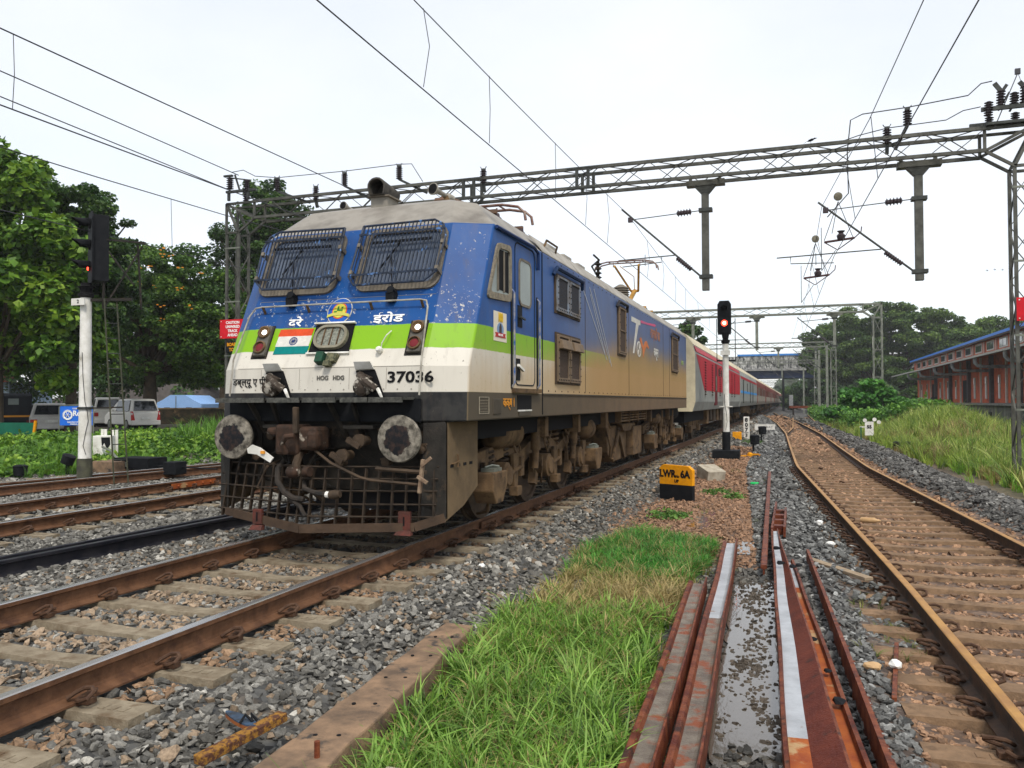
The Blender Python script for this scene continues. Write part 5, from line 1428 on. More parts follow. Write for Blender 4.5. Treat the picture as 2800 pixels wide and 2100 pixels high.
# ------------------------------------------------------------------ coaches
cream = pm('cream_roof', (.62,.55,.38), (.46,.40,.28), 2.5, .6, 0, .1, 20)
c_grey = pm('coach_grey', (.30,.31,.29), (.22,.225,.21), 2.0, .5, 0, .05, 20, c3=(.16,.13,.10), t3=(.58,.75), s3=1.2)
c_red = pm('coach_crimson', (.46,.012,.03), (.38,.015,.03), 2.0, .45, 0, .05, 20)
c_maroon = pm('coach_maroon', (.20,.045,.035), (.16,.04,.035), 2.0, .5)
c_beige = pm('coach_lower_beige', (.33,.29,.24), (.22,.19,.16), 1.5, .6)
c_blue = pm('coach_blue_dash', (.05,.27,.62), None, rough=.5)
c_dark = pm('coach_window_dark', (.03,.028,.03), (.06,.05,.05), 3, .25)
def coach(y0, L_, kind, label):
    t = thing('coach', label, 'coach', (0, y0, 0), 0, 'coaches of the train')
    y1 = y0 + L_
    prof = [(1.52,1.13),(1.62,1.45),(1.62,3.05),(1.54,3.35),(1.30,3.70),(.85,3.92),(0,4.02)]
    full = prof + [(-x, z) for x, z in reversed(prof[:-1])]
    lower = [(1.52,1.13),(1.62,1.45),(1.62,3.05),(1.54,3.35),(-1.54,3.35),(-1.62,3.05),(-1.62,1.45),(-1.52,1.13)]
    roof = [(1.545,3.352),(1.30,3.70),(.85,3.92),(0,4.02),(-.85,3.92),(-1.30,3.70),(-1.545,3.352)]
    side_m = {'power': c_grey, 'grey': c_grey, 'maroon': c_beige}[kind]
    MB().prism([(x, y0, z) for x, z in lower], (0, L_, 0)).build('body', side_m, t, bevel=.03)
    MB().prism([(x, y0, z) for x, z in roof], (0, L_, 0)).build('roof', cream, t)
    mb = MB(); mb.prism([(x*.995, y0-.02, z) for x, z in full], (0, .02, 0)); mb.build('end_wall', cream if kind == 'power' else c_grey, t)
    mb = MB(); mb.box(-.5,.5,y0-.45,y0-.02,1.2,3.2); mb.build('gangway', M['rubber'], t)
    X = 1.622
    near = y0 < 110
    if kind == 'power':
        mb = MB(); mb.prism([(X, y0+.25, 3.04),(X, y1-.3, 3.04),(X, y1-.3, 1.86),(X, y0+2.8, 1.86)], (.006,0,0)); mb.build('livery_panel', c_red, t)
        mb = MB(); mb.prism([(1.605, y0+.25, 3.12),(1.605, y1-.3, 3.12),(1.56, y1-.3, 3.30),(1.56, y0+.05, 3.30)], (.02,0,0)); mb.build('livery_upper', c_red, t)
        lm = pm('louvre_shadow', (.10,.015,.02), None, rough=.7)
        for yl in (y0+2.9, y0+5.6, y0+9.2, y0+16.5, y0+18.6):
            for q in range(13):
                if q > 12: continue
                z = 1.75 + q*.098
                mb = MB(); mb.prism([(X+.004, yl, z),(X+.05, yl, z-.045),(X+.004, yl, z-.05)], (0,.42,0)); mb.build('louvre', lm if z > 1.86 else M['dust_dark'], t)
        for yd in (y0+7.0, y0+13.6):
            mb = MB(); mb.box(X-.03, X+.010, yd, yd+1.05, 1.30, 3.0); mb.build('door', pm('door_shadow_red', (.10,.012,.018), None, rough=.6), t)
            mb = MB(); mb.box(X+.01, X+.018, yd+.12, yd+.95, 1.35, 2.95); mb.build('door_leaf', c_red, t) if yd > y0+10 else None
            MB().box(X, X+.05, yd+.3, yd+.34, 1.9, 2.5).build('handle', M['galv'], t)
        for yd in (y0+8.6, y0+9.9): MB().box(X, X+.012, yd, yd+.55, 2.55, 2.85).build('window', c_dark, t)
    elif kind == 'grey':
        MB().box(X-.005, X+.008, y0+.2, y1-.2, 1.98, 2.14).build('livery_dash', c_blue, t)
        MB().box(X-.01, X+.006, y0+.2, y1-.2, 2.88, 3.03).build('livery_band', c_red, t)
        for yd in (y0+2.5, y0+11.5, y0+15.8): MB().box(X-.01, X+.012, yd, yd+.9, 1.35, 2.85).build('door', c_dark, t)
        for yd in (y0+7.5,): MB().box(X-.01, X+.012, yd, yd+.6, 2.1, 2.7).build('window', c_dark, t)
    else:
        MB().prism([(X-.008, y0, 2.72),(X+.006,y0,2.72),(X+.004,y0,3.05),(1.56,y0,3.33),(1.53,y0,3.33)], (0,L_,0)).build('livery_band', c_maroon, t)
        MB().box(X-.008, X+.006, y0, y1, 2.0, 2.72).build('window_band', c_dark, t)
        if near or y0 < 180:
            y = y0 + 1.6
            while y < y1 - 1:
                MB().box(X, X+.02, y, y+.32, 1.98, 2.74).build('window_pillar', c_maroon if random.random() < .7 else c_beige, t); y += 1.75
            for yd in (y0+.5, y1-1.4): MB().box(X, X+.022, yd, yd+.85, 1.3, 3.0).build('door', c_maroon, t)
    # underframe and bogies
    MB().box(-1.2, 1.2, y0+.3, y1-.3, .75, 1.13).build('underframe', M['matte_black'], t)
    if y0 < 130:
        for yb in (y0+3.6, y1-3.6):
            for dy in (-1.28, 1.28):
                mb = MB(); mb.lathe((.80, yb+dy, .46),(1,0,0),[(0,.50),(.03,.46),(.13,.455),(.14,.2),(.2,.12)],24); mb.lathe((-.80, yb+dy, .46),(-1,0,0),[(0,.50),(.03,.46),(.13,.455)],16); mb.build('wheel', M['dust_dark'], t, smooth=True)
                mb = MB(); mb.box(1.0,1.22,yb+dy-.22,yb+dy+.22,.35,.60); mb.build('axle_box', M['dust_steel'], t, bevel=.02)
            mb = MB(); mb.box(.98,1.12,yb-1.6,yb+1.6,.62,.78); mb.box(.98,1.16,yb-.5,yb+.5,.45,.78)
            for dy in (-1.5,-1.0,-.2,.2,1.0,1.5): mb.tube((1.12,yb+dy,.55),(1.12,yb+dy,1.1),.06,8)
            mb.build('bogie_frame', M['dust_steel'], t)
        y = y0 + 6.5
        while y < y1 - 6.5:
            h = random.uniform(.35, .6); w = random.uniform(.5, 1.6)
            MB().box(.9, 1.35, y, y+w, 1.13-h, 1.13).build('equipment_box', M['dust_dark'] if random.random() < .5 else M['dust_steel'], t, bevel=.02)
            y += w + random.uniform(.2, .9)
    return t
coach(27.2, 23.9, 'power', 'crimson and grey power coach with louvres right behind the locomotive')
coach(51.6, 23.9, 'grey', 'grey coach with a blue dash and dark doors, second behind the locomotive')
ly = 76.0
for k in range(10):
    coach(ly, 23.9, 'maroon', ['first','second','third','fourth','fifth','sixth','seventh','eighth','ninth','last'][k] + ' of the maroon and beige coaches after the grey coach' if k < 3 else '%s maroon and beige coach counted from the grey one, far back in the train' % ['','','','fourth','fifth','sixth','seventh','eighth','ninth','last'][k]); ly += 24.4

# ------------------------------------------------------------------ overhead line portals
def lattice(par, p0, p1, w, h, step, single, mat, member=.05, chord=.09, chordname='chord', webname='brace'):
    """four chord box truss from p0 to p1; w across, h high (p along the bottom centre line)"""
    p0, p1 = Vector(p0), Vector(p1); d = (p1-p0); L_ = d.length; d.normalize()
    if abs(d.z) > .9: ax, ay = Vector((1,0,0)), Vector((0,1,0))
    else: ax = Vector((0,1,0)) if abs(d.x) > .5 else Vector((1,0,0)); ay = Vector((0,0,1))
    cs = [(ax*(-w/2) + ay*0), (ax*(w/2) + ay*0), (ax*(w/2) + ay*h), (ax*(-w/2) + ay*h)]
    if abs(d.z) > .9: cs = [c - ay*(h/2) for c in cs]
    allm = MB()
    for c in cs:
        mb = MB() if single else allm
        mb.bar(p0+c, p1+c, chord, chord, up=ay)
        if single: mb.build(chordname, mat, par)
    n = max(1, round(L_/step)); s_ = L_/n
    for fi in range(4):
        c1, c2 = cs[fi], cs[(fi+1) % 4]
        nudge = (c1 + c2 - cs[0]*.5 - cs[1]*.5 - cs[2]*.5 - cs[3]*.5)
        nudge = nudge.normalized()*(chord*.3)
        for k in range(n):
            a, b = p0 + d*(k*s_) + nudge, p0 + d*((k+1)*s_) + nudge
            if (k % 2 == 0) == (fi % 2 == 0): q = (a + c1, b + c2)
            else: q = (a + c2, b + c1)
            mb = MB() if single else allm
            mb.bar(q[0], q[1], member, member*.5)
            if single: mb.build(webname, mat, par)
    if not single: allm.build('lattice', mat, par)

def insulator(mb, base, axis, L_=.36, r=.10, n=6):
    pr = [(0,.05)]
    for k in range(n): pr += [(L_*(k+.15)/n, r*.55), (L_*(k+.45)/n, r), (L_*(k+.75)/n, r*.55)]
    pr += [(L_, .05)]
    mb.lathe(base, axis, pr, 12)

def drop_arm(par, x, y, ztop, zbot, near, mat, stay, brk, reg, side=1):
    """drop post hanging from the beam with its stay, bracket tube and steady arm"""
    a = thing('drop_arm', None, None); a.parent = par
    mb = MB(); mb.box(x-.52, x+.56, y-.14, y+.14, ztop-.20, ztop-.04); mb.build('clamp_channel', mat, a)
    if near:
        mb = MB(); mb.box(x-.45,x-.38,y-.12,y+.12,ztop-.04,ztop+.10); mb.box(x+.38,x+.45,y-.12,y+.12,ztop-.04,ztop+.10); mb.build('clamp', mat, a)
    mb = MB(); mb.prism([(x-.30,y-.1,ztop-.20),(x+.30,y-.1,ztop-.20),(x+.11,y-.1,ztop-.42),(x-.11,y-.1,ztop-.42)], (0,.2,0)); mb.build('gusset', mat, a)
    mb = MB(); mb.box(x-.10, x+.10, y-.10, y+.10, zbot, ztop-.40); mb.build('post', mat, a, bevel=.01)
    mb = MB()
    for z in (stay[0][1]+.0, brk[0][1]): mb.box(x-.18, x+.20, y-.13, y+.13, z-.05, z+.05)
    mb.build('band', M['galv_dark'], a, kind='stuff')
    c = thing('cantilever', None, None); c.parent = par
    r1 = .028 if near else .035
    mb = MB(); mb.tube((x-.12, y, stay[0][1]), (stay[1][0], y, stay[1][1]), .014 if near else .025, 6); mb.build('stay_tube', M['galv_dark'], c)
    mb = MB(); d = Vector((stay[1][0]-x, 0, stay[1][1]-stay[0][1])).normalized()
    insulator(mb, Vector((x-.18, y, stay[0][1])) + d*.22, d, .42, .11, 5); mb.build('insulator', M['porcelain'], c, smooth=True)
    mb = MB(); mb.tube((x-.12, y, brk[0][1]), (brk[1][0], y, brk[1][1]), r1, 8); mb.build('bracket_tube', M['galv_dark'], c, smooth=True)
    mb = MB(); d = Vector((brk[1][0]-x, 0, brk[1][1]-brk[0][1])).normalized()
    insulator(mb, Vector((x-.15, y, brk[0][1])) + d*.35, d, .55, .085, 8); mb.build('insulator', M['porcelain'], c, smooth=True)
    mb = MB(); mb.tube((reg[0][0], y, reg[0][1]), (reg[1][0], y, reg[1][1]), .018 if near else .03, 6); mb.build('register_tube', M['galv_dark'], c)
    if near:
        sa = reg[2]
        mb = MB(); mb.path([(sa[0][0],y,reg[0][1]+.02),(sa[0][0],y,sa[0][1]),(sa[1][0],y,sa[1][1])], .014, 6)
        mb.tube(((sa[0][0]+sa[1][0])/2+.1,y-.02,sa[0][1]+.25),((sa[0][0]+sa[1][0])/2+.1,y-.02,sa[0][1]-.08),.01,5); mb.build('steady_arm', M['galv_dark'], c)
        mb = MB(); mb.box(stay[1][0]-.07, stay[1][0]+.07, y-.05, y+.05, stay[1][1]-.07, stay[1][1]+.07); mb.build('catenary_clamp', M['porcelain'], c)

# first portal, spanning everything
def portal(y, xl, xr, zb, h, single, mat, name_label, arms=(), mastw=.5, zg=-.5, left=True):
    p = thing('gantry', name_label, 'gantry', (xr, y, zg), 0, 'overhead line gantries')
    lattice(p, (xl+.9 if left else xl, y, zb), (xr-.9, y, zb), .70, h, .72 if single else 1.2, single, mat, .035 if single else .06, .09)
    for x, inward in ((xl, 1), (xr, -1)):
        if x == xl and not left: continue
        m = thing('mast', None, None); m.parent = p
        lattice(m, (x, y, zg), (x, y, zb-.45), mastw, mastw*1.1, .75 if single else 1.4, single, mat, .035 if single else .06, .08, 'leg', 'brace')
        mb = MB()
        for dy in (-.30, .30):
            for q in ((x-inward*mastw/2, zb-.5, x-inward*mastw/2, zb+h+.0), (x+inward*mastw/2, zb-.45, x+inward*.92, zb), (x+inward*mastw/2, zb-.45, x-inward*mastw/2, zb+h),
                      (x-inward*mastw/2, zb+h, x+inward*.92, zb+h), (x-inward*mastw/2, zb+h, x+inward*.92, zb+.0), (x+inward*.92, zb, x+inward*.92, zb+h), (x-inward*mastw/2, zb-.45, x+inward*mastw/2, zb-.45)):
                mb.bar((q[0], y+dy, q[1]), (q[2], y+dy, q[3]), .07, .07, up=(0,1,0))
        mb.build('knee_frame', mat, m)
        mb = MB()
        for z in np.arange(1.2, zb-1, 1.9): mb.box(x-mastw/2-.06, x+mastw/2+.06, y-.32, y-.27, z, z+.05)
        mb.build('step_bar', M['galv'] if single else mat, m)
        mb = MB(); mb.box(x-.5,x+.5,y-.5,y+.5,zg-.3,zg+.12); mb.build('foundation', M['concrete'], m)
    for a in arms: drop_arm(p, a[0], y, zb, a[1], single, mat, a[2], a[3], a[4])
    return p
arm_a = (2.29, 4.68, [(2.29,7.02),(.10,6.90)], [(2.29,5.08),(-.16,7.24)], [(-.27,5.70),(1.40,5.76),[(1.02,5.58),(-.15,5.50)]])
arm_b = (7.88, 4.68, [(7.88,6.88),(5.55,6.75)], [(7.88,4.92),(5.36,6.99)], [(4.25,5.50),(6.95,5.58),[(4.62,5.32),(5.75,5.28)]])
g1 = portal(24.0, -14.0, 10.32, 7.92, .58, True, M['galv_near'], 'near lattice gantry over the locomotive, with two hanging drop arms', [arm_a, arm_b])
# splice plates on the beam
for x in (-4.9, -1.2):
    for y_ in (23.65, 24.35):
        mb = MB(); mb.box(x-.30,x-.22,y_-.05,y_+.05,7.92,8.50); mb.box(x+.05,x+.13,y_-.05,y_+.05,7.92,8.50); mb.box(x-.55,x+.4,y_-.06,y_+.06,8.49,8.54); mb.box(x-.55,x+.4,y_-.06,y_+.06,7.88,7.93); mb.build('splice', M['galv_dark'], g1)
# insulators standing on out-leaning brackets and along the top chord
def posti(x, z, bx, bz, par, y=23.7):
    c = thing('post_insulator', None, None); c.parent = par
    MB().bar((bx, y+.1, bz), (x, y, z), .09, .07).build('bracket', M['galv_dark'], c)
    mb = MB(); insulator(mb, (x, y, z), (0,0,1), .40, .115, 6); mb.build('insulator', M['porcelain'], c, smooth=True)
    mb = MB(); mb.box(x-.06,x+.06,y-.06,y+.06,z+.40,z+.46); mb.bar((x-.06,y,z+.46),(x-.1,y,z+.53),.02,.02); mb.bar((x+.06,y,z+.46),(x+.1,y,z+.53),.02,.02); mb.build('cap', M['galv_dark'], c)
posti(-9.49, 8.72, -8.6, 8.25, g1); posti(-7.45, 8.75, -6.5, 8.25, g1); posti(-12.15, 8.78, -10.9, 8.30, g1); posti(7.60, 8.80, 7.30, 8.20, g1)
for x, z in ((-10.6,8.5),(7.1,8.5),(-4.5,8.5)): posti(x, z-.15, x, z-.4, g1)
sw = thing('isolator_switch', 'cluster of switch insulators on top of the right end of the near gantry', 'insulator set', (9.9, 23.8, 8.55))
mb = MB(); mb.box(9.3,10.6,23.5,23.58,8.9,9.0); mb.box(9.1,10.6,23.9,23.98,8.62,8.72); mb.box(9.4,10.6,23.55,23.95,8.55,8.62); mb.build('frame', M['galv_dark'], sw)
for (x, y_, z, s_) in ((9.45,23.5,8.75,.38),(9.75,23.6,9.0,.42),(10.05,23.6,8.95,.38),(10.3,23.7,9.05,.45),(9.6,24.2,8.6,.35),(10.2,24.2,8.65,.35)):
    mb = MB(); insulator(mb, (x,y_,z), (0.05,0,1), s_, .11, 6); mb.build('insulator', M['porcelain'], sw, smooth=True)
mb = MB(); mb.bar((9.75,23.6,9.42),(9.62,23.6,9.62),.06,.1); mb.bar((9.8,23.6,9.4),(9.9,23.6,9.55),.05,.08); mb.bar((10.3,23.7,9.5),(10.2,23.7,9.62),.06,.1); mb.bar((9.7,23.6,8.9),(9.95,23.6,9.35),.04,.04); mb.bar((9.95,23.6,8.85),(10.15,23.6,9.2),.05,.05); mb.build('blade', M['galv_dark'], sw)
mb = MB(); mb.path([(9.6,23.6,8.45),(10.15,23.6,9.82),(10.35,23.6,9.1)],.014,5); mb.box(10.08,10.2,23.55,23.62,9.78,9.92); mb.build('arcing_rod', M['wire'], sw)
swl = thing('isolator_switch', 'pair of switch insulators on top of the left end of the near gantry', 'insulator set', (-13.9, 23.8, 8.5))
for (x, y_, z) in ((-13.95,23.5,8.95),(-13.25,23.5,8.80),(-13.8,24.2,8.6)):
    mb = MB(); insulator(mb, (x,y_,z), (0,0,1), .42, .13, 6); mb.build('insulator', M['porcelain'], swl, smooth=True)
mb = MB(); mb.box(-14.1,-12.9,23.45,23.55,8.82,8.9); mb.bar((-14.0,23.5,8.55),(-14.0,23.5,8.9),.08,.08); mb.bar((-13.2,23.5,8.55),(-13.2,23.5,8.85),.08,.08); mb.box(-14.2,-13.85,23.45,23.55,9.40,9.46); mb.bar((-13.75,23.5,9.45),(-13.55,23.5,8.9),.05,.05); mb.bar((-13.9,23.5,9.35),(-13.1,23.5,9.2),.04,.04); mb.build('frame', M['galv_dark'], swl)
# jumper wires above the beam
def wire(name, label, pts, r=.012, cat='wire', group=None, n=5, par=None):
    mb = MB(); mb.path(pts, r, n)
    if par: return mb.build(name, M['wire'], par)
    o = mb.build(name, M['wire'], None, pts[0]); tag(o, label, cat, group); return o
wire('jumper_wire', 'wire running along the insulator tops of the near gantry from left mast past the horns', [(-13.9,23.5,9.55),(-13.4,23.5,9.58),(-12.9,23.5,9.32),(-12.15,23.7,9.25),(-9.49,23.7,9.22),(-7.45,23.7,9.25),(-7.0,23.7,9.22),(-6.6,23.7,8.6)], .014)
wire('jumper_wire', 'wire from the right switch cluster to the insulator over the siding', [(9.55,23.5,9.65),(9.3,23.5,9.62),(9.0,23.5,9.35),(7.60,23.7,9.28),(6.5,23.7,9.23),(6.2,23.7,9.1),(6.12,23.9,8.3),(6.15,24.1,7.2),(5.6,24.2,6.6)], .016)
wire('jumper_wire', 'lower wire from the right switch cluster along the gantry top', [(9.3,23.6,9.05),(8.9,23.6,9.0),(8.5,23.6,8.8),(7.1,23.7,8.78),(6.4,23.7,8.66),(6.0,23.7,8.55)], .014)

# farther portals
arm_c = lambda x: (x, 5.2, [(x,7.35),(x-2.2,7.2)], [(x,5.4),(x-2.5,7.5)], [(x-2.9,6.0),(x-.6,6.0),[(x-1,5.8),(x-2.4,5.75)]])
g2 = portal(62.0, -15.5, 10.3, 7.75, .52, False, M['galv'], 'second lattice gantry behind the red signal, with three drop arms', [arm_c(2.2), arm_c(7.5), arm_c(-2.4)], .55, -.5)
g3 = portal(100.0, -15.5, 9.1, 7.75, .52, False, M['galv'], 'third lattice gantry just before the road bridge', [arm_c(3.1), arm_c(7.2)], .55, -.5)
g4 = portal(142.0, -15.5, 8.3, 7.7, .52, False, M['galv'], 'fourth lattice gantry close under the road bridge', [arm_c(3.0)], .55, -.5)
for y_, w_ in ((195.0,'nearest'), (235.0,'middle'), (275.0,'farthest')):
    portal(y_, -8, 6.0, 6.6, .45, False, M['galv'], w_ + ' of three distant lattice gantries seen under the road bridge', [], .5, -.5)
# single masts on the right
def smast(x, y, h, label):
    t = thing('overhead_line_mast', label, 'mast', (x, y, -.4))
    mb = MB(); mb.bar((x,y,-.4),(x,y,h),.22,.22); mb.build('post', M['galv'], t)
    mb = MB(); mb.tube((x,y,h-1.0),(x-2.4,y,h-.3),.04,6); mb.tube((x,y,h-2.6),(x-2.6,y,h-.6),.04,6); mb.build('cantilever', M['galv_dark'], t)
smast(7.8, 84, 6.8, 'plain steel mast under the trees left of the second gantry mast')
smast(7.3, 91, 6.8, 'plain steel mast farther back under the trees')
smast(6.2, 128, 6.5, 'small mast far down the spur near the bridge')
lp = thing('lamp_post', 'black and white banded post beneath the road bridge', 'post', (3.0, 160, -.4))
MB().box(2.8,3.2,159.9,160.1,-.4,7.2).build('post', M['black_paint'], lp); MB().box(4.0,4.7,159.9,160.0,.6,2.6).build('board', M['white_paint'], lp)

# ------------------------------------------------------------------ overhead wires
def sagline(x0, y0, z0, x1, y1, z1, sag, n=14):
    return [(x0+(x1-x0)*t, y0+(y1-y0)*t, z0+(z1-z0)*t - sag*4*t*(1-t)) for t in np.linspace(0,1,n)]
mc = wire('contact_wire', 'contact wire above the locomotive track meeting the raised pantograph', [(-.1,-6,5.74),(0,24,5.66),(0,62,5.68),(0,100,5.68),(0,142,5.68),(0,300,5.68)], .009)
mm = sagline(0,-22,7.1,-.02,24.1,7.12,.42) + sagline(0,24.1,7.12,0,62,7.3,.55)[1:] + sagline(0,62,7.3,0,100,7.3,.5)[1:] + [(0,142,7.3),(0,300,7.2)]
cw_ = wire('catenary_wire', 'catenary wire above the locomotive track carrying droppers', mm, .008)
def zc(P, y): return float(np.interp(y, [p[1] for p in P], [p[2] for p in P]))
for y_ in [9.8, 12.3, 16.2, 18.8, 21.2, 27.5, 31, 34.5, 38, 43, 49, 55]:
    mb = MB(); b_ = .05*(y_ % 2); mb.path([(0,y_,zc(mm,y_)),(b_,y_,(zc(mm,y_)+5.7)/2),(0,y_,5.69)], .006, 4); mb.build('dropper', M['wire'], cw_)
sc_ = [(6.9,-6,5.68),(6.53,9.6,5.68),(5.75,24,5.45),(5.55,40,5.6),(5.2,62,5.68),(4.2,100,5.68)]
wire('contact_wire', 'contact wire curving above the siding', sc_, .009)
sm = [(6.9,-6,6.9),(6.36,10.9,6.72),(6.05,16.5,6.75),(5.45,24,6.85),(5.35,40,6.6),(5.0,62,7.2),(4.2,100,7.2)]
scat = wire('catenary_wire', 'catenary wire above the siding', sm, .008)
for y_ in (16.3, 19.5, 28, 33, 38, 46, 54):
    xx = float(np.interp(y_, [p[1] for p in sm], [p[0] for p in sm])); xc = float(np.interp(y_, [p[1] for p in sc_], [p[0] for p in sc_]))
    mb = MB(); mb.path([(xx,y_,zc(sm,y_)),(xc,y_,zc(sc_,y_))], .007, 4); mb.build('dropper', M['wire'], scat)
# section insulator assemblies hanging over the siding
for (x, y, z, s_, lb) in ((6.0,26,6.28,1.0,'nearer'), (5.46,30,5.05+.75,1.0,'farther')):
    si = thing('section_insulator', lb + ' section insulator with its round balance disc over the siding', 'section insulator', (x, y, z))
    mb = MB(); mb.tube((x-.42,y,z-.05),(x+.42,y,z+.03),.035,8); mb.path([(x-.42,y,z-.05),(x-.05,y,z-.30),(x+.42,y,z+.03),(x+.60,y,z+.20),(x+.62,y,z+.35)],.018,6); mb.build('frame', pm('section_brown', (.09,.045,.045), None), si)
    mb = MB(); mb.lathe((x+.05,y,z),(0,0,1),[(0,.10),(.12,.13),(.20,.06),(.26,.12)],10); mb.build('insulator', M['porcelain'], si, smooth=True)
    mb = MB(); mb.lathe((x-.02,y-.05,z+1.30),(0,1,0),[(0,.08),(.01,.125),(.07,.125),(.08,.08)],18); mb.build('disc', pm('disc_ceramic', (.22,.20,.15), (.12,.11,.08), 9, .4), si, smooth=True)
    mb = MB()
    for a, b in (((x-.02,z+1.15),(x-.42,z)),((x-.02,z+1.15),(x-.2,z+.2)),((x-.02,z+1.15),(x+.38,z+.05)),((x-.5,z+.4),(x-.5,z-.9)),((x-.5,z-.9),(x-.1,z-.3))): mb.tube((a[0],y,a[1]),(b[0],y,b[1]),.010,4)
    mb.build('suspension_wires', M['wire'], si)
# left side wires
LX = -5.48
l1 = [(LX,-4,6.5),(LX,8,6.56),(LX,17,6.66),(LX,24,6.9),(LX,62,7.1)]
o1 = wire('catenary_wire', 'upper wire of the second track crossing the left sky, with droppers', l1, .011, 'wire')
wire('contact_wire', 'lowest of the four long wires crossing the left sky', [(LX,-4,5.5),(LX,13,5.52),(LX,24,5.6),(LX,62,5.6)], .011)
for y_ in (8.22,): MB().path([(LX,y_,6.57),(LX+.03,y_,6.0),(LX,y_,5.52)], .007, 4).build('dropper', M['wire'], o1)
wire('feeder_wire', 'second wire from the top in the left sky, ending on the left gantry mast', [(-13.3,2,9.5),(-13.3,14,9.47),(-13.6,23.5,9.42)], .016)
wire('feeder_wire', 'third wire from the top in the left sky, ending on the left gantry mast', [(-13.6,2,9.0),(-13.6,14,8.98),(-13.95,23.5,8.92)], .016)
l5 = [(-9,4,6.1),(-9,13,6.17),(-9,17,6.25),(-9,24,6.5)]
o5 = wire('catenary_wire', 'thin wire low between the trees on the left with one hanging dropper', l5, .012)
xq = -9.0; MB().path([(xq,15.15,6.2),(xq,15.2,5.0)], .008, 4).build('dropper', M['wire'], o5)
wire('contact_wire', 'thin wire crossing in front of the left trees', [(-9,4,5.0),(-9,24,5.0)], .010)

# ------------------------------------------------------------------ signals
def signal_head(par, x, y, z0, z1, aspects, lit, facing, w=.34):
    """facing: rotation about z, head front looks along -y rotated"""
    h = thing('signal_head', None, None); h.parent = par
    R_ = Matrix.Rotation(facing, 3, 'Z'); c = Vector((x, y, 0))
    def T(p): return c + R_ @ Vector(p)
    back = [( -w*.55, z0), (w*.55, z0), (w*.60, z0+.1), (w*.60, z1-.12), (w*.40, z1), (-w*.40, z1), (-w*.60, z1-.12), (-w*.60, z0+.1)]
    mb = MB(); mb.prism([T((a, -.02, b)) for a, b in back], R_ @ Vector((0,.03,0))); mb.build('backboard', M['black_paint'], h)
    mb = MB(); mb.prism([T((-w*.42,.01,z0+.04)),T((w*.42,.01,z0+.04)),T((w*.42,.01,z1-.06)),T((-w*.42,.01,z1-.06))], R_ @ Vector((0,.30,0))); mb.build('case', M['black_paint'], h, bevel=.01)
    n = len(aspects)
    for i in range(n):
        z = z1 - (z1-z0)*(i+.55)/(n+.35)
        L_ = .34 if n == 3 else .22; V = []; Fc = []; K = 11; rr = .115
        for k in range(K):
            a = math.pi*(-.10 + 1.2*k/(K-1)); cx, cz = rr*math.cos(a), rr*math.sin(a)
            V += [T((cx, -.02, z+cz)), T((cx*.92, -.02 - L_*(1 - .45*(1-math.sin(max(0,min(math.pi,a))))), z+cz*.92))]
        for k in range(K-1): Fc.append((2*k, 2*k+1, 2*k+3, 2*k+2))
        mb = MB(); mb.add(V, Fc); o = mb.build('hood', M['black_paint'], h, smooth=True)
        s = o.modifiers.new('solid', 'SOLIDIFY'); s.thickness = .006
        mb = MB(); mb.lathe(T((0,-.02,z)), R_ @ Vector((0,-1,0)), [(0,.10),(.02,.10),(.035,.07),(.04,.0)], 18)
        mb.build('lens', M['red_lamp'] if i == lit and n == 2 else M['matte_black'], h, smooth=True)
        if i == lit:
            mb = MB(); mb.lathe(T((0.0 if n == 2 else .03,-.05,z-(0 if n == 2 else .05))), R_ @ Vector((0,-1,0)), [(0,.055 if n == 2 else .04),(.02,.04),(.025,.0)], 14); mb.build('lamp', M['signal_white'] if n == 2 else M['red_lamp'], h, smooth=True)
    return h
M['signal_white'] = glow('burning_red_lamp', (1.0, .45, .30), 9.0)
s1 = thing('signal_post', 'two aspect signal showing red on a white post between the tracks', 'railway signal', (2.60, 27, -.4))
x, y = 2.60, 27.0
mb = MB(); mb.lathe((x,y,.48),(0,0,1),[(0,.105),(2.85,.095)],16); mb.build('post', M['white_paint'], s1, smooth=True)
MB().lathe((x,y,-.1),(0,0,1),[(0,.13),(.58,.13)],16).build('post_foot', M['black_paint'], s1, smooth=True)
mb = MB(); mb.box(x-.42,x+.42,y-.35,y+.35,-.45,-.10); mb.build('concrete_base', M['black_paint'], s1, bevel=.02)
mb = MB(); mb.lathe((x,y,3.32),(0,0,1),[(0,.10),(.05,.14),(.12,.14),(.14,.09),(.3,.12),(.36,.13)],14); mb.build('neck', M['matte_black'], s1, smooth=True)
mb = MB(); mb.box(x-.15,x+.15,y-.16,y-.11,2.95,3.10); mb.build('plate', M['white_paint'], s1); mb = MB(); mb.box(x-.2,x+.2,y-.1,y+.1,1.28,1.31); mb.build('collar', M['white_paint'], s1)
mb = MB()
for dx in (-.28,.30): mb.bar((x+dx,y+.1,2.75),(x+dx,y+.1,4.15),.022,.03)
mb.bar((x-.28,y+.1,2.78),(x+.30,y+.1,2.78),.03,.05); mb.bar((x+.16,y+.1,3.95),(x+.30,y+.1,4.05),.02,.02); mb.build('service_frame', M['black_paint'], s1)
mb = MB(); mb.path([(x+.112*math.cos(a), y+.112*math.sin(a), z) for a, z in ((-1.9,1.7),(-1.8,1.35),(-1.4,1.1),(-1.2,.8),(-1.6,.55))], .007, 5); mb.build('cable', M['wire'], s1)
signal_head(s1, x-.03, y, 3.62, 4.72, 'rr', 1, .05, .36)
s2 = thing('signal_post', 'three aspect signal seen edge on atop a white post on the left', 'railway signal', (-9.05, 12.82, -.2))
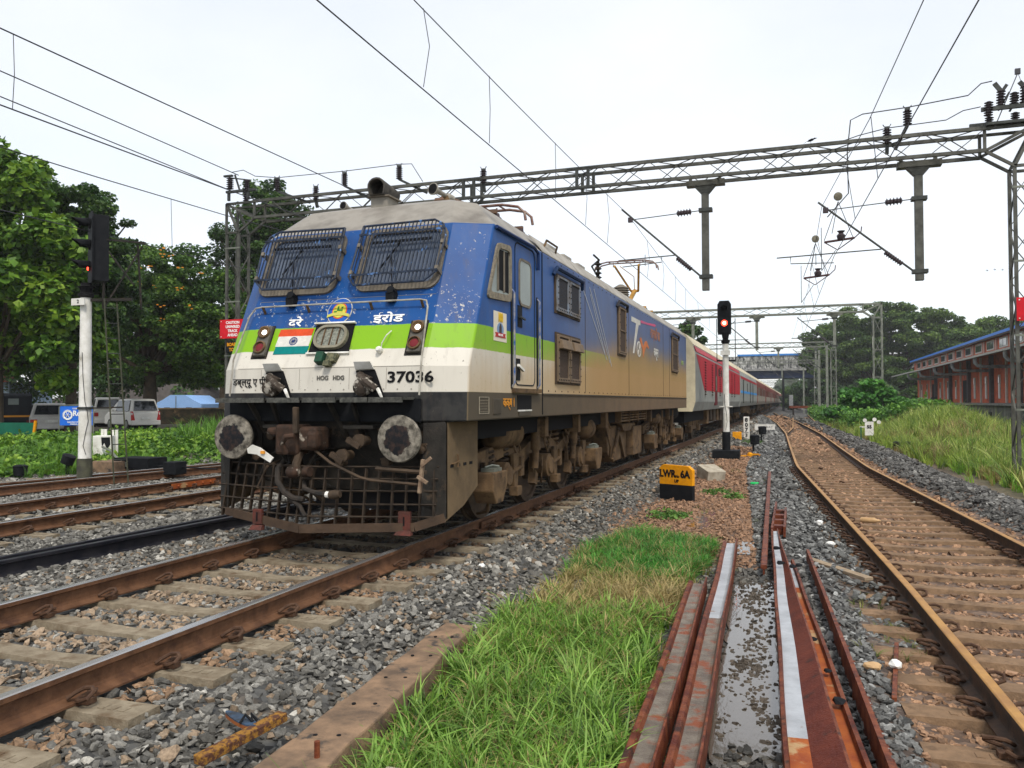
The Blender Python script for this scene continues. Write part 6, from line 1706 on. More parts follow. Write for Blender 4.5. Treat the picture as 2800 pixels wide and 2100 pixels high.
# position worked out so that the foot stands between second and third track
x, y = -9.05, 12.82
k_ = 12.7/14.2
mb = MB(); mb.lathe((x,y,.33),(0,0,1),[(0,.125),(3.30,.105)],20); mb.build('post', M['white_paint'], s2, smooth=True)
MB().lathe((x,y,-.16),(0,0,1),[(0,.145),(.50,.145),(.50,.13)],20).build('post_foot', pm('tarred_foot', (.05,.05,.04), (.09,.09,.06), 8, .8), s2, smooth=True)
MB().lathe((x,y,1.34),(0,0,1),[(0,.15),(.05,.15)],16).build('band', M['galv_dark'], s2)
mb = MB(); mb.lathe((x,y,3.63),(0,0,1),[(0,.13),(.02,.15),(.08,.15),(.1,.1),(.2,.13),(.22,.17),(.24,.1),(.3,.1)],14); mb.build('neck', M['matte_black'], s2, smooth=True)
mb = MB(); mb.box(x-.20,x+.14,y-.18,y-.15,3.46,3.60); np_ = mb.build('number_plate', M['white_paint'], s2); lettering('2', .10, (x-.02,y-.182,3.53), basis((1,0,0),(0,0,1)), BLK, s2, .004)
signal_head(s2, x+.12, y, 3.92, 5.38, 'rrr', 2, -.62, .44)
# ladder behind
ld = thing('ladder', 'thin steel ladder leaning behind the three aspect signal', 'ladder', (-8.2, 13.0, -.2))
for dx in (0, 1):
    mb = MB(); mb.path([(-8.46+dx*.12,13.0+dx*.25,-.18),(-8.60+dx*.10,12.85+dx*.22,3.6)], .016, 5); mb.build('rail', pm('mossy_steel', (.05,.055,.04), (.08,.08,.05), 8), ld)
for q in range(12):
    z = .0 + q*.31; f = (z+.18)/3.78; mb = MB(); mb.tube((-8.46-.14*f,13.0-.15*f,z),(-8.34-.16*f,13.25-.18*f,z),.010,5); mb.build('rung', M['galv_dark'], ld)
mb = MB(); mb.bar((x,y,3.58),(x+.85,y+.35,3.60),.06,.06); mb.bar((x,y,1.36),(x+.62,y+.35,1.38),.04,.03)
mb.bar((x+.35,y+.1,3.4),(x+.38,y+.1,4.85),.035,.035); mb.bar((x+.95,y+.5,3.4),(x+.85,y+.5,4.75),.03,.03); mb.bar((x+.36,y+.1,4.83),(x+1.15,y+.4,4.75),.04,.04); mb.bar((x+.36,y+.1,4.7),(x+.85,y+.4,3.9),.03,.03); mb.bar((x+.95,y+.5,4.7),(x+.36,y+.1,3.4),.03,.03)
mb.build('platform_frame', M['dark_steel'], s2)
mb = MB(); mb.path([(x+.132*math.cos(a), y+.132*math.sin(a), z) for a, z in ((-1.25,2.5),(-1.1,2.0),(-.8,1.5),(-.45,1.3),(-.3,1.1),(-.7,.85),(-1.0,.6),(-.6,.42))], .007, 5); mb.build('cable', M['wire'], s2)
# location box behind it
lb = thing('junction_box', 'white relay box on legs with a black stain beside the left signal post', 'relay box', (-12.9, 17.2, -.1))
_R = Matrix.Rotation(.55, 3, 'Z'); _c = Vector((-12.95, 17.1, 0))
mb = MB(); mb.obox(_c + Vector((0,0,.33)), .46, .40, .52, _R); mb.build('case', M['white_paint'], lb, bevel=.01)
mb = MB(); mb.prism([_c + _R @ Vector(p) for p in ((-.02,-.203,.55),(.20,-.203,.55),(.21,-.203,.36),(.13,-.203,.22),(.06,-.203,.40),(.0,-.203,.30))], _R @ Vector((0,-.004,0))); mb.build('stain', M['black_paint'], lb)
for xx in (-.10,-.02,.16,.26): MB().obox(_c + _R @ Vector((xx,.24,.28)), .07,.05,.95, _R).build('leg', M['white_paint'], lb)
MB().box(-11.75,-10.85,15.3,16.2,-.35,.04).build('plinth', M['slab'], lb)
mb = MB(); mb.path([(-12.8,16.9,.30),(-12.2,16.6,.22),(-11.5,16.1,.08),(-10.9,15.8,-.08)], .03, 6); mb.build('conduit', M['galv'], lb)
# ------------------------------------------------------------------ vegetation
M['leaf'] = attr_mat('foliage', 'GEOMETRY', .55, .28, 0, 3, .25, .35)
M['leaf_i'] = attr_mat('foliage_small', 'INSTANCER', .55, .25, 0, 6, .3, .35)
M['grass'] = attr_mat('grass_blades', 'INSTANCER', .5, .3, 0, 5, .3, .35)
M['bark'] = pm('bark', (.085,.065,.045), (.05,.04,.03), 6, .9, 0, .6, 20)

def blade_tuft(nb, h, w, lean, spread):
    V = []; Fc = []
    for i in range(nb):
        a = random.uniform(0, 2*math.pi); r0 = random.uniform(0, spread)
        bx, by = r0*math.cos(a+1), r0*math.sin(a+1)
        hh = h*random.uniform(.55, 1.1); ln = lean*random.uniform(.3, 1.4)*hh; tw = random.uniform(-.5, .5)
        dx, dy = math.cos(a), math.sin(a); px, py = -math.sin(a+tw), math.cos(a+tw)
        n = 4; b = len(V)
        for k in range(n+1):
            t = k/n; out = ln*t**1.9; zz = hh*(t - .32*t**3*ln/hh*1.2); ww = w*(1 - t**1.6)*.5 + (0 if k < n else .0005)
            c = (bx + dx*out, by + dy*out, zz)
            V += [(c[0]-px*ww, c[1]-py*ww, c[2]), (c[0]+px*ww, c[1]+py*ww, c[2])]
        for k in range(n): Fc.append((b+2*k, b+2*k+1, b+2*k+3, b+2*k+2))
    me = bpy.data.meshes.new('tuft'); me.from_pydata(V, [], Fc); me.materials.append(M['grass']); return proto(me)
TUFT_N = [blade_tuft(9, .175, .0105, .95, .04) for _ in range(8)]
TUFT_T = [blade_tuft(16, .75, .026, .55, .14) for _ in range(6)]
def leaf_proto(nl, s, flat=.4):
    V = []; Fc = []
    for i in range(nl):
        c = Vector((random.gauss(0,1), random.gauss(0,1), random.gauss(0,flat)))*s*1.0
        n = Vector((random.gauss(0,.45), random.gauss(0,.45), 1)).normalized(); t = n.orthogonal().normalized(); t.rotate(Matrix.Rotation(random.uniform(0,6.28), 3, n)); u = n.cross(t)
        L_ = s*random.uniform(.7,1.2); W_ = L_*.42; b = len(V)
        V += [c - t*L_*.5, c + u*W_ - n*.1*L_, c + t*L_*.6 - n*.15*L_, c - u*W_ - n*.1*L_, c + t*.05*L_]
        Fc += [(b, b+1, b+4), (b+1, b+2, b+4), (b+2, b+3, b+4), (b+3, b, b+4)]
    me = bpy.data.meshes.new('leaves'); me.from_pydata([tuple(v) for v in V], [], Fc); me.materials.append(M['leaf_i']); return proto(me)
CREEP = [leaf_proto(9, .11, .35) for _ in range(6)]
WEED = [leaf_proto(12, .035, .6) for _ in range(4)]

def put(name, protos, n, region, sz, colfn, label, cat, hfn=None, zoff=0, up=.25, sx=1.0, cull=True):
    P = []
    x = rng.uniform(region[0], region[1], n); y = rng.uniform(region[2], region[3], n)
    k = region[4](x, y) if len(region) > 4 else np.ones(n, bool)
    x, y = x[k], y[k]
    z = (ground_h(x, y) if hfn is None else hfn(x, y)) + zoff
    P = np.stack([x, y, z], 1)
    if cull:
        v = in_view(P + np.array([0,0,.3]), .35); P = P[v]
    n = len(P); s = rng.uniform(sz[0], sz[1], n)
    R = np.stack([rng.normal(0, up, n), rng.normal(0, up, n), rng.uniform(0, 6.28, n)], 1)
    Sc = np.stack([s*sx, s*sx, s], 1)
    C = colfn(P, rng)
    o = scatter(name, P, R, Sc, C, protos, label, cat); print(name, n); return o
def ramp3(t, a, b, c):
    t = np.clip(t, 0, 1)[:, None]; a, b, c = map(np.array, (a, b, c))
    return np.where(t < .5, a + (b-a)*t*2, b + (c-b)*(t-.5)*2)
def patch(x, y, f=1.0, s=0):
    return np.sin(x*2.1*f + s)*np.cos(y*1.7*f + 1.3*s) + .5*np.sin(x*5.3*f + y*3.1*f + s)
# foreground grass
def fg_mask(x, y):
    left = np.interp(y, [2.4, 3.7, 4.45, 5.46, 6.72, 8.36, 9.4, 10.4, 11.2], [2.70, 2.62, 2.55, 2.46, 2.25, 2.42, 2.2, 2.3, 2.5])
    right = np.interp(y, [2.4, 4.2, 5.8, 7.8, 8.3, 9.7, 10.7, 11.2], [3.84, 3.76, 3.70, 3.62, 3.64, 3.70, 3.66, 2.9])
    e = rng.normal(0, .035, x.shape)
    thin = (y > 6.6) & (y < 8.0) & (x < 2.75) & (rng.random(x.shape) < .72)
    dirt = (y > 5.4) & (y < 7.4) & (x > 3.5) & (rng.random(x.shape) < .6)
    gap = rng.random(x.shape) > np.clip(.80 + .35*patch(x*3, y*2.2, 1.0, .7), .30, 1)
    return (x > left + e) & (x < right + e) & ~thin & ~dirt & ~gap
def fg_col(P, r):
    n = len(P); t = r.random(n)
    green = ramp3(t, (.038,.105,.012), (.10,.235,.020), (.24,.39,.045))
    straw = ramp3(t, (.22,.19,.06), (.36,.28,.11), (.48,.38,.17))
    y = P[:, 1]; x = P[:, 0]
    w = np.exp(-((y - 7.4)/.85)**2)*.78 + .20
    w = w + .25*(patch(x*3, y*2, 1, 2.2) > .7)
    pick = r.random(n) < w
    dk = r.random(n) < .18; green[dk] *= .5
    far = y > 8.3
    green[far] = ramp3(t[far], (.035,.14,.02), (.07,.25,.03), (.13,.36,.05))
    green[pick] = straw[pick]
    return green
put('grass_patch', TUFT_N, 14000, (2.0, 4.0, 2.3, 11.3, fg_mask), (.7, 1.35), fg_col, 'green and straw coloured grass patch beside the concrete beam and loose rails', 'grass', up=.16)
put('grass_patch', TUFT_N, 1100, (2.3, 4.0, 2.4, 7.0, fg_mask), (1.3, 1.8), lambda P, r: ramp3(r.random(len(P)), (.10,.21,.025), (.18,.33,.05), (.28,.42,.09)), 'longer pale blades of grass standing above the near grass patch', 'grass', up=.3)
for (cx, cy, r_, n_, lb) in ((2.75,13.2,.34,320,'small weed clump just beyond the grass patch'), (3.15,16.9,.30,260,'weed clump right of the yellow marker board'), (3.55,16.2,.22,120,'low weed tuft at the edge of the reddish gravel'), (3.0,36.5,.5,220,'grass tuft around the kilometre post')):
    put('weed_clump', TUFT_N if cy > 20 else WEED, n_, (cx-r_, cx+r_, cy-r_*1.4, cy+r_*1.4, lambda x, y, cx=cx, cy=cy, r_=r_: ((x-cx)/r_)**2 + ((y-cy)/(r_*1.4))**2 < rng.random(x.shape)), (.8, 1.6), lambda P, r: ramp3(r.random(len(P)), (.04,.11,.02), (.09,.20,.03), (.15,.28,.05)), lb, 'weeds', zoff=.02, up=.5)
put('sparse_weeds', TUFT_N, 260, (1.7, 4.2, 8.5, 24, lambda x, y: patch(x*2, y, 1, .4) > .55), (.3, .8), lambda P, r: ramp3(r.random(len(P)), (.06,.12,.02), (.16,.20,.05), (.32,.28,.12)), 'sparse weeds and dry stems scattered over the reddish gravel', 'weeds', up=.4)
put('weeds_in_sleepers', TUFT_N, 40, (5.1, 5.7, 6.5, 8.6), (.4, .8), lambda P, r: ramp3(r.random(len(P)), (.12,.16,.04), (.2,.24,.06), (.25,.25,.08)), 'sparse weeds between the near sleeper ends of the siding', 'weeds', up=.3)
# left bank of creepers and tall weeds
def bank_mask(x, y):
    front = np.interp(y, [10,14.4,14.9,16.4,18.8,22], [-13.0,-11.7,-11.9,-11.4,-10.9,-10.6])
    bare = ((x+11.7)/1.3)**2 + ((y-20.2)/1.8)**2 < 1
    vis = (x > -22.5 + (y-20)*.1)
    return (x < front + rng.normal(0,.15,x.shape)) & ~(bare & (rng.random(x.shape) < .8)) & vis
def bank_h(x, y):
    return ground_h(x, y) - .02 + .07*(patch(x, y, .8) > 0)*np.abs(patch(x, y, .8)) 
put('creepers', CREEP, 15500, (-24, -10.4, 10, 30, bank_mask), (.8, 1.5), lambda P, r: ramp3(r.random(len(P))*.75 + .25*(patch(P[:,0], P[:,1], .7) > 0), (.025,.08,.010), (.10,.22,.018), (.26,.40,.04)), 'bank covered with bright green creepers in front of the parked cars', 'creepers', hfn=lambda x, y: bank_h(x, y) + rng.uniform(0, .12, x.shape), up=.45)
put('tall_weeds', TUFT_T, 1300, (-19, -10.6, 20, 31, lambda x, y: ((x+14.2)/3.2)**2 + ((y-26)/3.6)**2 < rng.uniform(.5,1,x.shape)), (.8, 1.5), lambda P, r: ramp3(r.random(len(P)), (.05,.13,.015), (.10,.24,.025), (.18,.34,.04)), 'tall grassy weeds on the bank behind the left buffer', 'weeds')
put('tall_weeds', TUFT_T, 350, (-14.5, -11.3, 13.5, 18), (.35, .7), lambda P, r: ramp3(r.random(len(P)), (.05,.13,.015), (.10,.24,.025), (.18,.34,.04)), 'shorter grass mixed into the creepers by the left signal', 'weeds')
# tall grass on the right
def rg_mask(x, y):
    return x > np.interp(y, [8, 20, 40, 60, 90], [10.2, 9.7, 8.3, 7.6, 6.6]) + rng.normal(0, .25, x.shape)
def rg_col(P, r):
    n = len(P); p = patch(P[:,0], P[:,1], .25, 2) + r.normal(0, .4, n)
    g = ramp3(r.random(n), (.08,.16,.015), (.20,.31,.03), (.38,.48,.07))
    s = ramp3(r.random(n), (.17,.13,.045), (.32,.25,.085), (.46,.38,.15))
    k = p > .45; g[k] = s[k]; k2 = r.random(n) < .12; g[k2] *= .45
    near = (P[:,1] < 27) & (p < .6); g[near] = ramp3(r.random(near.sum()), (.07,.19,.015), (.17,.36,.03), (.33,.52,.06))
    return g
put('tall_grass', TUFT_T, 30000, (7.5, 24, 9, 38, rg_mask), (.35, .75), rg_col, 'tall yellow green grass on the slope right of the siding, nearer part', 'grass')
put('tall_grass', TUFT_T, 24000, (6.5, 26, 38, 80, lambda x, y: rg_mask(x, y) & ((x < 15) | (rng.random(x.shape) < .5))), (.45, .95), rg_col, 'tall yellow green grass mound in front of the orange goods shed', 'grass')
put('tall_grass', TUFT_T, 3800, (7.5, 24, 11, 60, rg_mask), (.9, 1.5), lambda P, r: ramp3(r.random(len(P)), (.08,.16,.02), (.21,.30,.045), (.40,.45,.12)), 'taller shaggy clumps standing above the grass on the right bank', 'grass', up=.3)
put('tall_grass', TUFT_T, 1800, (7.5, 24, 14, 64, lambda x, y: rg_mask(x, y) & (patch(x, y, .35, 1) > .3)), (.8, 1.3), lambda P, r: ramp3(r.random(len(P)), (.10,.07,.03), (.22,.16,.07), (.36,.28,.13)), 'brown seeding grass mixed into the right bank', 'grass', up=.3)
put('undergrowth', CREEP, 26000, (5.6, 14, 52, 120, lambda x, y: x > np.interp(y, [50, 80, 120], [8.2, 6.9, 6.8])), (1.0, 2.3), lambda P, r: ramp3(r.random(len(P)), (.03,.10,.012), (.08,.21,.022), (.17,.34,.04)), 'leafy green undergrowth along the far right of the siding', 'undergrowth', hfn=lambda x, y: ground_h(x, y) + rng.uniform(0, 1.3, x.shape), up=.5)

# ---- trees
def leaves_mesh(name, centers, radii, n, size, cols, parent, flat=.6, droop=.0, lum=None, aspect=.45, upb=.9):
    centers = np.array(centers); radii = np.array(radii); K = len(centers)
    w = radii**2; idx = rng.choice(K, n, p=w/w.sum())
    d = rng.normal(size=(n, 3)); d /= np.linalg.norm(d, axis=1)[:, None]
    rad = rng.random(n)**.33
    off = d*rad[:, None]*radii[idx][:, None]; off[:, 2] *= flat
    c = centers[idx] + off
    nrm = rng.normal(size=(n, 3))*.75; nrm[:, 2] += upb; nrm += d*.5; nrm /= np.linalg.norm(nrm, axis=1)[:, None]
    t = rng.normal(size=(n, 3)); t -= (t*nrm).sum(1)[:, None]*nrm; t /= np.linalg.norm(t, axis=1)[:, None]
    u = np.cross(nrm, t)
    L_ = (size*rng.uniform(.6, 1.25, n))[:, None]; W_ = L_*aspect
    v0 = c - t*L_*.5; v1 = c + u*W_ ; v2 = c + t*L_*.5 - nrm*L_*.15; v3 = c - u*W_
    V = np.stack([v0, v1, v2, v3], 1).reshape(-1, 3)
    me = bpy.data.meshes.new(name)
    me.vertices.add(4*n); me.vertices.foreach_set('co', V.astype('f').ravel())
    me.loops.add(4*n); me.loops.foreach_set('vertex_index', np.arange(4*n, dtype='i'))
    me.polygons.add(n); me.polygons.foreach_set('loop_start', np.arange(0, 4*n, 4, dtype='i')); me.polygons.foreach_set('loop_total', np.full(n, 4, 'i'))
    me.update(calc_edges=True)
    ct = rng.random(K)
    tt = np.clip(rng.random(n)*.65 + ct[idx]*.35, 0, 1)
    C = ramp3(tt, *cols)
    a = me.attributes.new('col', 'FLOAT_COLOR', 'POINT')
    a.data.foreach_set('color', np.repeat(np.concatenate([C, np.ones((n, 1))], 1), 4, 0).astype('f').ravel())
    me.materials.append(M['leaf'])
    o = bpy.data.objects.new(name, me); COL.objects.link(o); o.parent = parent
    return o
def tree(name, label, base, H, crown, n, size, cols, K=60, rc=(.8,1.6), trunk_r=.3, flat=.6, group=None, shell=.55, aspect=.45, limbs=9):
    """crown = list of (dx, dy, z, rx, ry, rz) ellipsoids relative to the base"""
    t = thing(name, label, 'tree', base, 0, group)
    cs, rs = [], []
    vols = np.array([c[3]*c[4]*c[5] for c in crown])**.66
    for k in range(K):
        c = crown[int(rng.choice(len(crown), p=vols/vols.sum()))]
        d = rng.normal(size=3); d /= np.linalg.norm(d); r = shell + (1-shell)*rng.random()**.5
        if rng.random() < .25: r *= rng.random()
        cs.append((c[0]+d[0]*c[3]*r, c[1]+d[1]*c[4]*r, c[2]+d[2]*c[5]*r)); rs.append(rng.uniform(*rc))
    leaves_mesh('crown', cs, rs, n, size, cols, t, flat, aspect=aspect)
    mb = MB(); zt = min(c[2]-c[5]*.5 for c in crown)
    zt = max(zt, H*.2)
    mb.path([(0,0,-.5),(.1,0,zt*.5),(0,.1,zt)], [trunk_r*1.25, trunk_r, trunk_r*.8], 10)
    order = rng.permutation(K)[:limbs*3]
    for i, k in enumerate(order):
        c = cs[k]; m_ = (c[0]*.45, c[1]*.45, zt + (c[2]-zt)*(.35 if i % 2 else .55))
        mb.path([(0,.05,zt*.85), m_, c], [trunk_r*.45, trunk_r*.25, .03], 6)
    o = mb.build('trunk', M['bark'], t, local=True, smooth=True)
    return t
G1 = ((.022,.065,.008), (.085,.19,.014), (.24,.36,.03))       # yellow green broad leaves
G2 = ((.010,.036,.008), (.032,.085,.014), (.11,.19,.03))     # dark
G3 = ((.014,.048,.009), (.050,.115,.016), (.15,.26,.03))
G4 = ((.020,.055,.012), (.060,.120,.020), (.17,.26,.04))
tree('teak_tree', 'big leaved yellow green tree at the left edge above the autorickshaw', (-25.5, 23.8, -.2), 12,
     [(-.2,0,9.7,2.6,2.6,2.2),(-2.5,0,10.2,3.0,2.6,2.3),(2.2,.5,6.8,2.1,2.2,2.6),(-2.5,0,7,3,3,3.4),(2.0,1,4.2,2.0,2,1.8),(0,0,6,3,2.6,3)], 50000, .32, G1, 280, (.4,.9), .28, .8, aspect=.40, shell=.7)
tree('shade_tree', 'darker feathery tree rising just behind the big leaved one', (-25.6, 27.5, 0), 12,
     [(.6,0,10.3,1.5,1.6,1.1),(1.6,0,9.0,1.4,1.5,1.0),(0,0,7.0,2.3,2.2,2.0),(2.0,0,6.2,1.6,1.8,1.4)], 30000, .17, G2, 110, (.35,.8), .2, .5, shell=.65)
tree('shade_tree', 'rounded tree with orange blossoms between the left signal and gantry mast', (-28.3, 35, 0), 11,
     [(-1.2,0,8.9,2.6,2.6,1.7),(1.6,0,8.3,2.2,2.4,1.5),(3.2,0,7.2,1.7,2.0,1.5),(0,0,5.2,4.6,3.6,2.6),(3.6,1,4.6,2.4,2.4,2.2)], 78000, .17, G3, 260, (.4,.95), .35, .55, shell=.7)
tree('shade_tree', 'tall dark tree directly behind the left gantry mast', (-27.0, 43.8, 0), 16,
     [(.6,0,13.9,1.9,2.2,1.6),(-1.2,0,12.0,2.3,2.6,1.9),(1.0,0,11.6,2.3,2.6,2.0),(-2.8,0,9.2,2.0,2.6,2.4),(.5,0,8.4,3.2,3,2.8),(0,0,4.8,4.4,4,3.6)], 80000, .20, G2, 290, (.5,1.1), .4, .55, shell=.7)
tree('shade_tree', 'low spreading dark tree over the blue garage roof', (-37, 52, 0), 9,
     [(0,0,6,6.5,4,2.8),(6,0,5.4,4.5,3.5,2.6),(-6,0,6,5,4,3)], 48000, .24, G2, 190, (.7,1.5), .4, .6)
tree('shade_tree', 'dark tree in the depth behind the parked cars', (-44, 48, 0), 9,
     [(0,0,5.6,6.5,4,4.4),(-7,-2,5.4,5,4,4.2)], 34000, .26, G2, 150, (.8,1.7), .4, .65)
tree('shade_tree', 'dark tree far back between trunk and gantry, left of the locomotive', (-36, 70, 0), 10,
     [(0,0,5.0,8,4,5.0),(9,0,4.8,7,4,4.6),(-9,0,5,8,4,4.8),(-20,0,4.6,8,4,4.6),(18,0,4,6,4,4)], 52000, .36, G2, 240, (1.0,2.0), .4, .65, shell=.4)
# blossoms
P_ = []
for _ in range(28):
    a = rng.uniform(0, 6.28); P_.append((-26.8+rng.uniform(-3.5,3.5), 33.0+rng.uniform(-1.5,1.0), 7.6+rng.uniform(-2.5,1.6)))
bm_o = MB()
for p in P_:
    for k in range(3): bm_o.obox((p[0]+random.uniform(-.15,.15), p[1]+random.uniform(-.15,.15), p[2]+random.uniform(-.1,.1)), .09, .09, .04, Matrix.Rotation(random.uniform(0,3),3,'Z'))
tt = [o for o in COL.objects if o.get('label','').startswith('rounded tree')][0]
bm_o.build('blossoms', pm('orange_blossom', (.75,.30,.03), None), tt, kind='stuff')
# right side
tree('rain_tree', 'wide domed rain tree right of the second gantry', (19.0, 152, -1), 19,
     [(1,0,15.0,9.5,6,4.4),(6,0,13.6,9.0,6,4.4),(-5.5,0,12.0,7.0,5,4.2),(-8.5,0,9.4,4.6,5,3.4),(1,0,9.0,13,7,5),(11.5,0,10.5,7,5,4.4),(5,0,4.5,9,5,3)], 150000, .40, G4, 560, (.8,1.7), .8, .5, shell=.62)
tree('rain_tree', 'rain tree behind the goods shed roof, farther right', (38, 158, -1), 18,
     [(0,0,12.5,8,6,4.0),(9,0,13.4,7,6,3.6),(-6,0,10.5,6,5,4),(4,0,6,10,5,5)], 90000, .40, G4, 340, (.9,1.8), .7, .5, shell=.62)
tree('rain_tree', 'tree at the right edge behind the clerestory windows', (54, 152, -1), 18,
     [(0,0,13,9,6,4),(9,0,12,7,6,4)], 30000, .45, G4, 120, (1.0,2.0), .7, .5, shell=.62)
tree('broadleaf_tree', 'small tree peeping above the train behind the red signal', (-4.2, 71, 0), 8.6,
     [(0,0,7.0,1.6,1.6,1.5),(.3,0,5.0,1.8,1.8,1.5)], 5000, .30, G2, 34, (.4,.8), .15, .7)
tree('papaya_bush', 'bushy dark green papaya shrub at the foot of the second gantry mast', (9.2, 62, -.3), 3.2,
     [(0,0,2.2,1.9,1.5,1.1),(-.9,0,1.3,1.3,1.2,1.1),(1.0,0,1.4,1.4,1.2,1.1)], 6500, .34, ((.02,.08,.015),(.06,.20,.03),(.14,.34,.05)), 40, (.4,.8), .08, .5, aspect=.5)
tree('papaya_bush', 'lower light green shrub right of the second gantry mast', (12.2, 66, -.3), 1.7,
     [(0,0,1.2,1.4,1.2,.7)], 2200, .30, ((.03,.10,.02),(.07,.20,.03),(.12,.30,.05)), 20, (.3,.6), .06, .5, aspect=.5)
tree('shade_tree', 'trees closing the view beneath the road bridge, nearer clump', (9.5, 190, -1), 10,
     [(0,0,5,5,4,3.6),(-4,4,3.5,3.5,3,2.6),(5,0,5,5,4,4)], 14000, .6, G2, 70, (1.0,2.0), .4, .6)
tree('shade_tree', 'hazy wooded rise far beneath the road bridge', (9, 300, -1), 14,
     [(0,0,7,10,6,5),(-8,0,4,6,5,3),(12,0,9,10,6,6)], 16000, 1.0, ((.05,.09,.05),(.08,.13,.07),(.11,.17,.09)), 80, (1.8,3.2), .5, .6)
tree('shade_tree', 'dark trees in the shade left of the goods shed end', (22, 140, -1), 7,
     [(0,0,3.5,6,4,3.0),(-7,0,3.0,5,4,2.6),(6,0,3.5,4,4,3)], 16000, .5, G2, 70, (.9,1.8), .4, .6)
# a far wood that reads as one mass along the horizon on both sides
cs = [(x, 330 + rng.uniform(-20,20), rng.uniform(1,8)) for x in np.concatenate([np.arange(-330,-60,5.0), np.arange(30,260,5.0)])]
wd_ = leaves_mesh('far_wood', cs, [6.0]*len(cs), 26000, 1.5, G3, None, .8); wd_["kind"] = 'stuff'; wd_["label"] = 'far line of woods along the horizon'
# ------------------------------------------------------------------ goods shed on the right
shed = thing('goods_shed', 'long orange brick goods shed with clerestory windows and blue roof', 'warehouse', (22, 60, 1.1))
brick = pm('orange_red_wall', (.62,.135,.055), (.44,.095,.045), 1.2, .8, 0, .2, 18, c3=(.20,.06,.04), t3=(.55,.72), s3=1.2)
SY0, SY1 = 52, 132
MB().box(22, 34, SY0, SY1, 1.0, 5.6).build('wall', brick, shed)
MB().prism([(18.55,SY0,4.98),(18.55,SY0,5.06),(21.55,SY0,5.78),(21.55,SY0,5.60)],(0,SY1-SY0,0)).build('canopy', pm('canopy_grey', (.20,.17,.15), (.12,.10,.09), 3, .8), shed)
MB().box(18.50,18.56,SY0,SY1,4.93,5.09).build('canopy_edge', pm('canopy_edge_pale', (.42,.40,.37), (.30,.28,.25), 4, .7), shed)
MB().box(21.6, 34, SY0, SY1, 5.60, 7.0).build('clerestory_wall', brick, shed)
roofb = pm('blue_roof_sheet', (.03,.17,.62), (.04,.22,.66), 5, .45)
MB().prism([(21.0,SY0,7.05),(21.0,SY0,7.28),(28,SY0,8.4),(35,SY0,7.1),(35,SY0,7.0),(28,SY0,8.2)],(0,SY1-SY0,0)).build('roof', roofb, shed)
mb = MB()
MB().box(20.98, 21.3, SY0, SY1, 6.88, 7.04).build('eaves', M['dust_dark'], shed)
cpale = pm('pale_window_frame', (.62,.60,.54), (.5,.48,.42), 6, .6)
y = 54.1; k = 0
while y < SY1 - 2:
    w = thing('window', None, None); w.parent = shed
    MB().box(21.54, 21.60, y-1.45, y+1.45, 5.98, 6.86).build('frame', cpale, w)
    for q in range(2): MB().box(21.50, 21.55, y-1.2+q*1.25, y-1.2+q*1.25+1.1, 6.10, 6.70).build('pane', M['glass'], w)
    MB().box(21.48, 21.6, y+2.3, y+2.6, 5.9, 6.9).build('clerestory_pilaster', pm('pale_pink', (.55,.38,.32), None), shed)
    y += 4.86
cw2 = pm('whitewashed', (.60,.58,.52), (.45,.42,.36), 5, .7)
for y in [59.3, 69.3, 79.3, 89.3, 99.3, 109.4, 119.6, 129]:
    MB().box(21.86, 22.0, y-.16, y+.16, 1.1, 5.6).build('pilaster', cw2, shed)
for y in [54.6, 64.6, 74.6, 84.5, 94.6, 104.9, 115]:
    MB().box(21.7, 22.0, y-.30, y+.30, 1.1, 5.6).build('column', pm('dark_column', (.10,.09,.09), (.07,.06,.06), 4, .8), shed)
    mb = MB(); mb.path([(18.7,y+.2,4.95),(18.72,y+.2,4.55),(18.9,y+.2,4.30),(19.4,y+.2,4.22),(21.75,y+.2,4.20)], .14, 8); mb.build('canopy_bracket', pm('bracket_grey', (.40,.40,.40), (.15,.15,.16), 2.5, .7), shed, smooth=True)
for y in [57, 61.7, 67, 71.8, 76.9, 81.9, 87.1, 92.2, 102.1, 107.1, 112.2, 122.6, 127.5]:
    w = thing('window', None, None); w.parent = shed
    MB().box(21.90, 21.99, y-.28, y+.28, 1.62, 3.74).build('frame', cpale, w)
    MB().box(21.87, 21.92, y-.18, y+.18, 3.0, 3.64).build('pane', M['glass'], w)
    MB().box(21.88, 21.92, y-.16, y+.16, 1.72, 2.92).build('shutter', M['white_clean'], w)
for y in (96.9, 117.3): MB().box(21.9, 22.0, y-1.1, y+1.1, 1.1, 3.6).build('doorway', M['matte_black'], shed)
plat = thing('loading_platform', 'stained concrete loading platform in front of the goods shed', 'platform', (19, 60, 0))
MB().box(18.6, 22, SY0, 106, -1.2, 1.10).build('platform_wall', pm('stained_platform', (.15,.15,.12), (.06,.065,.055), 1.6, .9, 0, .4, 9, c3=(.26,.23,.18), t3=(.56,.7), s3=1.0, stretch=(1,1,.35)), plat)
MB().box(18.35, 22, SY0, 106, 1.10, 1.24).build('coping', pm('coping_grey', (.20,.19,.17), (.13,.12,.11), 3, .8), plat)
for y in (62, 68.5, 75, 82): MB().box(18.5, 18.62, y, y+.7, -.6, .6).build('stain_recess', M['black_paint'], plat)
tag(MB().box(19.5, 20.4, 101.5, 104.2, 1.26, 1.55).box(19.6,20.3,103.6,104.1,1.5,1.85).build('luggage_heap', M['black_paint'], None, (20,102.8,1.26), bevel=.15), 'dark heap lying on the goods shed platform', 'bundle')
hut = thing('ruined_hut', 'low mossy ruined wall pieces left of the goods shed', 'wall', (18, 128, -.5))
mossy = pm('mossy_masonry', (.17,.17,.12), (.09,.10,.06), 2, .9)
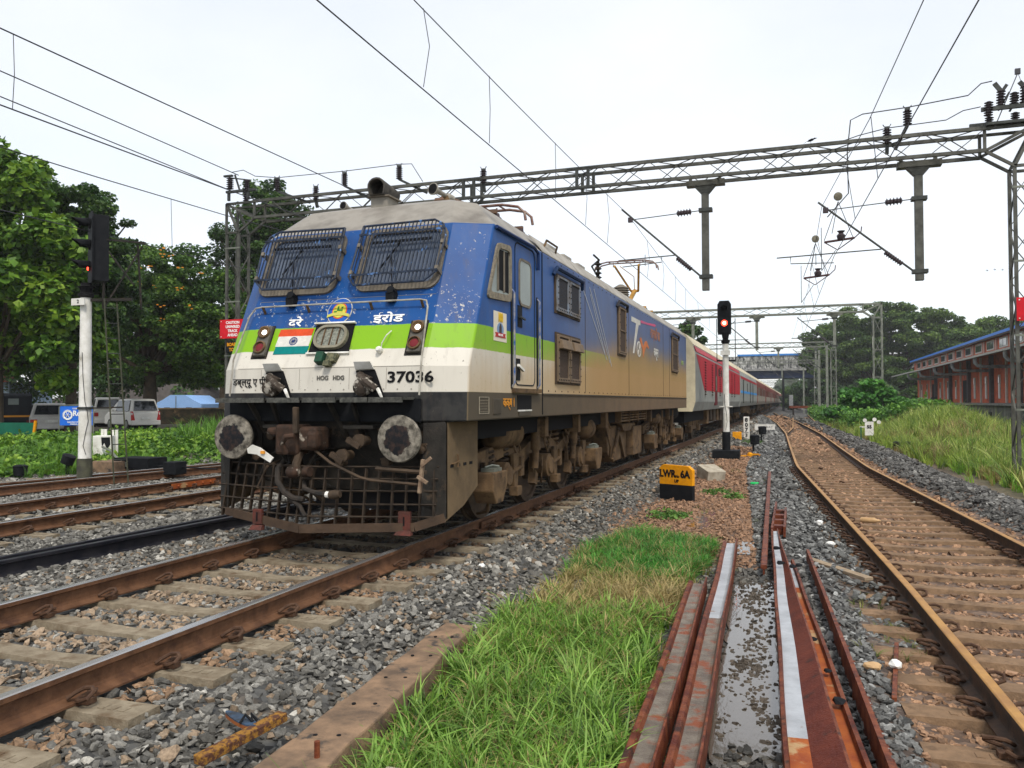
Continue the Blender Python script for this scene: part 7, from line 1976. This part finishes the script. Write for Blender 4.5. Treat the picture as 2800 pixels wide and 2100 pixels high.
MB().box(14.5,16.0,128,128.6,-1,2.1).box(16.9,20.4,128,128.6,-1,2.3).build('wall', mossy, hut); MB().box(17.6,18.9,127.95,128.05,1.2,1.9).build('opening', M['matte_black'], hut)

# ------------------------------------------------------------------ road bridge
br = thing('road_bridge', 'road overbridge with stained pale parapet and dark blue girder', 'bridge', (0, 165, 6))
def paras():
    m, N, L, B = newmat('streaked_parapet'); B.inputs['Roughness'].default_value = .85
    geo = N.new('ShaderNodeNewGeometry'); mp_ = N.new('ShaderNodeMapping'); mp_.inputs['Scale'].default_value = (1.6,1.0,.5); L.new(geo.outputs['Position'], mp_.inputs[0])
    n = N.new('ShaderNodeTexNoise'); n.inputs['Scale'].default_value = 1.5; n.inputs['Detail'].default_value = 8; n.inputs['Roughness'].default_value = .75; L.new(mp_.outputs[0], n.inputs['Vector'])
    r = N.new('ShaderNodeValToRGB'); r.color_ramp.elements[0].position = .44; r.color_ramp.elements[0].color = (.03,.032,.035,1); r.color_ramp.elements[1].position = .58; r.color_ramp.elements[1].color = (.50,.50,.47,1)
    L.new(n.outputs[0], r.inputs[0]); L.new(r.outputs[0], B.inputs['Base Color']); return m
MB().box(-45, 48, 164.6, 165.0, 7.75, 10.2).build('parapet', paras(), br)
for x in np.arange(-44, 48, 2.4): MB().box(x, x+.25, 164.45, 164.62, 7.75, 10.35).build('parapet_post', pm('post_grey', (.12,.12,.12), (.3,.3,.28), 2, .8), br)
MB().box(-45, 48, 164.3, 174, 7.35, 7.78).build('deck', pm('deck_edge', (.35,.35,.33), (.15,.15,.15), 2, .8), br)
MB().box(-45, 48, 165.0, 173, 5.95, 7.35).build('girder', pm('navy_girder', (.012,.022,.06), (.02,.035,.08), 1.5, .6), br)
MB().box(-5.5, 6.5, 164.4, 172, 10.25, 10.6).build('tarpaulin', pm('blue_tarpaulin', (.04,.20,.55), None), br)
for x in (-38, 21, 40): MB().box(x, x+1.6, 165.3, 172, -1, 5.95).build('pier', M['concrete'], br)

# ------------------------------------------------------------------ left side: wall, buildings, cars
cwall = thing('compound_wall', 'low mouldy laterite wall behind the parked cars', 'wall', (-31, 42, 0))
moss = pm('mouldy_wall', (.12,.085,.05), (.025,.028,.02), 1.8, .95, 0, .5, 12, c3=(.30,.19,.09), t3=(.57,.66), s3=1.6)
MB().prism([(-46,38.0,-.3),(-8,50.5,-.3),(-8,50.5,1.06),(-46,38.0,1.06)], (.1,.35,0)).build('masonry', moss, cwall)
MB().prism([(-46,37.95,1.06),(-8,50.45,1.06),(-8,50.45,1.15),(-46,37.95,1.15)], (.12,.45,0)).build('coping', pm('ochre_coping', (.36,.25,.12), (.15,.11,.06), 2.5, .9), cwall)
yard = MB().prism([(-60,20,-.02),(-20.5,20,-.02),(-11,30,-.02),(-8,50,-.02),(-46,37.6,-.02),(-60,33,-.02)], (0,0,.035))
yo = yard.build('yard', pm('yard_dirt', (.17,.13,.10), (.11,.09,.07), .9, .95, 0, .3, 10), None); yo["kind"] = "structure"
gar = thing('garage', 'small pale blue gabled building behind the mouldy wall', 'building', (-49.3, 60.7, 0))
lb_ = pm('sky_blue_wall', (.28,.46,.78), (.24,.41,.72), 2, .7)
P0 = Vector((-51.2,60.0,0)); P1 = Vector((-47.1,61.5,0)); dd = (P1-P0)
prof = [(0,-.3),(1,-.3),(1,1.35),(.82,1.75),(.66,2.2),(.34,2.2),(.18,1.75),(0,1.35)]
MB().prism([P0 + dd*a + Vector((0,0,b)) for a, b in prof], (-2.2,6,0)).build('wall', lb_, gar)
for a in (.22, .68): MB().prism([P0+dd*a+Vector((.0,-.03,.70)), P0+dd*(a+.12)+Vector((0,-.03,.70)), P0+dd*(a+.12)+Vector((0,-.03,1.05)), P0+dd*a+Vector((0,-.03,1.05))], (0,.05,0)).build('vent', M['black_paint'], gar)
MB().bar(P0+dd*.47+Vector((0,-.04,.3)), P0+dd*.47+Vector((0,-.04,2.1)), .05, .05).build('downpipe', M['galv'], gar)
tg = thing('tiled_house', 'low grey tiled roof house glimpsed behind the blue garage', 'building', (-58, 66, 0))
MB().prism([(-66,62,0),(-50,68,0),(-50,68,2.1),(-53,67,3.4),(-60,64.3,3.4),(-66,62,1.9)], (-2,5,0)).build('wall', pm('grey_tiles', (.13,.115,.105), (.09,.08,.075), 3, .9), tg)
hs_ = thing('house', 'pale blue house with a red tiled roof glimpsed between the left trees', 'building', (-54, 46, 0))
MB().prism([(-64,41,-.3),(-52,46,-.3),(-52,46,3.1),(-64,41,3.1)], (-2.5,6,0)).build('wall', pm('pale_blue_house', (.45,.58,.72), (.38,.50,.62), 2, .7), hs_)
MB().prism([(-65,40.3,3.1),(-51.5,45.8,3.1),(-53,49,4.6),(-64,44,4.6)], (0,0,.12)).build('roof', pm('red_tiles', (.40,.09,.06), (.30,.07,.05), 4, .8), hs_)
for q in range(4): MB().prism([(-62.6+q*2.6,41.55+q*1.08,.9),(-61.6+q*2.6,41.95+q*1.08,.9),(-61.6+q*2.6,41.95+q*1.08,2.2),(-62.6+q*2.6,41.55+q*1.08,2.2)], (.03,-.06,0)).build('window', M['glass'], hs_)

def car(label, name, loc, rz, L_, W_, H_, paint, prof, cab, tail, plate=True, vert=False):
    """local +y is forward; prof = lower body outline, cab = glasshouse outline, both (y, z) with y from the rear"""
    t = thing(name, label, {'parked_van': 'van'}.get(name, 'car'), loc, rz)
    w = W_/2
    def B_(mb, nm, mt, **k): return mb.build(nm, mt, t, local=True, **k)
    mb = MB(); mb.prism([(-w, y, z) for y, z in prof], (W_, 0, 0)); B_(mb, 'body', paint, bevel=.06)
    n = len(cab); V = [(-w*.97, y, z) if z < cab[0][1]+.02 else (-w*.80, y, z) for y, z in cab]; V += [(-x, y, z) for x, y, z in V]
    mb = MB(); mb.add(V, [tuple(range(n-1,-1,-1)), tuple(range(n, 2*n))] + [(i, (i+1) % n, (i+1) % n+n, i+n) for i in range(n)]); B_(mb, 'cabin', paint, bevel=.05)
    zb, zt = cab[0][1], max(z for y, z in cab); yr0 = cab[0][0]; yr1, zr1 = cab[1]; yf1 = cab[-2][0]
    # rear window
    g0, g1 = (yr0 + (yr1-yr0)*.12, zb+(zr1-zb)*.12), (yr0 + (yr1-yr0)*.84, zb+(zr1-zb)*.84)
    mb = MB(); mb.prism([(-w*.80, g0[0]-.005, g0[1]), (w*.80, g0[0]-.005, g0[1]), (w*.66, g1[0]-.005, g1[1]), (-w*.66, g1[0]-.005, g1[1])], (0, -.05, .02)); B_(mb, 'rear_window', M['car_glass'])
    for s_ in (-1, 1):
        xb, xt = s_*w*.965, s_*w*.825
        span = (yf1 - yr1)
        for (a, b) in ((.04, .46), (.52, .98)):
            mb = MB(); mb.prism([(xb, yr1+span*a-.05, zb+.06), (xb, yr1+span*b+.1, zb+.06), (xt, yr1+span*b, zt-.09), (xt, yr1+span*a, zt-.09)], (s_*.04, 0, 0)); B_(mb, 'side_window', M['car_glass'])
        mb = MB()
        if tail == 'tall': mb.prism([(s_*w*.74, prof[0][0]-.03, zb-.42), (s_*w*.99, prof[0][0]-.01, zb-.42), (s_*w*.99, prof[0][0]+.04, zb+.05), (s_*w*.86, prof[0][0]-.0, zb+.05)], (0, .09, 0))
        else: mb.box(min(s_*w*.66, s_*w*.99), max(s_*w*.66, s_*w*.99), prof[0][0]-.03, prof[0][0]+.10, zb-.36, zb-.14)
        B_(mb, 'tail_light', pm('tail_red', (.35,.012,.015), (.5,.05,.04), 12, .2), bevel=.01)
        for yy in (L_*.17, L_*.80):
            mb = MB(); mb.lathe((s_*(w-.17), yy, .29), (s_,0,0), [(0,.29),(.16,.29),(.18,.25),(.181,.0)], 22); wh = B_(mb, 'wheel', M['rubber'], smooth=True)
            mb = MB(); mb.lathe((s_*(w+.012), yy, .29), (s_,0,0), [(0,.19),(.012,.17),(.013,0)], 14); q = mb.build('rim', M['galv'], wh, local=True)
        mb = MB(); mb.box(min(s_*w, s_*(w+.13)), max(s_*w, s_*(w+.13)), yf1+.25, yf1+.35, zb+.02, zb+.16); B_(mb, 'mirror', paint, bevel=.02)
    mb = MB(); mb.box(-w*.98, w*.98, prof[0][0]-.09, prof[0][0]+.1, .27, .52); B_(mb, 'bumper', paint, bevel=.04)
    if plate:
        mb = MB(); mb.box(-.25, .25, prof[0][0]-.105, prof[0][0]-.08, .56, .68); B_(mb, 'number_plate', M['white_paint'])
    mb = MB(); mb.box(-w*.9, w*.9, .2, L_-.2, .12, .30); B_(mb, 'underbody', M['matte_black'])
    return t
M['car_glass'] = pm('car_glass', (.008,.009,.011), (.03,.034,.04), 1.2, .06, spec=.7)
silver_p = pm('silver_beige_paint', (.70,.68,.62), (.62,.60,.55), 3, .3, .05)
grey_p = pm('dusty_silver_paint', (.60,.58,.54), (.50,.48,.45), 2, .35, .05)
white_p = pm('cream_white_paint', (.80,.78,.72), (.72,.70,.64), 3, .4)
hatch_prof = [(0,.28),(0,.92),(.1,.98),(3.0,.95),(3.5,.75),(3.55,.28)]
hatch_cab = [(.04,.93),(.30,1.60),(.9,1.63),(1.9,1.60),(2.95,.93)]
# rear left corner style cars; the heading points left and away from the line
car('silver beige hatchback with tall red tail lights at the right end of the parked row', 'parked_car', (-26.9, 33.35, .06), math.radians(66), 3.5, 1.5, 1.6, silver_p, hatch_prof, hatch_cab, 'tall')
car('silver grey estate car with low red tail lights beside the autorickshaw', 'parked_car', (-26.35, 27.2, .06), math.radians(52), 4.0, 1.6, 1.4, grey_p,
    [(0,.26),(-.02,.80),(.1,.86),(3.3,.86),(3.9,.70),(3.95,.26)], [(.04,.84),(.42,1.38),(1.0,1.41),(2.1,1.38),(3.0,.84)], 'low')
car('boxy white van partly hidden by the signal post and blue club sign', 'parked_van', (-32.0, 35.9, .06), math.radians(48), 3.6, 1.5, 1.75, white_p,
    [(0,.28),(-.02,1.02),(.05,1.05),(3.4,1.05),(3.5,.28)], [(.0,1.02),(.10,1.68),(.5,1.73),(3.0,1.70),(3.35,1.02)], 'low')
# autorickshaw
ar = thing('autorickshaw', 'black autorickshaw with an orange stripe parked at the left edge', 'autorickshaw', (-27.9, 26.7, .06), math.radians(50))
ab = pm('black_canvas', (.018,.02,.024), (.03,.033,.04), 3, .75, 0, .2)
mb = MB(); mb.prism([(-.66,y,z) for y, z in ((0,.45),(-.03,1.75),(.2,1.86),(1.6,1.84),(2.1,1.3),(2.4,.8),(2.4,.35),(.1,.35))], (1.32,0,0)); mb.build('canopy', ab, ar, local=True, bevel=.06)
MB().box(-.25,.15,-.06,-.025,1.35,1.62).build('rear_window', M['pale_glass'], ar, local=True)
MB().box(-.68,.68,-.07,-.02,.80,.88).build('stripe', M['orange_txt'], ar, local=True)
MB().box(-.62,.62,-.08,.0,.40,.62).build('rear_panel', M['black_paint'], ar, local=True)
for s_ in (-1,1):
    MB().box(min(s_*.45,s_*.6),max(s_*.45,s_*.6),-.1,-.06,.56,.66).build('tail_light', M['red_lens'], ar, local=True)
    MB().lathe((s_*.55,.35,.24),(s_,0,0),[(0,.24),(.1,.24),(.11,0)],16).build('wheel', M['rubber'], ar, local=True)
MB().lathe((-.05,2.1,.24),(1,0,0),[(0,.24),(.1,.24)],14).build('wheel', M['rubber'], ar, local=True)
MB().box(-.7,.7,-.14,-.08,.42,.47).build('bumper', M['galv'], ar, local=True)
# club sign
rs = thing('club_sign', 'blue sign board with a white cogwheel and lettering on two posts before the cars', 'sign', (-21.3, 23.9, 0))
a0, a1 = Vector((-21.85,23.65,0)), Vector((-20.65,24.06,0)); ux = (a1-a0).normalized(); nm_ = Vector((0,0,1)).cross(ux)*-1
def sg(u, z, o=0): return a0 + ux*u + Vector((0,0,z)) - Vector((ux.y*-1, ux.x, 0))*o
mb = MB(); mb.prism([sg(-.02,.62),sg(1.26,.62),sg(1.26,1.36),sg(-.02,1.36)], (-.01,.03,0)); mb.build('board', M['blue_sign'], rs)
mb = MB(); mb.path([sg(-.03,-.1),sg(-.03,1.32),sg(.03,1.39),sg(1.22,1.39),sg(1.28,1.32),sg(1.28,-.1)], .025, 6); mb.build('frame', M['galv'], rs)
bsn = basis(ux, (0,0,1))
mb = MB(); cxx, czz = .30, 1.02
for q in range(24):
    a = 2*math.pi*q/24; mb.obox(sg(cxx+.185*math.cos(a), czz+.185*math.sin(a), .012), .03, .02, .03, bsn @ Matrix.Rotation(0,3,'X'))
for r1, r2 in ((.18,.13),):
    P1 = [sg(cxx+r1*math.cos(a), czz+r1*math.sin(a), .012) for a in np.linspace(0,6.283,25)[:-1]]; P2 = [sg(cxx+r2*math.cos(a), czz+r2*math.sin(a), .012) for a in np.linspace(0,6.283,25)[:-1]]
    mb.add(P1+P2, [(i,(i+1)%24,(i+1)%24+24,i+24) for i in range(24)])
for q in range(3):
    a = math.pi*q/3; mb.bar(sg(cxx+.14*math.cos(a), czz+.14*math.sin(a), .014), sg(cxx-.14*math.cos(a), czz-.14*math.sin(a), .014), .035, .01)
mb.build('cogwheel', M['white_clean'], rs)
lettering('Rotary', .28, sg(.86, 1.07, .014), bsn, M['white_clean'], rs, .008, .95)
lettering('CLUB OF', .07, sg(.62, 1.26, .014), bsn, M['white_clean'], rs, .002)
lettering('KOLLAM', .09, sg(.90, .90, .014), bsn, M['white_clean'], rs, .002)
lettering('RAILWAY STATION', .075, sg(.62, .74, .014), bsn, M['white_clean'], rs, .002)
lettering('PARKING AREA', .065, sg(.62, .665, .014), bsn, M['white_clean'], rs, .002)
gb = thing('banner', 'green tarpaulin banner stretched low at the left edge', 'banner', (-22.5, 22.4, .3))
mb = MB(); mb.prism([(-25.5,21.2,.30),(-21.85,22.6,.33),(-21.80,22.62,.75),(-25.5,21.2,.78)], (-.01,.03,0)); mb.build('sheet', M['cloth_green'], gb)
tag(MB().bar((-21.95,22.55,-.1),(-21.80,22.55,.82),.09,.06).build('yellow_post', M['yellow'], None, (-21.9,22.55,-.1)), 'leaning yellow post at the end of the green banner', 'post')
# trackside bits on the left
tr = thing('cable_trough', 'black steel cable box lying beside the far left rails', 'box', (-10.6, 16.1, -.1))
MB().box(-11.2,-10.15,15.7,16.35,-.14,.12).build('box', M['black_paint'], tr, bevel=.01)
mb = MB()
for yy in (15.95,16.15): mb.path([(-11.0+(yy-15.95),15.69,-.1),(-11.02+(yy-15.95),15.68,.0),(-10.95+(yy-15.95),15.69,.05)], .012, 5)
mb.build('handle', M['galv'], tr)
tag(MB().box(-8.55,-8.2,14.45,14.8,-.12,.16).bar((-8.9,14.7,.05),(-7.2,14.6,.02),.03,.03).build('point_machine', M['black_paint'], None, (-8.4,14.6,-.1), bevel=.02), 'small black point machine between the left rails', 'point machine')
tag(MB().lathe((-11.75,13.6,-.15),(0,0,1),[(0,.13),(.2,.15),(.21,.16),(.24,.1)],14).build('cable_pot', M['black_paint'], None, (-11.75,13.6,-.15), smooth=True), 'black round cable pot at the foot of the creepers', 'cable pot')
tag(MB().lathe((-11.5,14.6,.05),(.4,.1,1),[(0,.14),(.2,.15),(.22,.1)],12).bar((-11.5,14.6,-.3),(-11.45,14.6,.1),.06,.06).build('cable_pot', M['black_paint'], None, (-11.5,14.6,-.15), smooth=True), 'tilted black cable pot on a stake beside the left signal', 'cable pot')

# ------------------------------------------------------------------ boards and markers
def caution(x0, x1, z0, z1, y, label, left):
    c = thing('caution_board', label, 'sign', (x0, y, z0))
    MB().box(x0, x1, y-.02, y, z0, z1).build('board', M['red_sign'], c)
    cx = (x0+x1)/2
    for i, w in enumerate(('CAUTION', 'UNWIRED', 'TRACK', 'AHEAD')): lettering(w, (z1-z0)*.20, (cx, y-.024, z1-(z1-z0)*(.17+.22*i)), basis((1,0,0),(0,0,1)), M['white_clean'], c, .004, .95)
    for dx in (.06, x1-x0-.06):
        for dz in (.06, z1-z0-.06): MB().tube((x0+dx,y-.03,z0+dz),(x0+dx,y-.01,z0+dz),.018,8).build('bolt', M['white_paint'], c)
    return c
caution(-14.38, -13.30, 3.72, 4.38, 23.55, 'red CAUTION UNWIRED TRACK AHEAD board on the left gantry mast', True)
caution(10.02, 10.95, 3.48, 4.07, 23.55, 'red caution board at the right edge on the gantry mast', False)
yb = thing('notice_board', 'dark board with yellow letters under the left caution board', 'sign', (-14.0, 23.6, 3.2))
MB().box(-14.15,-13.5,23.56,23.6,3.22,3.60).build('board', M['black_paint'], yb)
lettering('BOARD', .16, (-13.85,23.55,3.50), basis((1,0,0),(0,0,1)), M['yellow'], yb, .006, .9); lettering('TO', .16, (-13.9,23.55,3.32), basis((1,0,0),(0,0,1)), M['yellow'], yb, .006, .9)
# LWR marker
lw = thing('marker_stone', 'yellow and black concrete marker board lettered LWR No 6A UP on the gravel', 'marker board', (2.56, 15.4, -.4))
A, B2 = Vector((2.22,15.55,0)), Vector((2.87,15.25,0)); ul = (B2-A).normalized(); wl_ = (B2-A).length; bk = Vector((-ul.y, ul.x, 0))
def lp_(u, z, o=0): return A + ul*u + Vector((0,0,z)) - bk*o
mb = MB(); mb.prism([lp_(0,-.45),lp_(wl_,-.45),lp_(wl_,-.105),lp_(0,-.105)], bk*.09); mb.build('black_half', M['black_paint'], lw, bevel=.006)
mb = MB(); mb.prism([lp_(0,-.10),lp_(wl_,-.10),lp_(wl_,.19),lp_(wl_-.09,.26),lp_(.08,.27),lp_(0,.21)], bk*.09); mb.build('yellow_half', M['yellow'], lw, bevel=.006)
bl = basis(ul, (0,0,1))
lettering('LWR', .19, lp_(.185,.10,.004), bl, BLK, lw, .008, .86); lettering('No', .075, lp_(.40,.06,.004), bl, BLK, lw, .002, .8); lettering('6A', .19, lp_(.565,.10,.004), bl, BLK, lw, .008, .90); lettering('UP', .075, lp_(.38,-.03,.004), bl, BLK, lw, .004)
def block(name, label, cat, c, s, rz, m, tilt=0, bev=.015):
    R_ = Matrix.Rotation(rz, 3, 'Z') @ Matrix.Rotation(tilt, 3, 'X')
    return tag(MB().obox(c, s[0], s[1], s[2], R_).build(name, m, None, c, bevel=bev), label, cat)
block('stone_block', 'pale squared stone block tilted behind the yellow marker board', 'stone', (2.78,19.8,-.26), (.46,.55,.30), .6, pm('pale_stone', (.48,.44,.35), (.30,.26,.20), 6, .85, 0, .3), .25)
km = thing('kilometre_post', 'white kilometre post with black figures 807 over 3', 'post', (2.55, 40.5, -.4))
MB().box(2.38,2.66,40.5,40.62,-.4,.72).build('post', M['white_paint'], km, bevel=.03)
for i, d_ in enumerate('807'): lettering(d_, .26, (2.52,40.495,.56-.24*i), basis((1,0,0),(0,0,1)), BLK, km, .012)
lettering('3', .22, (2.52,40.495,-.18), basis((1,0,0),(0,0,1)), BLK, km, .01); MB().box(2.42,2.62,40.49,40.5,-.05,-.03).build('rule', BLK, km)
block('marker_block', 'small yellow marker stone left of the kilometre post', 'stone', (2.10,40.2,-.2), (.42,.3,.4), .1, M['yellow'])
wb = thing('name_board', 'small white board lying beside the kilometre post', 'sign', (3.1, 44, -.1))
MB().box(2.75,3.75,44,44.1,-.02,.26).build('board', M['white_paint'], wb)
lettering('RAILWAY', .17, (3.28,43.99,.12), basis((1,0,0),(0,0,1)), pm('grey_letters', (.2,.2,.2), None), wb)
for (x, y, h, lb_t) in ((3.36,37.4,.55,'black cable pot on a pale stake beyond the red signal'), (3.30,31.2,.42,'black cable pot right of the red signal base')):
    tag(MB().lathe((x,y,h-.55),(0,0,1),[(0,.16),(.32,.18),(.36,.12)],14).bar((x-.05,y,-.45),(x-.05,y,h-.3),.07,.07).build('cable_pot', M['black_paint'], None, (x,y,-.4), smooth=True), lb_t, 'cable pot')
yl_ = thing('point_lever', 'yellow point lever lying right of the red signal base', 'lever', (3.3, 28.2, -.4))
MB().bar((2.98,28.0,-.36),(3.6,28.3,-.34),.05,.05).build('rod', M['yellow'], yl_); MB().lathe((3.25,28.15,-.4),(.3,0,1),[(0,.10),(.12,.09),(.16,.05)],10).build('weight', M['yellow'], yl_); MB().bar((3.25,28.1,-.3),(3.55,28.2,-.3),.07,.04).build('handle', M['yellow'], yl_)
gbm = pm('green_plastic', (.01,.42,.10), None, rough=.25)
tag(MB().lathe((3.74,18.6,-.35),(1,.1,0),[(0,.03),(.02,.04),(.16,.04),(.20,.02),(.24,.018)],12).build('bottle', gbm, None, (3.8,18.6,-.38), smooth=True), 'bright green plastic bottle lying on the reddish gravel', 'bottle')
tag(MB().lathe((5.62,13.85,-.40),(1,-.15,0),[(0,.03),(.02,.045),(.10,.042),(.2,.045),(.25,.02),(.29,.018)],12).build('bottle', pm('amber_plastic', (.55,.36,.18), (.4,.25,.12), 9, .3), None, (5.75,13.8,-.42), smooth=True), 'brownish plastic bottle lying between the siding rails', 'bottle')
mk = thing('shunting_marker', 'small white marker numbered 55 in the grass edge right of the siding', 'marker', (8.0, 40, -.5))
MB().box(7.72,8.08,40,40.06,-.1,.52).build('plate', M['white_paint'], mk); lettering('55', .20, (7.9,39.99,.28), basis((1,0,0),(0,0,1)), BLK, mk, .01)
for (x, z) in ((7.72,.58),(8.12,.62),(8.3,.50)): MB().tube((x,39.98,z),(x,40.04,z),.085,12).build('disc', M['white_paint'], mk)
MB().bar((7.55,40,-.5),(7.55,40,.28),.05,.05).build('stake', M['cloth_green'], mk); MB().bar((7.5,40,.28),(7.75,40,.28),.04,.04).build('arm', M['white_paint'], mk)
for (x, y, lb_t) in ((8.55,35.5,'left of the two black pots in the grass edge right of the siding'), (8.95,35.5,'right of the two black pots in the grass edge right of the siding')):
    tag(MB().lathe((x,y,-.55),(0,0,1),[(0,.15),(.35,.17),(.40,.1)],12).build('cable_pot', M['black_paint'], None, (x,y,-.5), smooth=True), lb_t, 'cable pot')
block('plank', 'pale plank lying across the ballast from the loose rails to the siding', 'plank', (5.08,9.5,-.355), (.10,1.05,.035), .55, pm('bleached_wood', (.36,.28,.19), (.24,.18,.12), 9, .85, 0, .3), 0, .004)
block('steel_strip', 'narrow rusty strip half buried between the loose rails and sleeper ends', 'metal strip', (5.30,6.3,-.43), (.03,1.3,.05), -.12, M['rust'], 0, .003)
def rock(label, c, s, m):
    b = _bm.new(); _bm.ops.create_icosphere(b, subdivisions=2, radius=1.0)
    for v in b.verts:
        f = 1 + random.uniform(-.14,.14); v.co = Vector((v.co.x*s[0]*f, v.co.y*s[1]*f, v.co.z*s[2]*f))
    me = bpy.data.meshes.new('rock'); b.to_mesh(me); b.free(); me.materials.append(m); o = bpy.data.objects.new('rock', me); COL.objects.link(o); o.location = c; return tag(o, label, 'rock')
rk = pm('pale_rock', (.44,.40,.32), (.28,.24,.18), 14, .85, 0, .5, 60)
rock('pale rock poking from the grass at the bottom edge', (2.86,3.42,-.33), (.10,.09,.09), rk)
wt = pm('white_litter', (.78,.78,.74), None, rough=.6)
rock('crumpled white paper on the ballast near the locomotive rail', (1.63,7.72,-.20), (.035,.05,.025), wt)
rock('white crumpled cup on the stones left of the siding', (4.99,12.79,-.33), (.05,.05,.045), wt)
rock('white plastic scrap among dark stones right of the loose rails', (5.30,6.30,-.385), (.045,.055,.03), wt)
rock('tan stone beside the white plastic scrap', (5.14,6.15,-.37), (.06,.04,.03), pm('tan_rock', (.50,.33,.17), None))
rock('pale litter lying on the siding sleepers by the right rail', (6.84,16.5,-.40), (.17,.10,.03), rk)
rock('small white litter scrap on the ballast shoulder', (5.07,11.0,-.33), (.06,.03,.03), wt)
# birds
def bird(label, c, s, wings):
    mb = MB(); mb.lathe((c[0]-.14*s,c[1],c[2]),(1,.1,.35),[(0,.01),(.08*s,.05*s),(.2*s,.06*s),(.28*s,.035*s)],8)
    mb.lathe((c[0]+.12*s,c[1],c[2]+.10*s),(1,0,.1),[(0,.02*s),(.04*s,.04*s),(.09*s,.02*s),(.15*s,.004)],8)
    mb.prism([(c[0]-.14*s,c[1]-.02,c[2]),(c[0]-.30*s,c[1],c[2]-.07*s),(c[0]-.14*s,c[1]+.02,c[2]+.03*s)],(0,.02,0))
    if wings: mb.prism([(c[0],c[1],c[2]),(c[0]-.1,c[1],c[2]+.5*s),(c[0]+.15,c[1],c[2]+.05)],(0,.03,0)); mb.prism([(c[0],c[1]+.1,c[2]),(c[0]-.3,c[1]+.4,c[2]+.35*s),(c[0]+.15,c[1]+.1,c[2]+.05)],(0,.03,0))
    else: mb.bar((c[0],c[1],c[2]-.1),(c[0],c[1],c[2]),.01,.01)
    return tag(mb.build('bird', M['black_paint'], None, c), label, 'bird', 'birds flying above the right trees' if wings else None)
bird('crow perched on top of the near gantry beam', (5.18,23.65,8.62), .62, False)
for q in range(4): bird(['leftmost','second','third','rightmost'][q] + ' of four tiny birds flying above the right trees', (38.9+q*1.25, 170, 25.4+.1*(q % 2)), .7, True)
# ------------------------------------------------------------------ thin humid air
hz, N_, L_, B_ = newmat('humid_air'); N_.remove(B_)
pv = N_.new('ShaderNodeVolumePrincipled'); pv.inputs['Color'].default_value = (.97,.98,1,1); pv.inputs['Density'].default_value = .0004; pv.inputs['Anisotropy'].default_value = .2
out = [x for x in N_ if x.type == 'OUTPUT_MATERIAL'][0]; L_.new(pv.outputs[0], out.inputs['Volume'])
hb = MB().box(-1000, 1000, -120, 1650, -2.6, 32).build('haze', hz, None); hb["kind"] = 'stuff'; hb["label"] = 'thin humid haze over the railway yard'
print('script done')
